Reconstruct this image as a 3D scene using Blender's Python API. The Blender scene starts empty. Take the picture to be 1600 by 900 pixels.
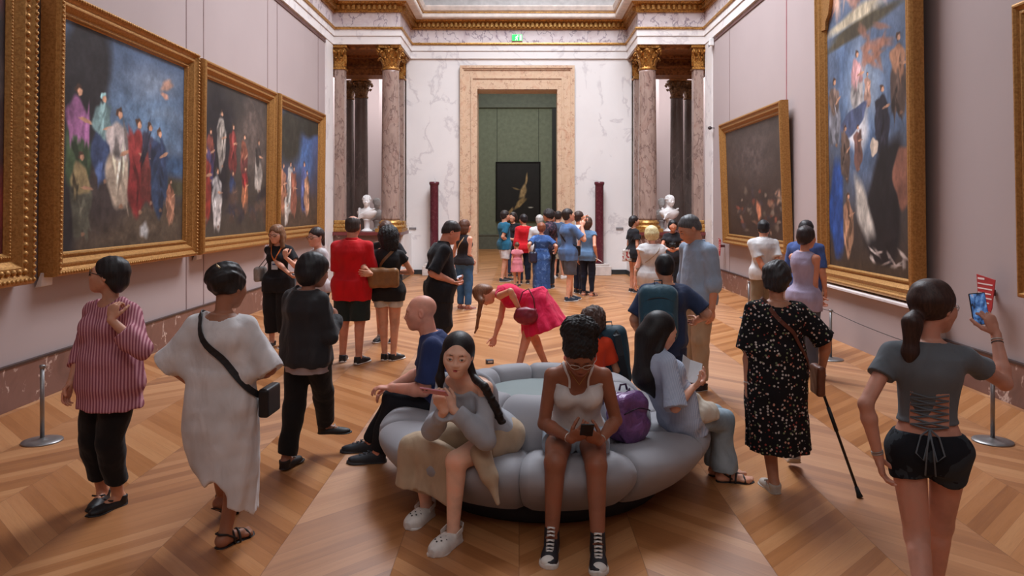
import bpy, bmesh, math, random
import numpy as np
from mathutils import Vector, Matrix
PI = math.pi
sc = bpy.context.scene
COL = sc.collection
rnd = random.Random(7)

# ------------------------------------------------------------------ camera, light, exposure
CAMZ, FPX, VX, VY = 1.9, 1200.0, 811.0, 322.0
cam_d = bpy.data.cameras.new('camera'); cam = bpy.data.objects.new('camera', cam_d); COL.objects.link(cam)
cam_d.sensor_width = 36.0; cam_d.lens = 36.0 * FPX / 1600
cam_d.shift_x = (800 - VX) / 1600; cam_d.shift_y = (VY - 450) / 1600
cam.location = (0, 0, CAMZ); cam.rotation_euler = (PI / 2, 0, 0)
cam_d.clip_start = 0.05; cam_d.clip_end = 200
sc.camera = cam
w = bpy.data.worlds.new('sky'); sc.world = w; w.use_nodes = True
w.node_tree.nodes['Background'].inputs[0].default_value = (0.80, 0.88, 1.0, 1)
w.node_tree.nodes['Background'].inputs[1].default_value = 0.6
sc.view_settings.view_transform = 'Standard'; sc.view_settings.look = 'None'
sc.view_settings.gamma = 1.0; sc.view_settings.use_curve_mapping = False
sc.view_settings.exposure = 0.0
def area(name, loc, sx, sy, watts, col, rot=(0, 0, 0), spread=180):
    l = bpy.data.lights.new(name, 'AREA'); l.shape = 'RECTANGLE'; l.size = sx; l.size_y = sy
    l.energy = watts; l.color = col; l.spread = math.radians(spread)
    o = bpy.data.objects.new(name, l); COL.objects.link(o); o.location = loc; o.rotation_euler = rot
    return o
# daylight coming down through the glass roof of the gallery, of the rooms beyond and of the side passages; the front fill is an added lamp
area('skylight', (.8, 13.9, 10.6), 3.4, 9.0, 1340, (0.93, 0.975, 1.06), spread=145)
area('skylight', (0, 2.5, 10.6), 4.6, 6.0, 45, (0.95, 0.97, 1.03))
area('front_fill_light', (0, -1.7, 6.2), 6.0, 3.0, 55, (1.0, 0.98, 0.97), rot=(math.radians(60), 0, 0), spread=110)  # added fill lamp behind the camera, brightens people facing it; no real source there
area('skylight_beyond', (0, 28, 8.0), 4.0, 6.0, 420, (1.0, 0.97, 0.9))
area('skylight_passage', (-5.6, 27.0, 7.8), 2.0, 5.0, 520, (0.95, 0.97, 1.0))
area('skylight_passage', (5.6, 27.0, 7.8), 2.0, 5.0, 520, (0.95, 0.97, 1.0))

def U(x, y, s):
    return Vector(((x - VX) / s, FPX / s, CAMZ - (y - VY) / s))

# ------------------------------------------------------------------ small helpers
def lin(c):
    return tuple(((v / 12.92) if v <= 0.04045 else ((v + 0.055) / 1.055) ** 2.4) for v in [q / 255.0 for q in c])

class NT:
    def __init__(s, name):
        s.m = bpy.data.materials.new(name); s.m.use_nodes = True
        s.n = s.m.node_tree.nodes; s.l = s.m.node_tree.links
        s.b = s.n['Principled BSDF']
    def N(s, t, **kw):
        n = s.n.new(t)
        for k, v in kw.items(): setattr(n, k, v)
        return n
    def L(s, a, b): s.l.new(a, b)
    def val(s, x, sock):
        if isinstance(x, (int, float)): sock.default_value = x
        elif isinstance(x, (tuple, list)): sock.default_value = x
        else: s.L(x, sock)
    def math(s, op, a, b=None, c=None):
        n = s.N('ShaderNodeMath', operation=op)
        s.val(a, n.inputs[0])
        if b is not None: s.val(b, n.inputs[1])
        if c is not None: s.val(c, n.inputs[2])
        return n.outputs[0]
    def pos(s, obj=True):
        t = s.N('ShaderNodeTexCoord'); return t.outputs['Object']
    def mapping(s, v, scale=(1, 1, 1), rot=(0, 0, 0), loc=(0, 0, 0)):
        m = s.N('ShaderNodeMapping'); s.L(v, m.inputs[0])
        m.inputs['Scale'].default_value = scale; m.inputs['Rotation'].default_value = rot; m.inputs['Location'].default_value = loc
        return m.outputs[0]
    def noise(s, v, scale, detail=3, rough=.5, dist=0):
        n = s.N('ShaderNodeTexNoise'); s.L(v, n.inputs['Vector'])
        n.inputs['Scale'].default_value = scale; n.inputs['Detail'].default_value = detail
        n.inputs['Roughness'].default_value = rough; n.inputs['Distortion'].default_value = dist
        return n.outputs[0]
    def ramp(s, f, stops):
        r = s.N('ShaderNodeValToRGB'); s.L(f, r.inputs[0]); e = r.color_ramp.elements
        while len(e) > 1: e.remove(e[0])
        e[0].position = stops[0][0]; e[0].color = (*lin(stops[0][1]), 1)
        for p, c in stops[1:]:
            q = e.new(p); q.color = (*lin(c), 1)
        return r.outputs[0]
    def mix(s, f, a, b, mode='MIX'):
        n = s.N('ShaderNodeMix', data_type='RGBA', blend_type=mode)
        s.val(f, n.inputs[0]); s.val(a, n.inputs[6]); s.val(b, n.inputs[7]); return n.outputs[2]
    def bump(s, h, strength=.3, dist=.01):
        n = s.N('ShaderNodeBump'); s.L(h, n.inputs['Height'])
        n.inputs['Strength'].default_value = strength; n.inputs['Distance'].default_value = dist
        s.L(n.outputs[0], s.b.inputs['Normal'])
    def done(s, color=None, rough=.6, metal=0.0, spec=.5):
        if color is not None:
            if isinstance(color, (tuple, list)): s.b.inputs['Base Color'].default_value = (*color[:3], 1)
            else: s.L(color, s.b.inputs['Base Color'])
        s.b.inputs['Roughness'].default_value = rough; s.b.inputs['Metallic'].default_value = metal
        s.b.inputs['Specular IOR Level'].default_value = spec
        return s.m
MATS = {}
def mat(key, fn):
    if key not in MATS: MATS[key] = fn()
    return MATS[key]
def plain(c, rough=.6, metal=0., var=.06, scale=6, spec=.5, name='paint'):
    def f():
        t = NT(name); n = t.noise(t.pos(), scale, 4)
        a = tuple(max(0, v * (1 - var)) for v in c); b = tuple(min(255, v * (1 + var)) for v in c)
        return t.done(t.ramp(n, [(.3, a), (.7, b)]), rough, metal, spec)
    return mat(('plain', c, rough, metal, var, scale), f)
def m_wall():
    t = NT('wall_paint'); p = t.pos()
    n = t.noise(p, .5, 4); n2 = t.noise(p, 40, 2)
    t.bump(n2, .05, .004)
    return t.done(t.ramp(n, [(.3, (172, 156, 154)), (.7, (178, 162, 160))]), .75, 0, .3)
def m_marble(stops, scale=.8, veins=((70, 60, 60), .35), rough=.25, name='marble', stretch=(1, 1, 1), dens=.56, fr=1.9):
    t = NT(name); p = t.mapping(t.pos(), stretch)
    n = t.noise(p, scale, 6, .6, 1.2)
    base = t.ramp(n, stops)
    v = t.noise(t.mapping(p, (1, 1, .8), (.5, .6, .3)), scale * fr, 5, .58, .35); mk_ = t.noise(p, scale * 2.3, 2)
    d = t.math('ADD', t.math('ABSOLUTE', t.math('SUBTRACT', v, .5)), t.math('MULTIPLY', t.math('MAXIMUM', t.math('SUBTRACT', dens, mk_), 0.0), .35))
    k = t.math('MULTIPLY', t.math('SUBTRACT', 1.0, t.math('MINIMUM', t.math('MULTIPLY', d, 34), 1.0)), veins[1])
    return t.done(t.mix(k, base, (*lin(veins[0]), 1)), rough)
M_white = lambda: m_marble([(.3, (232, 226, 223)), (.7, (240, 235, 232))], .55, ((176, 166, 170), .42), .3, 'white_marble', dens=.50)
M_frieze = lambda: m_marble([(.3, (196, 178, 182)), (.5, (222, 212, 212)), (.75, (206, 190, 190))], 1.6, ((112, 92, 112), .8), .3, 'veined_marble', dens=.38)
M_brown = lambda: m_marble([(.3, (104, 74, 66)), (.5, (128, 92, 82)), (.7, (118, 84, 74))], 1.6, ((212, 188, 176), 1.0), .35, 'brown_marble')
M_case = lambda: m_marble([(.3, (208, 172, 140)), (.5, (220, 190, 160)), (.7, (204, 160, 130))], 3.4, ((150, 96, 76), .7), .3, 'peach_marble')
M_col = lambda: m_marble([(.3, (136, 112, 102)), (.5, (166, 142, 130)), (.7, (142, 108, 96)), (.8, (120, 90, 84))], 2.4, ((96, 70, 66), .75), .2, 'column_marble', (1, 1, .5), dens=.42)
M_coldark = lambda: m_marble([(.3, (92, 80, 76)), (.6, (124, 110, 104)), (.8, (104, 86, 82))], 1.8, ((160, 140, 134), .4), .2, 'dark_column_marble', (1, 1, .5))
def m_gold(c1=(196, 142, 72), c2=(120, 76, 34), scale=30, bump=.5, rough=.42, metal=.75):
    t = NT('gilding'); p = t.pos(); n = t.noise(p, scale, 4, .6)
    t.bump(n, bump, .012)
    return t.done(t.ramp(n, [(.35, c2), (.6, c1)]), rough, metal)
M_gold = lambda: m_gold()
M_goldframe = lambda: m_gold((184, 136, 76), (156, 110, 58), 38, .45, .45, .6)
M_goldlight = lambda: m_gold((206, 160, 92), (150, 104, 52), 25, .3, .4, .65)
def g(key, fn): return mat(key, fn)

def m_floor():
    W, TAN, PW = 0.665, math.tan(math.radians(45)), 0.095
    t = NT('chevron_parquet'); p = t.pos()
    sep = t.N('ShaderNodeSeparateXYZ'); t.L(p, sep.inputs[0]); X, Y = sep.outputs[0], sep.outputs[1]
    q = t.math('DIVIDE', X, W)
    ci = t.math('FLOOR', q); fr = t.math('SUBTRACT', q, ci)
    par = t.math('FLOORED_MODULO', ci, 2.0)                     # 0 or 1
    sg = t.math('SUBTRACT', t.math('MULTIPLY', par, 2.0), 1.0)   # -1 / +1
    lx = t.math('MULTIPLY', fr, W)
    along = t.math('ADD', Y, t.math('MULTIPLY', t.math('MULTIPLY', lx, TAN), sg))
    pitch = PW / math.cos(math.radians(45))
    pq = t.math('DIVIDE', along, pitch); pi_ = t.math('FLOOR', pq); pf = t.math('SUBTRACT', pq, pi_)
    cmb = t.N('ShaderNodeCombineXYZ'); t.L(ci, cmb.inputs[0]); t.L(pi_, cmb.inputs[1])
    wn = t.N('ShaderNodeTexWhiteNoise', noise_dimensions='3D'); t.L(cmb.outputs[0], wn.inputs[0])
    # grain coordinates turned to run with each plank
    ca, sa = math.cos(math.radians(45)), math.sin(math.radians(45))
    u = t.math('SUBTRACT', t.math('MULTIPLY', X, ca), t.math('MULTIPLY', t.math('MULTIPLY', Y, sa), sg))
    v = t.math('ADD', t.math('MULTIPLY', t.math('MULTIPLY', X, sa), sg), t.math('MULTIPLY', Y, ca))
    gc = t.N('ShaderNodeCombineXYZ'); t.L(t.math('MULTIPLY', u, .9), gc.inputs[0]); t.L(t.math('MULTIPLY', v, 16), gc.inputs[1])
    t.L(t.math('MULTIPLY', wn.outputs[0], 9), gc.inputs[2])
    gr = t.noise(gc.outputs[0], 1.6, 5, .6, .4)
    gf = t.noise(gc.outputs[0], 9, 3, .6)
    tone = t.math('ADD', t.math('MULTIPLY', wn.outputs[0], .56), t.math('MULTIPLY', gr, .42))
    base = t.ramp(tone, [(.12, (142, 88, 50)), (.38, (170, 112, 66)), (.6, (184, 126, 80)), (.92, (202, 148, 100))])
    base = t.mix(t.math('MULTIPLY', t.math('SUBTRACT', gf, .45), .5), base, (*lin((96, 58, 34)), 1))
    # joints
    e1 = t.math('LESS_THAN', t.math('MINIMUM', pf, t.math('SUBTRACT', 1.0, pf)), .010)
    e2 = t.math('LESS_THAN', t.math('MINIMUM', fr, t.math('SUBTRACT', 1.0, fr)), .0035)
    jn = t.math('MAXIMUM', e1, e2)
    base = t.mix(t.math('MULTIPLY', jn, .45), base, (*lin((84, 52, 34)), 1))
    tn = t.N('ShaderNodeCombineXYZ'); tn.inputs[0].default_value = sa
    t.L(t.math('MULTIPLY', sg, ca), tn.inputs[1])
    t.b.inputs['Anisotropic'].default_value = .75
    t.L(tn.outputs[0], t.b.inputs['Tangent'])
    t.bump(t.math('ADD', gr, t.math('MULTIPLY', jn, -1.0)), .08, .004)
    return t.done(base, .36, 0, .55)

class MB:
    def __init__(s): s.v = []; s.f = []; s.sm = []
    def add(s, vs, fs, smooth=False):
        o = len(s.v); s.v += [tuple(q) for q in vs]; s.f += [tuple(i + o for i in f) for f in fs]; s.sm += [smooth] * len(fs)
        return s
    def box(s, x0, x1, y0, y1, z0, z1):
        vs = [(x, y, z) for z in (z0, z1) for y in (y0, y1) for x in (x0, x1)]
        return s.add(vs, [(0, 2, 3, 1), (4, 5, 7, 6), (0, 1, 5, 4), (2, 6, 7, 3), (0, 4, 6, 2), (1, 3, 7, 5)])
    def bbox(s, x0, x1, y0, y1, z0, z1, b=.01):           # bevelled box
        bm = bmesh.new(); bmesh.ops.create_cube(bm, size=1)
        for q in bm.verts:
            q.co = ((x0 + x1) / 2 + q.co.x * (x1 - x0), (y0 + y1) / 2 + q.co.y * (y1 - y0), (z0 + z1) / 2 + q.co.z * (z1 - z0))
        bmesh.ops.bevel(bm, geom=bm.edges[:], offset=b, segments=2, affect='EDGES', profile=.5)
        bm.verts.index_update()
        s.add([q.co[:] for q in bm.verts], [[q.index for q in f.verts] for f in bm.faces]); bm.free(); return s
    def lathe(s, prof, cx=0, cy=0, n=32, z0=0, smooth=True, sx=1, sy=1):
        vs = []; fs = []
        for r, z in prof:
            for i in range(n):
                a = 2 * PI * i / n; vs.append((cx + r * sx * math.cos(a), cy + r * sy * math.sin(a), z0 + z))
        for j in range(len(prof) - 1):
            for i in range(n):
                k = (i + 1) % n; fs.append((j * n + i, j * n + k, (j + 1) * n + k, (j + 1) * n + i))
        fs.append(tuple(range(n))[::-1]); fs.append(tuple((len(prof) - 1) * n + i for i in range(n)))
        return s.add(vs, fs, smooth)
    def tube(s, pts, r, n=8, sx=1.0, up=(0, 0, 1)):
        pts = [Vector(p) for p in pts]; m = len(pts); vs = []; fs = []
        rr = r if isinstance(r, (list, tuple)) else [r] * m
        for i, p in enumerate(pts):
            d = (pts[min(i + 1, m - 1)] - pts[max(i - 1, 0)]).normalized()
            a = d.cross(Vector(up))
            if a.length < .1: a = d.cross(Vector((1, .1, 0)))
            a.normalize(); b = a.cross(d)
            for k in range(n):
                t = 2 * PI * k / n; vs.append(p + a * math.cos(t) * rr[i] * sx + b * math.sin(t) * rr[i])
        for i in range(m - 1):
            for k in range(n):
                q = (k + 1) % n; fs.append((i * n + k, i * n + q, (i + 1) * n + q, (i + 1) * n + k))
        fs.append(tuple(range(n))[::-1]); fs.append(tuple((m - 1) * n + i for i in range(n)))
        return s.add(vs, fs, True)
    def ribbon(s, pts, nrm, w=.03, th=.004):
        """flat strap through pts; nrm = outward normals"""
        pts = [Vector(p) for p in pts]; m = len(pts); vs = []; fs = []
        for i, p in enumerate(pts):
            d = (pts[min(i + 1, m - 1)] - pts[max(i - 1, 0)]).normalized(); n = Vector(nrm[i]).normalized()
            a = d.cross(n).normalized(); n = a.cross(d)
            for (q, r) in ((-1, 0), (1, 0), (1, 1), (-1, 1)): vs.append(p + a * q * w / 2 + n * r * th)
        for i in range(m - 1):
            for k in range(4):
                q = (k + 1) % 4; fs.append((i * 4 + k, i * 4 + q, (i + 1) * 4 + q, (i + 1) * 4 + k))
        fs.append((3, 2, 1, 0)); fs.append(tuple((m - 1) * 4 + i for i in range(4)))
        return s.add(vs, fs)
    def sph(s, c, r, n=8, m=6, R=None):
        rx, ry, rz = (r, r, r) if isinstance(r, (int, float)) else r
        vs = []; fs = []
        for j in range(1, m):
            t = PI * j / m
            for i in range(n):
                a = 2 * PI * i / n; vs.append(Vector((rx * math.sin(t) * math.cos(a), ry * math.sin(t) * math.sin(a), rz * math.cos(t))))
        vs.append(Vector((0, 0, rz))); vs.append(Vector((0, 0, -rz)))
        if R is not None: vs = [R @ q for q in vs]
        vs = [q + Vector(c) for q in vs]
        for j in range(m - 2):
            for i in range(n):
                k = (i + 1) % n; fs.append((j * n + i, (j + 1) * n + i, (j + 1) * n + k, j * n + k))
        T = len(vs) - 2
        for i in range(n):
            k = (i + 1) % n; fs.append((T, i, k)); fs.append((T + 1, (m - 2) * n + k, (m - 2) * n + i))
        return s.add(vs, fs, True)
    def prism(s, poly, d0, d1, axis='z'):
        n = len(poly); vs = []
        for d in (d0, d1):
            for a, b in poly:
                vs.append({'z': (a, b, d), 'x': (d, a, b), 'y': (a, d, b)}[axis])
        fs = [tuple(range(n))[::-1], tuple(range(n, 2 * n))] + [(i, (i + 1) % n, n + (i + 1) % n, n + i) for i in range(n)]
        return s.add(vs, fs)
    def build(s, name, m, parent=None, loc=None, kind=None):
        me = bpy.data.meshes.new(name); me.from_pydata([tuple(q) for q in s.v], [], s.f)
        me.polygons.foreach_set('use_smooth', s.sm); me.update()
        bm = bmesh.new(); bm.from_mesh(me); bmesh.ops.recalc_face_normals(bm, faces=bm.faces); bm.to_mesh(me); bm.free()
        me.materials.append(m)
        o = bpy.data.objects.new(name, me); COL.objects.link(o)
        if parent: o.parent = parent
        if loc is not None: o.location = loc
        if kind: o['kind'] = kind
        return o
def tag(o, label=None, cat=None, group=None, kind=None):
    if label: o['label'] = label
    if cat: o['category'] = cat
    if group: o['group'] = group
    if kind: o['kind'] = kind
    return o
def empty(name, loc=(0, 0, 0), rz=0, rx=0):
    o = bpy.data.objects.new(name, None); COL.objects.link(o); o.location = loc; o.rotation_euler = (rx, 0, rz)
    o.empty_display_size = .1; return o
def copy_tree(o, parent=None):
    c = o.copy(); COL.objects.link(c); c.parent = parent
    for ch in list(o.children): copy_tree(ch, c)
    return c
def gcopy(root, loc, rz=None, **kw):
    c = copy_tree(root); c.location = loc
    if rz is not None: c.rotation_euler.z = rz
    tag(c, **kw); return c

# ------------------------------------------------------------------ room shell
WX, YB, YF, YR = 4.75, 21.4, 19.5, 34.0      # half width, back wall, bay front, far room wall
ZE = 6.0                                     # underside of the entablature
MB().box(-9, 9, -2, 36, -.2, 0).build('floor', g('floor', m_floor), kind='structure')
white = g('white', M_white); wallm = g('wall', m_wall); gold = g('gold', M_gold); goldl = g('goldl', M_goldlight)
brown = g('brown', M_brown); peach = g('case', M_case); colm = g('col', M_col); cold = g('cold', M_coldark)
cream = plain((226, 214, 204), .5, name='cream_paint')
green = plain((116, 122, 104), .8, name='green_wall_paint')
for side, sgn in (('left', -1), ('right', 1)):
    x0, x1 = sorted((sgn * WX, sgn * (WX + .5)))
    MB().box(x0, x1, -2, 18.8, 0, 10.9).box(x0, x1, 18.8, 19.5, ZE, 10.9).build('wall_' + side, wallm, kind='structure')
    # white marble end of the wall beside the bay
    xa, xb = sorted((sgn * (WX - .03), sgn * (WX + .5)))
    MB().box(xa, xb, 18.8, 19.5, 0, ZE).build('trim_pier_' + side, white, kind='structure')
    xa, xb = sorted((sgn * (WX - .035), sgn * WX))
    m = MB(); m.box(xa, xb, -1.98, 18.79, 0, .40); m.build('baseboard_' + side, brown, kind='structure')
    xa, xb = sorted((sgn * (WX - .045), sgn * WX))
    MB().box(xa, xb, -1.98, 18.79, .401, .422).build('trim_baseboard_cap_' + side, plain((60, 44, 42), .4, name='dark_marble'), kind='structure')
# back wall around the doorway
DX0, DX1, DZ = -1.18, 1.09, 5.15
m = MB(); m.box(-3.14, DX0, YB, YB + .7, 0, ZE).box(DX1, 3.14, YB, YB + .7, 0, ZE).box(DX0, DX1, YB, YB + .7, DZ, ZE)
m.build('wall_back', white, kind='structure')
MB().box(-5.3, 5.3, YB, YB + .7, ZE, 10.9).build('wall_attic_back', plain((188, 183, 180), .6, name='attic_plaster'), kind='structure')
MB().box(-5.3, 5.3, -2.4, -2, 0, 10.9).build('wall_front', wallm, kind='structure')
# ceiling with its long glazed opening
m = MB(); m.box(-5.3, -2.5, -2.4, 22, 10.9, 11.1).box(2.5, 5.3, -2.4, 22, 10.9, 11.1)
m.build('ceiling', plain((214, 204, 196), .7, name='ceiling_plaster'), kind='structure')
# base of back wall
m = MB(); m.box(-3.14, -1.66, YB - .03, YB, 0, .13).box(1.56, 3.14, YB - .03, YB, 0, .13)
m.build('baseboard_back', plain((44, 48, 50), .3, name='dark_slate'), kind='structure')
# doorway casing, stepped mouldings of peach marble
m = MB()
CX0, CX1, CZ = -1.64, 1.54, 5.80
for (a, b, d) in ((.0, .48, .05), (.0, .07, .12), (.07, .11, .09), (.30, .36, .08), (.36, .48, .03)):
    # band at distance a..b from the outer edge, standing d proud of the wall
    m.box(CX0 + a, CX0 + b, YB - d, YB, 0, CZ - a).box(CX1 - b, CX1 - a, YB - d, YB, 0, CZ - a)
    zt, zb = CZ - a, max(CZ - b, DZ + (.0 if b > .45 else .0))
    m.box(CX0 + a, CX1 - a, YB - d - .001, YB, zb if b < .48 else DZ, zt)
m.box(DX0, DX0 + .02, YB, YB + .7, 0, DZ).box(DX1 - .02, DX1, YB, YB + .7, 0, DZ).box(DX0, DX1, YB, YB + .7, DZ - .02, DZ)
m.build('door_1', peach, kind='structure')

# entablature swept round the hall
PATH = [(-WX, -2.0), (-WX, YF), (-3.05, YF), (-3.05, YB), (3.05, YB), (3.05, YF), (WX, YF), (WX, -2.0)]
def nrm(i):
    a, b = PATH[i], PATH[i + 1]; d = Vector((b[0] - a[0], b[1] - a[1])).normalized(); return Vector((d.y, -d.x))
def offs(o):
    out = []
    for i, p in enumerate(PATH):
        if i == 0: q = Vector(p) + nrm(0) * o
        elif i == len(PATH) - 1: q = Vector(p) + nrm(i - 1) * o
        else: q = Vector(p) + (nrm(i - 1) + nrm(i)) * o
        out.append(q)
    return out
def sweep(name, prof, m_):
    mb = MB(); vs = []; fs = []; n = len(PATH)
    for o, z in prof:
        for q in offs(o): vs.append((q.x, q.y, z))
    for j in range(len(prof) - 1):
        for i in range(n - 1): fs.append((j * n + i, j * n + i + 1, (j + 1) * n + i + 1, (j + 1) * n + i))
    mb.add(vs, fs); return mb.build(name, m_, kind='structure')
sweep('trim_architrave', [(0, 6.0), (.05, 6.0), (.05, 6.19), (.035, 6.195), (.035, 6.205), (.075, 6.21), (.075, 6.37), (.05, 6.37)], white)
sweep('trim_gold_fillet', [(.03, 6.37), (.105, 6.37), (.115, 6.40), (.105, 6.43), (.03, 6.43)], goldl)
sweep('trim_frieze', [(.04, 6.43), (.04, 6.80)], g('frieze', M_frieze))
sweep('trim_gilt_band', [(.03, 6.80), (.09, 6.80), (.10, 6.84), (.10, 6.96), (.20, 7.0), (.22, 7.04), (.22, 7.05)], gold)
sweep('trim_cornice', [(.1, 7.05), (.40, 7.05), (.42, 7.08), (.42, 7.17)], cream)
sweep('trim_cornice_gilt_line', [(.42, 7.17), (.44, 7.18), (.44, 7.20), (.42, 7.21)], goldl)
sweep('trim_cornice_crown', [(.42, 7.21), (.46, 7.24), (.50, 7.34), (.50, 7.37), (0, 7.37)], cream)
sweep('trim_cornice_upper_line', [(0, 7.37), (.14, 7.37), (.14, 7.44), (.10, 7.46), (0, 7.5)], cream)
# dentils
mb = MB()
for i in range(len(PATH) - 1):
    a, b = Vector(PATH[i]), Vector(PATH[i + 1]); n_ = nrm(i); d = (b - a).normalized(); L = (b - a).length
    k = int((L - .1) / .12); 
    for j in range(k):
        c = a + d * ((j + .5) * L / k)
        if c.y < 3: continue
        p, q = c - d * .032 + n_ * .10, c + d * .032 + n_ * .175
        mb.box(min(p.x, q.x), max(p.x, q.x), min(p.y, q.y), max(p.y, q.y), 6.86, 6.97)
mb.build('trim_dentils', goldl, kind='structure')

# gilt soffit of each bay and the beam between the capitals
for sgn in (-1, 1):
    mb = MB()
    def bx(xa, xb, *r):
        xa, xb = sorted((sgn * xa, sgn * xb)); mb.box(xa, xb, *r)
    bx(3.06, 5.25, 19.56, 22.1, 6.0, 6.06)
    bx(3.3, 4.7, 19.75, 19.83, 5.93, 6.0); bx(3.3, 4.7, 20.9, 20.98, 5.93, 6.0)
    bx(3.7, 5.25, 21.4, 22.1, 5.55, 6.0); bx(3.6, 5.25, 21.32, 21.4, 5.72, 5.80)
    bx(4.78, 4.9, 19.6, 22.0, 5.62, 6.0)
    mb.build('trim_bay_soffit', g('soff', lambda: m_gold((176, 116, 64), (110, 68, 38), 14, .5, .5, .4)), kind='structure')
    # parapet the columns and the busts stand on
    mb = MB(); bx(3.08, 4.72, 19.5, 20.85, 0, 1.16); mb.build('trim_parapet', brown, kind='structure')
    mb = MB(); bx(3.12, 3.0, 19.95, 21.39, 0, 1.155); bx(3.08, 3.68, 20.86, 21.39, 0, 1.2)
    mb.build('trim_parapet_side', white, kind='structure')
    mb = MB(); bx(3.0, 4.72, 19.42, 20.9, 1.16, 1.24)
    mb.build('trim_parapet_top', plain((112, 52, 52), .3, name='red_marble'), kind='structure')
    # dark slate foot in front
    mb = MB(); bx(2.98, 3.14, 19.45, 21.37, 0, .13); mb.build('trim_parapet_foot', plain((44, 48, 50), .3, name='dark_slate'), kind='structure')
    # side wall deep in the bay, passage walls beyond
    mb = MB(); bx(6.6, 6.8, 19.0, 33, 0, 8.4); bx(5.25, 6.8, 18.9, 19.1, 0, 8.4)
    mb.build('wall_passage_outer', wallm, kind='structure')
    mb = MB(); bx(2.6, 6.8, 31, 31.2, 0, 8.4); bx(4.9, 5.1, 28, 31, 0, 8.4); mb.build('wall_passage_end', wallm, kind='structure')
    mb = MB(); bx(3.4, 3.6, 22.1, 31, 0, 8.4); mb.build('wall_passage_inner', plain((206, 196, 194), .6, name='passage_wall'), kind='structure')
    mb = MB()
    for k in range(6): bx(3.6, 6.6, 23 + k * 1.4, 23.06 + k * 1.4, 8.2, 8.35)
    for k in range(4): bx(4.0 + k * .8, 4.05 + k * .8, 22.2, 31, 8.22, 8.34)
    mb.build('trim_passage_glazing_bars', plain((70, 70, 74), .5, name='iron_bars'), kind='structure')

# far room seen through the doorway
m = MB(); m.box(-4.5, 4.5, YR, YR + .2, 0, 8.5); m.build('wall_far_room', green, kind='structure')
m = MB(); m.box(-3.3, -3.1, 22.1, YR, 0, 8.5).box(3.1, 3.3, 22.1, 26.5, 0, 8.5).box(3.1, 3.3, 28.5, YR, 0, 8.5)
m.build('wall_far_room_sides', green, kind='structure')
m = MB(); m.box(-3.1, 3.1, YR - .04, YR, 0, .6); m.box(-3.1, 3.1, YR - .07, YR, .6, .66)
m.build('baseboard_far_room', plain((104, 106, 96), .6, name='grey_green_paint'), kind='structure')
m = MB(); m.box(-3.1, 3.1, YR - .12, YR, 6.25, 6.4).box(-3.1, 3.1, YR - .25, YR, 7.0, 7.12).box(-3.1, 3.1, YR - .05, YR, 6.4, 7.0)
m.build('trim_far_room_cornice', plain((96, 100, 86), .6, name='dull_green_paint'), kind='structure')
mb = MB()
for x in (-.97, .87): mb.box(x - .012, x + .012, YR - .006, YR, .66, 6.25)
mb.build('trim_far_room_seams', plain((70, 74, 64), .8, name='seam_line'), kind='structure')  # panel seams drawn as thin dark green strips
m = MB(); m.box(1.46, 2.6, YR - .3, YR - .02, 0, 6.2); m.build('door_2', plain((26, 24, 24), .6, name='dark_door'), kind='structure')
# panel seams on the long walls
def seam(sgn, x, z0=.42, z1=6.0, c=(150, 126, 124), wd=.012):
    s = abs(x - VX) / WX; y = FPX / s; mb = MB()
    xa, xb = sorted((sgn * WX, sgn * (WX - .004))); mb.box(xa, xb, y - wd, y + wd, z0, z1); return mb
k = 1
for sgn, xs in ((-1, (291, 318, 418, 433, 497)), (1, (1140,))):
    for x in xs:
        seam(sgn, x).build('trim_%d' % k, plain((128, 104, 102), .8, name='seam'), kind='structure'); k += 1
m = seam(1, 1229, 3.7, 6.0, wd=.018); m.build('trim_%d' % k, plain((150, 84, 90), .8, name='dark_red_seam'), kind='structure')
# dark strip under the entablature on the long walls
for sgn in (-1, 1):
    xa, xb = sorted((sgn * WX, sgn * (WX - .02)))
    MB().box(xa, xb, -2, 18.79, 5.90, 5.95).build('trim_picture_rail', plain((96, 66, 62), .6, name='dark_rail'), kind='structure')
# plinth under the tall altarpiece
MB().box(4.5, WX, 8.55, 12.1, 0, .74).build('trim_plinth', wallm, kind='structure')
MB().box(4.42, WX, 8.5, 12.15, .74, .765).build('trim_plinth_ledge', plain((226, 216, 214), .5, name='white_ledge'), kind='structure')

# ------------------------------------------------------------------ columns
def leaf(mb, cx, cy, z0, h, r0, ang, wd, curl):
    pts = []; n = 6
    ca, sa = math.cos(ang), math.sin(ang); ta = (-sa, ca)
    prof = [(0, 0), (.012, .35), (.03, .65), (.07, .88), (.115 * curl, 1.0), (.145 * curl, .92), (.13 * curl, .82)]
    ws = [.8, 1, 1, .85, .7, .5, .2]
    vs = []; 
    for (o, t), q in zip(prof, ws):
        for k in (-1, -.4, 0, .4, 1):
            rr = r0 + o - abs(k) * .018; 
            vs.append((cx + ca * rr + ta[0] * k * wd * q, cy + sa * rr + ta[1] * k * wd * q, z0 + h * t))
    for (o, t), q in zip(prof, ws):
        for k in (-1, -.4, 0, .4, 1):
            rr = r0 + o - abs(k) * .018 - .02
            vs.append((cx + ca * rr + ta[0] * k * wd * q, cy + sa * rr + ta[1] * k * wd * q, z0 + h * t - .01))
    fs = []; N = 5; M = len(prof); O = N * M
    for j in range(M - 1):
        for i in range(N - 1):
            a = j * N + i; fs.append((a, a + 1, a + N + 1, a + N)); fs.append((O + a, O + a + N, O + a + N + 1, O + a + 1))
        for e in (0, N - 1):
            a = j * N + e; fs.append((a, a + N, O + a + N, O + a))
    for i in range(N - 1):
        a = i; fs.append((a, O + a, O + a + 1, a + 1)); a = (M - 1) * N + i; fs.append((a, a + 1, O + a + 1, O + a))
    mb.add(vs, fs, True)
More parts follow.
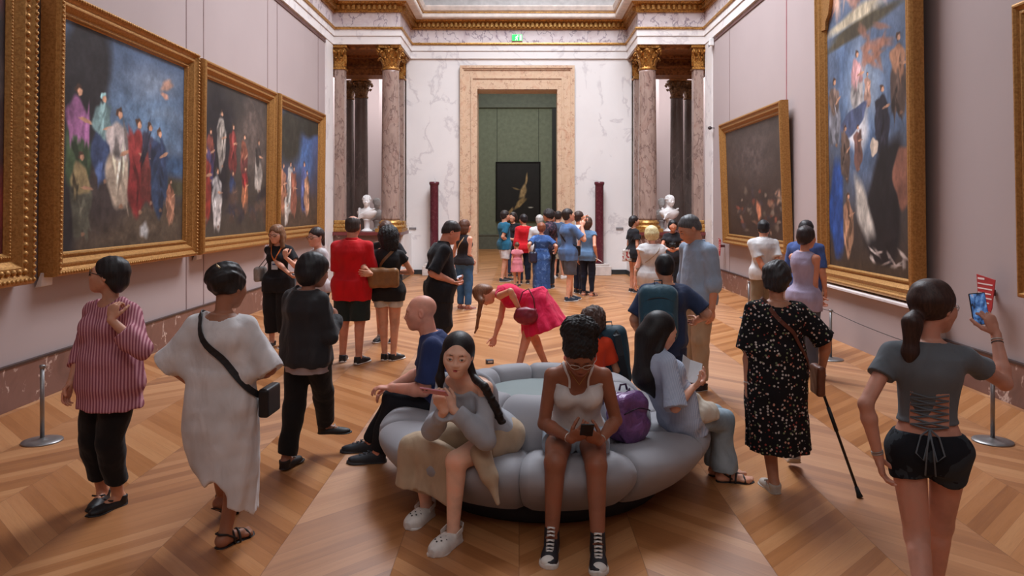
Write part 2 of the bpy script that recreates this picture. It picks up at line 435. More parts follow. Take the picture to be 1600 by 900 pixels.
def capital(mb, cx, cy, z0, h, r, square=False):
    mb.lathe([(r * 1.02, 0), (r * 1.12, .02), (r * 1.12, .05), (r * .98, .07), (r * .98, h * .5), (r * 1.12, h * .78), (r * 1.3, h * .86)], cx, cy, 24, z0)
    for k in range(10): leaf(mb, cx, cy, z0 + .05, h * .42, r * .98, 2 * PI * k / 10, .065, 1)
    for k in range(10): leaf(mb, cx, cy, z0 + .09, h * .62, r * 1.0, 2 * PI * (k + .5) / 10, .06, 1.1)
    for k in range(4):
        a = PI / 4 + k * PI / 2; ca, sa = math.cos(a), math.sin(a)
        pts = [(cx + ca * (r * .95 + q), cy + sa * (r * .95 + q), z0 + h * t) for q, t in ((.02, .5), (.06, .68), (.13, .82), (.2, .84), (.23, .76), (.19, .69), (.155, .74))]
        mb.tube(pts, [.03, .032, .034, .034, .03, .025, .018], 6)
    e = r * 1.42
    poly = []
    for k in range(4):                                   # concave-sided abacus
        a = PI / 4 + k * PI / 2
        poly.append((cx + math.cos(a - .1) * e * 1.3, cy + math.sin(a - .1) * e * 1.3)); poly.append((cx + math.cos(a + .1) * e * 1.3, cy + math.sin(a + .1) * e * 1.3))
        b = a + PI / 4; poly.append((cx + math.cos(b) * e * .86, cy + math.sin(b) * e * .86))
    mb.prism(poly, z0 + h * .88, z0 + h)
    for k in range(4):
        b = k * PI / 2; mb.sph((cx + math.cos(b) * e * .88, cy + math.sin(b) * e * .88, z0 + h * .92), .045)
def column(x, y, r, label, m_=None, z0=1.24, z1=6.0, caph=.62, mcap=None):
    m_ = m_ or colm; mcap = mcap or gold
    root = empty('column', (x, y, z0)); tag(root, label, 'column')
    bh = .30; H = z1 - z0
    b = MB(); b.box(-r * 1.45, r * 1.45, -r * 1.45, r * 1.45, 0, .09)
    b.lathe([(r * 1.4, .09), (r * 1.45, .12), (r * 1.4, .15), (r * 1.2, .165), (r * 1.16, .19), (r * 1.27, .215), (r * 1.27, .245), (r * 1.1, .27), (r * 1.05, bh)], 0, 0, 40)
    b.build('base', goldl, root)
    s = MB(); s.lathe([(r * 1.04, bh), (r, bh + .06), (r * .99, H * .4), (r * .9, H - caph - .05), (r * .93, H - caph)], 0, 0, 48); s.build('shaft', m_, root)
    c = MB(); capital(c, 0, 0, H - caph, caph, r * .9); c.build('capital', mcap, root)
    return root
def pilaster(x0, x1, y0, y1, label, m_=None, z0=1.24, z1=6.0, mcap=None, ch=.62):
    xc, yc = (x0 + x1) / 2, (y0 + y1) / 2; root = empty('pilaster', (xc, yc, z0)); tag(root, label, 'pilaster')
    hx, hy = (x1 - x0) / 2, (y1 - y0) / 2; H = z1 - z0
    b = MB(); b.bbox(-hx - .06, hx + .06, -hy - .06, hy + .06, 0, .1, .015).bbox(-hx - .04, hx + .04, -hy - .04, hy + .04, .1, .2, .03).bbox(-hx - .02, hx + .02, -hy - .02, hy + .02, .2, .3, .02)
    b.build('base', goldl, root)
    s = MB(); s.box(-hx, hx, -hy, hy, .3, H - ch); s.build('shaft', m_ or colm, root)
    c = MB(); c.box(-hx, hx, -hy, hy, H - ch, H - .08); c.bbox(-hx - .03, hx + .03, -hy - .03, hy + .03, H - ch, H - ch + .05, .01)
    c.bbox(-hx - .08, hx + .08, -hy - .08, hy + .06, H - .08, H, .02)
    n = max(2, int(hx * 2 / .11))
    for row, (zz, hh) in enumerate(((.05, .26), (.1, .38))):
        for k in range(n + row):
            xx = -hx + (2 * hx) * (k + .5 * (1 - row)) / n
            leaf(c, xx, -hy + .02, H - ch + zz, hh, 0.0, -PI / 2, .055, 1)
    for sg in (-1, 1):
        c.tube([(sg * (hx * .4), -hy, H - ch * .5), (sg * hx * .8, -hy - .05, H - ch * .3), (sg * (hx + .03), -hy - .09, H - ch * .2), (sg * (hx + .07), -hy - .1, H - ch * .3), (sg * (hx + .02), -hy - .08, H - ch * .36)], [.02, .03, .035, .03, .02], 6)
    c.build('capital', mcap or gold, root); return root
dgold = g('dgold', lambda: m_gold((150, 112, 72), (90, 66, 48), 20, .5, .5, .4))
for sgn, sd in ((-1, 'left'), (1, 'right')):
    other = 'red polo shirt' if sgn < 0 else 'blonde woman'
    column(sgn * 3.31, 19.80, .235, 'round veined marble column with gilt capital at the %s corner of the back wall' % sd)
    xa, xb = sorted((sgn * 3.16, sgn * 3.66)); pilaster(xa, xb, 21.05, 21.33, 'flat marble pilaster behind the round column in the %s bay' % sd, z0=1.2)
    xa, xb = sorted((sgn * 4.45, sgn * 4.70)); pilaster(xa, xb, 19.56, 19.80, 'slim marble pilaster with gilt capital against the end of the %s long wall' % sd)
    for k, (x, r) in enumerate(((4.62, .2), (5.1, .21))):
        column(sgn * x, 22.5 + .3 * k, r, 'dark marble column in the %s side passage, %s' % (sd, ('nearer the doorway', 'nearer the long wall')[k]), cold, .02, 5.6, .55, dgold)
# porphyry pillars either side of the doorway
for x, sd in ((679, 'left'), (936, 'right')):
    X = (x - VX) / 56.6; root = empty('pillar', (X, 21.12, 0)); tag(root, 'short dark red porphyry pillar on a pale stone block %s of the doorway' % sd, 'pillar')
    m = MB(); m.bbox(-.31, .31, -.2, .24, 0, .26, .015).bbox(-.26, .26, -.17, .2, .26, .32, .012); m.build('base', plain((206, 196, 190), .5, name='pale_stone'), root)
    m = MB(); m.lathe([(.125, .32), (.12, .36), (.118, 2.45), (.125, 2.48), (.14, 2.5), (.14, 2.56), (.11, 2.57)], 0, 0, 24); m.build('shaft', g('porph', lambda: m_marble([(.3, (84, 32, 42)), (.7, (98, 42, 52))], 6, ((130, 80, 84), .5), .25, 'porphyry')), root)
# exit sign on the frieze
root = empty('exit_sign', (U(808, 59, 56).x, YB - .045, 6.5)); tag(root, 'small green lit exit sign with a running figure on the frieze above the doorway', 'sign')
m = MB(); m.bbox(-.15, .15, -.04, 0, -.02, .17, .008); m.build('housing', plain((210, 214, 210), .5, name='sign_case'), root)
def m_emit(c, st):
    t = NT('lit_sign'); t.b.inputs['Emission Color'].default_value = (*lin(c), 1); t.b.inputs['Emission Strength'].default_value = st
    return t.done(lin(c), .4)
m = MB(); m.box(-.14, .14, -.046, -.041, -.01, .16); m.build('panel', g('em', lambda: m_emit((40, 214, 90), 1.2)), root)
m = MB(); y = -.048
m.prism([(-.06, .0), (-.045, .0), (-.02, .045), (.0, .03), (-.005, 0), (.012, 0), (.015, .04), (.0, .07), (.01, .1), (.04, .085), (.045, .095), (.01, .12), (-.03, .11), (-.05, .075), (-.04, .07), (-.02, .095), (-.03, .06)], y, y + .001, 'y')
m.sph((.02, y, .135), (.012, .001, .012)); m.box(.07, .12, y, y + .001, .0, .14)
m.build('pictogram', g('emw', lambda: m_emit((235, 255, 240), 1.2)), root)
# ------------------------------------------------------------------ paintings
def srgb2lin(a):
    a = np.clip(a, 0, 1); return np.where(a <= .04045, a / 12.92, ((a + .055) / 1.055) ** 2.4)
class Paint:
    """a colour image painted in soft masses and strokes; u 0..1 left-right, v 0..1 bottom-top"""
    def __init__(s, nx, nz, asp, seed=1):
        s.r = np.random.RandomState(seed); s.nx, s.nz, s.asp = nx, nz, asp
        s.U, s.V = np.meshgrid(np.linspace(0, 1, nx), np.linspace(0, 1, nz), indexing='ij')
        s.I = np.zeros((nx, nz, 3))
    def grad(s, c0, c1):
        c0, c1 = np.array(c0) / 255, np.array(c1) / 255
        s.I = c0 + (c1 - c0) * s.V[..., None]; return s
    def nz_(s, f, fz=None):
        fz = fz or f; r = np.zeros_like(s.U)
        for k in range(3):
            a = s.r.rand(int(f * 2 ** k) + 3, int(fz * 2 ** k) + 3)
            x = s.U * (a.shape[0] - 2); y = s.V * (a.shape[1] - 2); i = x.astype(int); j = y.astype(int)
            fx, fy = x - i, y - j; fx = fx * fx * (3 - 2 * fx); fy = fy * fy * (3 - 2 * fy)
            r += (a[i, j] * (1 - fx) * (1 - fy) + a[i + 1, j] * fx * (1 - fy) + a[i, j + 1] * (1 - fx) * fy + a[i + 1, j + 1] * fx * fy) / 2 ** k
        return r / 1.75
    def blob(s, cx, cy, rx, ry, c, rot=0, soft=.14, a=1.0, wob=.25):
        ca, sa = math.cos(rot), math.sin(rot); dx = (s.U - cx) * s.asp; dy = s.V - cy
        x = dx * ca + dy * sa; y = -dx * sa + dy * ca
        ph = s.r.rand(3) * 6.28; th = np.arctan2(y / ry, x / (rx * s.asp))
        d = np.hypot(x / (rx * s.asp), y / ry) * (1 + wob * (.4 * np.sin(3 * th + ph[0]) + .3 * np.sin(5 * th + ph[1])))
        m = np.clip((1 - d) / soft, 0, 1) * a
        # modelled tone inside the brush mass
        if not hasattr(s, 'tn'): s.tn = s.nz_(26, 22)
        sh = .72 + .56 * np.roll(s.tn, int(ph[2] * 9), 0)
        s.I = s.I * (1 - m[..., None]) + (np.array(c) / 255 * sh[..., None]) * m[..., None]; return s
    def figure(s, x, y, h, robe, skin=(190, 140, 110), lean=0, robe2=None, hair=(60, 40, 30)):
        w_ = h * .16 / s.asp
        mut = lambda c, k: tuple(min(240, (.9 * v + .1 * 90) * k * 1.08) for v in c); R_ = s.r
        s.blob(x, y + h * .36, w_ * .9, h * .40, mut(robe, .85), lean, .18); s.blob(x - w_ * .05, y + h * .64, w_ * .8, h * .2, mut(robe2 or robe, .95), lean + .2, .2)
        for k in range(9):
            c = robe if k < 6 else (robe2 or robe); yy = R_.uniform(.08, .55) if k < 6 else R_.uniform(.55, .78)
            s.blob(x + R_.uniform(-.6, .6) * w_, y + h * yy, w_ * R_.uniform(.12, .3), h * R_.uniform(.1, .22), mut(c, R_.uniform(.45, 1.35)), lean + R_.uniform(-.35, .35), .45, .9, .5)
        s.blob(x + w_ * .5, y + h * R_.uniform(.5, .66), w_ * .55, h * .022, mut(skin, .95), R_.uniform(-.3, .8), .3, 1.); s.blob(x + w_ * .2, y + h * .03, w_ * .2, h * .03, mut(skin, .7), 0, .5)
        s.blob(x, y + h * .905, h * .042 / s.asp, h * .055, mut(hair, 1.2), R_.uniform(-.3, .3), .3, 1., .3); s.blob(x + w_ * .08, y + h * .885, h * .030 / s.asp, h * .040, mut(skin, 1.1), 0, .3, 1., .2)
        return s
    def strokes(s, n, cols, box, sz=(.01, .04)):
        for _ in range(n):
            c = np.array(cols[s.r.randint(len(cols))]) * (.8 + .4 * s.r.rand())
            s.blob(box[0] + (box[1] - box[0]) * s.r.rand(), box[2] + (box[3] - box[2]) * s.r.rand(), s.r.uniform(*sz), s.r.uniform(*sz) * 1.5, c, s.r.rand() * 3, .6, .8)
        return s
    def grain(s):
        n = s.nz_(90); m = s.nz_(12); s.I = s.I * (1 + .22 * (n - .5) + .3 * (m - .5))[..., None]; return s
def profile_frame(mb, w, h, prof, z0=0.0, smooth=False):
    """mitred rectangular ring; prof = (inset from outer edge, y)"""
    vs = []; fs = []
    for a, y in prof:
        for sx, sz in ((-1, 0), (1, 0), (1, 1), (-1, 1)):
            vs.append((sx * (w / 2 - a), y, z0 + (a if sz == 0 else h - a)))
    for j in range(len(prof) - 1):
        for i in range(4):
            k = (i + 1) % 4; fs.append((j * 4 + i, j * 4 + k, (j + 1) * 4 + k, (j + 1) * 4 + i))
    mb.add(vs, fs, smooth)
def beads(mb, w, h, a, y, r, step):
    pts = []
    nx = int((w - 2 * a) / step); nz = int((h - 2 * a) / step)
    for i in range(nx + 1):
        x = -w / 2 + a + (w - 2 * a) * i / nx; pts += [(x, a), (x, h - a)]
    for j in range(1, nz):
        z = a + (h - 2 * a) * j / nz; pts += [(-w / 2 + a, z), (w / 2 - a, z)]
    for x, z in pts: mb.sph((x, y, z), r, 6, 4)
def m_canvas():
    t = NT('oil_painting'); a = t.N('ShaderNodeAttribute'); a.attribute_name = 'Col'
    t.bump(t.noise(t.pos(), 120, 2), .06, .003)
    return t.done(a.outputs[0], .5, 0, .35)
def painting(side, Y0, Y1, z0, z1, lean, fw, label, P, orn=0, depth=.16, goldm=None, x_wall=None, front_prof=None):
    """Y0<Y1 along the wall (or x0<x1 for side 'back')"""
    wd = Y1 - Y0; h = z1 - z0; gm = goldm or g('goldframe', M_goldframe)
    xw = WX if x_wall is None else x_wall
    if side == 'left': loc = (-xw + .012, (Y0 + Y1) / 2, z0); rz = PI / 2
    elif side == 'right': loc = (xw - .012, (Y0 + Y1) / 2, z0); rz = -PI / 2
    else: loc = ((Y0 + Y1) / 2, x_wall, z0); rz = 0
    root = empty('framed_painting', loc, rz, lean); tag(root, label, 'painting')
    d = depth; mb = MB()
    profile_frame(mb, wd, h, [(.0, 0), (.0, -d * .75), (fw * .04, -d * .92), (fw * .12, -d), (fw * .2, -d), (fw * .26, -d * .86), (fw * .36, -d * .78), (fw * .48, -d * .84), (fw * .55, -d * .84), (fw * .6, -d * .74),
                              (fw * .74, -d * .5), (fw * .8, -d * .5), (fw * .84, -d * .58), (fw * .92, -d * .58), (fw * .96, -d * .44), (fw, -d * .38), (fw, -d * .2), (0, 0)])
    if orn:
        beads(mb, wd, h, fw * .16, -d * 1.0, fw * .07, fw * .2); beads(mb, wd, h, fw * .88, -d * .58, fw * .035, fw * .1)
    if orn > 1:
        beads(mb, wd, h, fw * .42, -d * .8, fw * .11, fw * .27)
    mb.build('frame', gm, root)
    x0, x1, za, zb = -wd / 2 + fw * .97, wd / 2 - fw * .97, fw * .97, h - fw * .97
    nx, nz = P.nx, P.nz; xs = np.linspace(x0, x1, nx); zs = np.linspace(za, zb, nz)
    X, Z = np.meshgrid(xs, zs, indexing='ij'); co = np.stack([X, np.full_like(X, -d * .36), Z], -1).reshape(-1, 3)
    idx = np.arange(nx * nz).reshape(nx, nz)
    f = np.stack([idx[:-1, :-1], idx[1:, :-1], idx[1:, 1:], idx[:-1, 1:]], -1).reshape(-1, 4)
    b = len(co); bco = [(x0, -.005, za), (x1, -.005, za), (x1, -.005, zb), (x0, -.005, zb)]
    me = bpy.data.meshes.new('canvas'); me.from_pydata(co.tolist() + bco, [], f.tolist() + [[b + 3, b + 2, b + 1, b], [int(idx[0, 0]), b, b + 1, int(idx[-1, 0])], [int(idx[-1, 0]), b + 1, b + 2, int(idx[-1, -1])], [int(idx[-1, -1]), b + 2, b + 3, int(idx[0, -1])], [int(idx[0, -1]), b + 3, b, int(idx[0, 0])]])
    at = me.color_attributes.new('Col', 'FLOAT_COLOR', 'POINT')
    c = np.ones((len(me.vertices), 4), np.float32); c[:b, :3] = srgb2lin(P.I.reshape(-1, 3)); c[b:, :3] = .1
    at.data.foreach_set('color', c.ravel()); me.materials.append(g('canvas', m_canvas))
    o = bpy.data.objects.new('canvas', me); COL.objects.link(o); o.parent = root
    return root
# left wall
p = Paint(90, 120, .9, 3).grad((70, 40, 34), (30, 26, 30)); p.strokes(40, [(110, 40, 34), (60, 50, 46), (40, 34, 40)], (0, 1, 0, 1), (.05, .15)).blob(.5, .5, .3, .3, (96, 60, 48)).grain()
painting('left', 4.6, 7.23, 1.17, 4.6, .012, .30, 'dark canvas in a wide ornate gilt frame at the far left edge', p, 2, .2)
def horizon_scene(seed):
    p = Paint(190, 240, .78, seed).grad((74, 62, 56), (84, 104, 132))
    p.blob(.62, .62, .7, .30, (98, 124, 152), 0, .8); p.blob(.7, .85, .35, .12, (136, 148, 164), .2, .9, .7); p.blob(.8, .70, .25, .06, (132, 150, 170), .1, .9, .6)
    p.blob(.5, .08, .9, .22, (82, 70, 58), 0, .5); p.blob(.85, .42, .35, .07, (62, 86, 116), 0, .6); p.blob(.85, .30, .3, .06, (74, 72, 56), 0, .5)
    p.blob(.12, .66, .22, .5, (44, 42, 44), -.1, .25); p.blob(.05, .4, .14, .5, (40, 38, 40), 0, .3)
    return p
p = horizon_scene(11)
p.blob(.3, .3, .28, .26, (62, 54, 52), 0, .5)
p.figure(.11, .26, .50, (70, 92, 62), lean=.05, robe2=(140, 88, 128)); p.figure(.28, .3, .45, (60, 76, 112), robe2=(120, 150, 150), hair=(150, 190, 190))
p.figure(.40, .18, .52, (206, 184, 160), robe2=(190, 176, 170)); p.figure(.56, .15, .52, (140, 44, 44), robe2=(150, 52, 50)); p.figure(.66, .2, .46, (110, 46, 42), robe2=(60, 60, 80))
p.figure(.75, .16, .48, (52, 72, 104), robe2=(46, 60, 90)); p.figure(.13, .06, .40, (86, 84, 70), robe2=(150, 130, 90)); p.figure(.87, .1, .26, (168, 118, 92), robe2=(160, 104, 80))
p.blob(.82, .86, .08, .035, (206, 160, 140), .6, .5); p.blob(.80, .80, .05, .02, (200, 150, 130), -.3, .5); p.blob(.62, .07, .05, .05, (190, 188, 186), .2, .5); p.grain()
painting('left', 7.56, 10.86, 1.2, 4.05, .012, .235, 'big gilt framed canvas with robed figures under a blue sky, second from the left', p, 1, .2)
p = Paint(110, 130, .85, 21).grad((70, 62, 54), (56, 52, 50)); p.blob(.75, .7, .35, .4, (92, 80, 74), 0, .6); p.blob(.2, .6, .25, .5, (34, 32, 36), 0, .4)
for x, y, h, c, c2 in ((.1, .35, .36, (70, 60, 100), (120, 60, 50)), (.25, .45, .4, (160, 150, 140), None), (.42, .4, .38, (130, 52, 48), None), (.6, .35, .38, (120, 60, 56), (140, 80, 60)), (.85, .3, .42, (170, 160, 150), (60, 54, 52)),
                        (.2, .05, .42, (214, 206, 200), (190, 186, 184)), (.42, .12, .34, (44, 58, 92), None), (.62, .16, .34, (170, 104, 70), (140, 40, 40)), (.04, .1, .5, (150, 50, 40), None)):
    p.figure(x, y, h, c, robe2=c2)
p.strokes(18, [(90, 70, 60), (50, 46, 50)], (.3, 1, .0, .3), (.03, .08)).grain()
painting('left', 11.05, 14.36, 1.2, 4.03, .012, .235, 'gilt framed canvas of crowded dim figures, third from the left edge', p, 0, .2)
p = Paint(90, 110, .85, 31).grad((74, 56, 46), (70, 96, 150)); p.blob(.65, .62, .3, .3, (72, 102, 150), 0, .7); p.blob(.25, .8, .4, .3, (50, 48, 40), .3, .4); p.blob(.75, .93, .4, .12, (44, 44, 38), 0, .4); p.blob(.5, .12, .8, .2, (78, 62, 50), 0, .5)
for x, y, h, c in ((.12, .12, .45, (180, 120, 90)), (.28, .15, .44, (190, 184, 176)), (.36, .1, .46, (150, 90, 70)), (.62, .12, .5, (84, 92, 140)), (.7, .1, .44, (176, 130, 100)), (.2, .02, .3, (200, 190, 180))):
    p.figure(x, y, h, c)
p.grain()
painting('left', 14.58, 17.95, 1.24, 4.05, .012, .235, 'gilt framed canvas with deep blue sky, left wall, nearest the back wall', p, 0, .2)
# right wall
p = Paint(110, 120, .9, 41).grad((58, 42, 34), (74, 64, 60)); p.blob(.5, .7, .5, .3, (84, 72, 68), 0, .8)
p.strokes(70, [(130, 66, 50), (160, 120, 96), (70, 60, 64), (120, 104, 90), (50, 40, 36)], (.2, 1, .05, .42), (.015, .045)); p.blob(.6, .24, .05, .1, (206, 130, 96), .2, .5).grain()
painting('right', 13.25, 17.3, 1.07, 3.74, .035, .22, 'dark brown battle canvas in a gilt frame on the right wall', p, 0, .16)
p = Paint(150, 350, .40, 51).grad((66, 52, 42), (104, 120, 146)); p.blob(.5, .55, .7, .35, (88, 112, 146), 0, .6); p.blob(.5, .60, .34, .2, (176, 186, 198), 0, .9, .8)
p.blob(.45, .80, .55, .035, (74, 66, 50), .10, .4); p.blob(.4, .845, .5, .03, (190, 176, 150), .1, .5); p.blob(.7, .95, .5, .06, (140, 138, 140), 0, .7)
p.strokes(26, [(196, 140, 118), (150, 104, 84), (210, 170, 150)], (.1, .95, .9, .99), (.02, .06)); p.strokes(10, [(190, 130, 104), (160, 110, 90)], (.5, .75, .68, .78), (.03, .05))
p.figure(.42, .50, .24, (196, 188, 184), robe2=(190, 140, 140)); p.blob(.42, .47, .17, .1, (206, 206, 210), 0, .4); p.figure(.55, .53, .12, (206, 160, 140)); p.blob(.36, .5, .2, .04, (80, 90, 120), .5)
p.figure(.10, .42, .26, (150, 150, 160), robe2=(110, 90, 80)); p.figure(.9, .48, .26, (90, 70, 60), robe2=(170, 120, 90)); p.figure(.72, .36, .24, (40, 40, 52), robe2=(36, 36, 46))
p.blob(.12, .20, .12, .2, (44, 76, 140), 0, .25); p.figure(.25, .3, .2, (96, 76, 66)); p.figure(.42, .33, .16, (130, 90, 80))
p.blob(.72, .20, .22, .24, (30, 28, 30), -.15, .2); p.blob(.62, .40, .05, .03, (220, 200, 180)); p.blob(.48, .2, .1, .13, (206, 196, 184), .3, .4); p.figure(.28, .05, .22, (190, 140, 106), robe2=(180, 130, 100))
p.blob(.93, .3, .1, .1, (130, 86, 70)); p.strokes(14, [(206, 190, 180), (190, 170, 160)], (.55, .95, .02, .08), (.012, .025)); p.blob(.5, .0, .8, .04, (70, 56, 44), 0, .4).grain()
alt = painting('right', 8.75, 11.58, .79, 5.35, .012, .25, 'tall gilt framed altarpiece on the right wall above the white ledge', p, 0, .16, x_wall=4.66)
for sg in (-1, 1):                       # spandrels in the frame's upper corners
    poly = [(sg * 1.32, 4.4), (sg * 1.32, 3.72), (sg * 1.12, 3.70), (sg * 1.10, 3.82), (sg * 1.0, 3.9), (sg * .93, 4.1), (sg * .90, 4.4)]
    mb = MB(); mb.prism(poly if sg > 0 else poly[::-1], -.11, -.06, 'y'); mb.build('spandrel', g('goldframe', M_goldframe), alt)
p = Paint(60, 90, .9, 61).grad((30, 26, 24), (40, 34, 32)); p.blob(.4, .4, .3, .3, (60, 44, 38)).grain()
painting('right', 4.3, 7.08, 1.06, 3.76, .02, .2, 'gilt framed dark canvas cut off by the right edge of the photo', p, 0, .16)
# far room and passage paintings
p = Paint(90, 120, .78, 71).grad((28, 26, 26), (30, 28, 30)); p.blob(.55, .3, .22, .06, (150, 124, 84), .8, .4); p.blob(.62, .5, .09, .16, (160, 134, 96), -.3, .4); p.blob(.7, .72, .03, .13, (150, 124, 88), -.1, .4); p.blob(.45, .55, .12, .02, (120, 100, 70), -.3, .5); p.blob(.3, .12, .05, .14, (150, 122, 84), -.5, .4); p.blob(.8, .22, .08, .015, (170, 166, 160), 0, .5); p.grain()
painting('back', -1.03, .95, 1.22, 3.86, .0, .07, 'near black canvas with one pale diagonal form, seen through the doorway', p, 0, .08, plain((22, 20, 20), .4, name='black_frame'), YR - .01)
for sgn, sd in ((-1, 'left'), (1, 'right')):
    x = sgn * 4.5
    pp = Paint(40, 60, .7, 81).grad((60, 44, 38), (70, 60, 54)); pp.blob(.5, .5, .3, .3, (90, 60, 50)).grain()
    painting('left' if sgn > 0 else 'right', 24.4, 26.8, 1.7, 4.1, .02, .14, 'gilt edged painting seen edge on in the %s side passage' % sd, pp, 0, .1, None, -3.6)

# wall labels and red cards
def wall_card(name, x, y, s, w_, h_, m_, label, rz, tilt=.35, text=None):
    root = empty(name, U(x, y, s), rz, tilt * 0); tag(root, label, 'label')
    return root
wm = plain((214, 208, 208), .5, name='label_card')
for (x, y, lab) in ((70, 446, 'small white wall label under the gap beside the leftmost frame'), (309, 405, 'tiny white wall label under the right corner of the blue sky canvas')):
    s = (VX - x) / 4.70; root = empty('wall_label', U(x, y, s), PI / 2); tag(root, lab, 'label')
    m = MB(); m.prism([(-.08, 0), (-.02, -.015), (-.075, .13), (-.085, .125)][::1], -.09, .09, 'x'); o = m.build('card', wm, root); o.location = (0, .06, 0)
    m = MB(); m.box(-.03, .03, 0, .05, .03, .09); m.build('bracket', plain((120, 116, 116), .4, name='grey_metal'), root)
    m = MB()
    for k in range(5): m.box(-.065, .05 - .02 * (k % 2), -.0262 + .001 * k, -.0252, .02 + .018 * k, .025 + .018 * k)
redm = plain((172, 44, 48), .5, name='red_card')
def red_card(x, y, Xw, w_, h_, label):
    s = (x - VX) / Xw; root = empty('red_info_card', U(x, y, s), -PI / 2); tag(root, label, 'sign')
    m = MB(); m.prism([(-w_ / 2, h_ / 2), (w_ / 2, h_ * .42), (w_ * .32, -h_ * .3), (w_ * .16, -h_ / 2), (-w_ * .2, -h_ / 2), (-w_ * .42, -h_ * .1)], -.07, -.062, 'y')
    m.build('card', redm, root)
    m = MB(); m.box(-.10, -.06, -.062, .07, -.01, .05); m.build('bracket', plain((90, 50, 50), .5, name='bracket'), root)
    m = MB()
    for k, (a, b) in enumerate(((-.42, -.05), (-.42, .38), (-.42, .36), (-.40, .30), (-.38, .33), (-.1, .2))):
        z = h_ * (.40 - .115 * k); m.box(a * w_, b * w_, -.0725, -.0712, z - h_ * .018, z + h_ * (.03 if k == 0 else .014))
    m.build('print', plain((232, 210, 208), .6, name='card_print'), root)
red_card(1551, 462, 4.67, .30, .40, 'red angled information card by the frame at the right edge of the photo')
red_card(1275, 405, 4.66, .28, .34, 'red information card at the left edge of the tall altarpiece')
red_card(1129, 386, 4.67, .2, .4, 'small red information card left of the dark battle canvas')

# barrier posts
steel = plain((150, 148, 148), .35, .8, name='brushed_steel')
PR = []
def post(x, y, hh, label, group=None):
    v = U(x, y, (y - VY) / CAMZ); root = empty('barrier_post', (v.x, v.y, 0)); tag(root, label, 'barrier post')
    m = MB(); m.lathe([(.150, 0), (.152, .006), (.148, .012), (.1, .02), (.035, .026), (.02, .034), (.0, .034)], 0, 0, 40); m.build('base', steel, root)
    m = MB(); m.lathe([(.0165, .02), (.0165, hh - .02)], 0, 0, 16); m.build('pole', steel, root)
    m = MB(); m.lathe([(.017, hh - .03), (.021, hh - .025), (.021, hh - .004), (.016, hh)], 0, 0, 16); m.bbox(-.012, .03, -.012, .012, hh - .03, hh - .008, .003); m.build('cap', steel, root)
    PR.append(root); return (v.x, v.y, hh - .015)
a0 = post(66, 690, .62, 'low steel barrier post on a round base at the far left')
a1 = post(1551, 690, .62, 'low steel barrier post behind the person in the grey crop top')
a2 = post(1298, 562, .62, 'low steel barrier post right of the woman in the floral dress')
a3 = post(1170, 497, .62, 'farthest low barrier post beside the man in the white shirt')
def rope(p, q, par):
    m = MB(); pts = []
    for i in range(13):
        t = i / 12; v = Vector(p).lerp(Vector(q), t); v.z -= .05 * 4 * t * (1 - t); pts.append(v)
    m.tube(pts, .004, 6); o = m.build('cord', plain((60, 54, 54), .7, name='cord'), par); o.location = -par.location
rope(a1, a2, PR[1])
rope(a2, a3, PR[2])
# small camera on right wall and its bracket
v = U(1113, 200, (1113 - VX) / 4.7); root = empty('security_camera', v); tag(root, 'small dark security camera on the right wall near the white pier', 'camera')
m = MB(); m.sph((-.06, 0, 0), (.05, .05, .045), 12, 8); m.build('camera_ball', plain((52, 44, 46), .4, name='dark_plastic'), root)
m = MB(); m.box(-.04, .05, -.012, .012, -.01, .012); m.build('bracket', steel, root)
v = U(1114, 66, (1114 - VX) / 4.72); root = empty('motion_detector', v); tag(root, 'small white detector high on the right wall beneath the cornice', 'detector')
m = MB(); m.bbox(-.10, .02, -.05, .05, -.09, .09, .02); m.build('housing', plain((232, 230, 228), .4, name='white_plastic'), root)
m = MB(); m.bbox(-.105, -.09, -.03, .03, -.12, -.06, .006); m.build('lens', plain((70, 70, 74), .3, name='lens'), root)
for x, lab in ((645, 'tiny grey label plate on the back wall left of the left pillar'), (968, 'tiny grey label plate on the back wall right of the right pillar')):
    v = U(x, 357, 56); m = MB(); m.bbox(-.10, .10, -.02, 0, -.03, .03, .004); o = m.build('label_plate', plain((130, 124, 124), .5, name='plate')); o.location = (v.x, YB - .002, v.z); tag(o, lab, 'label')

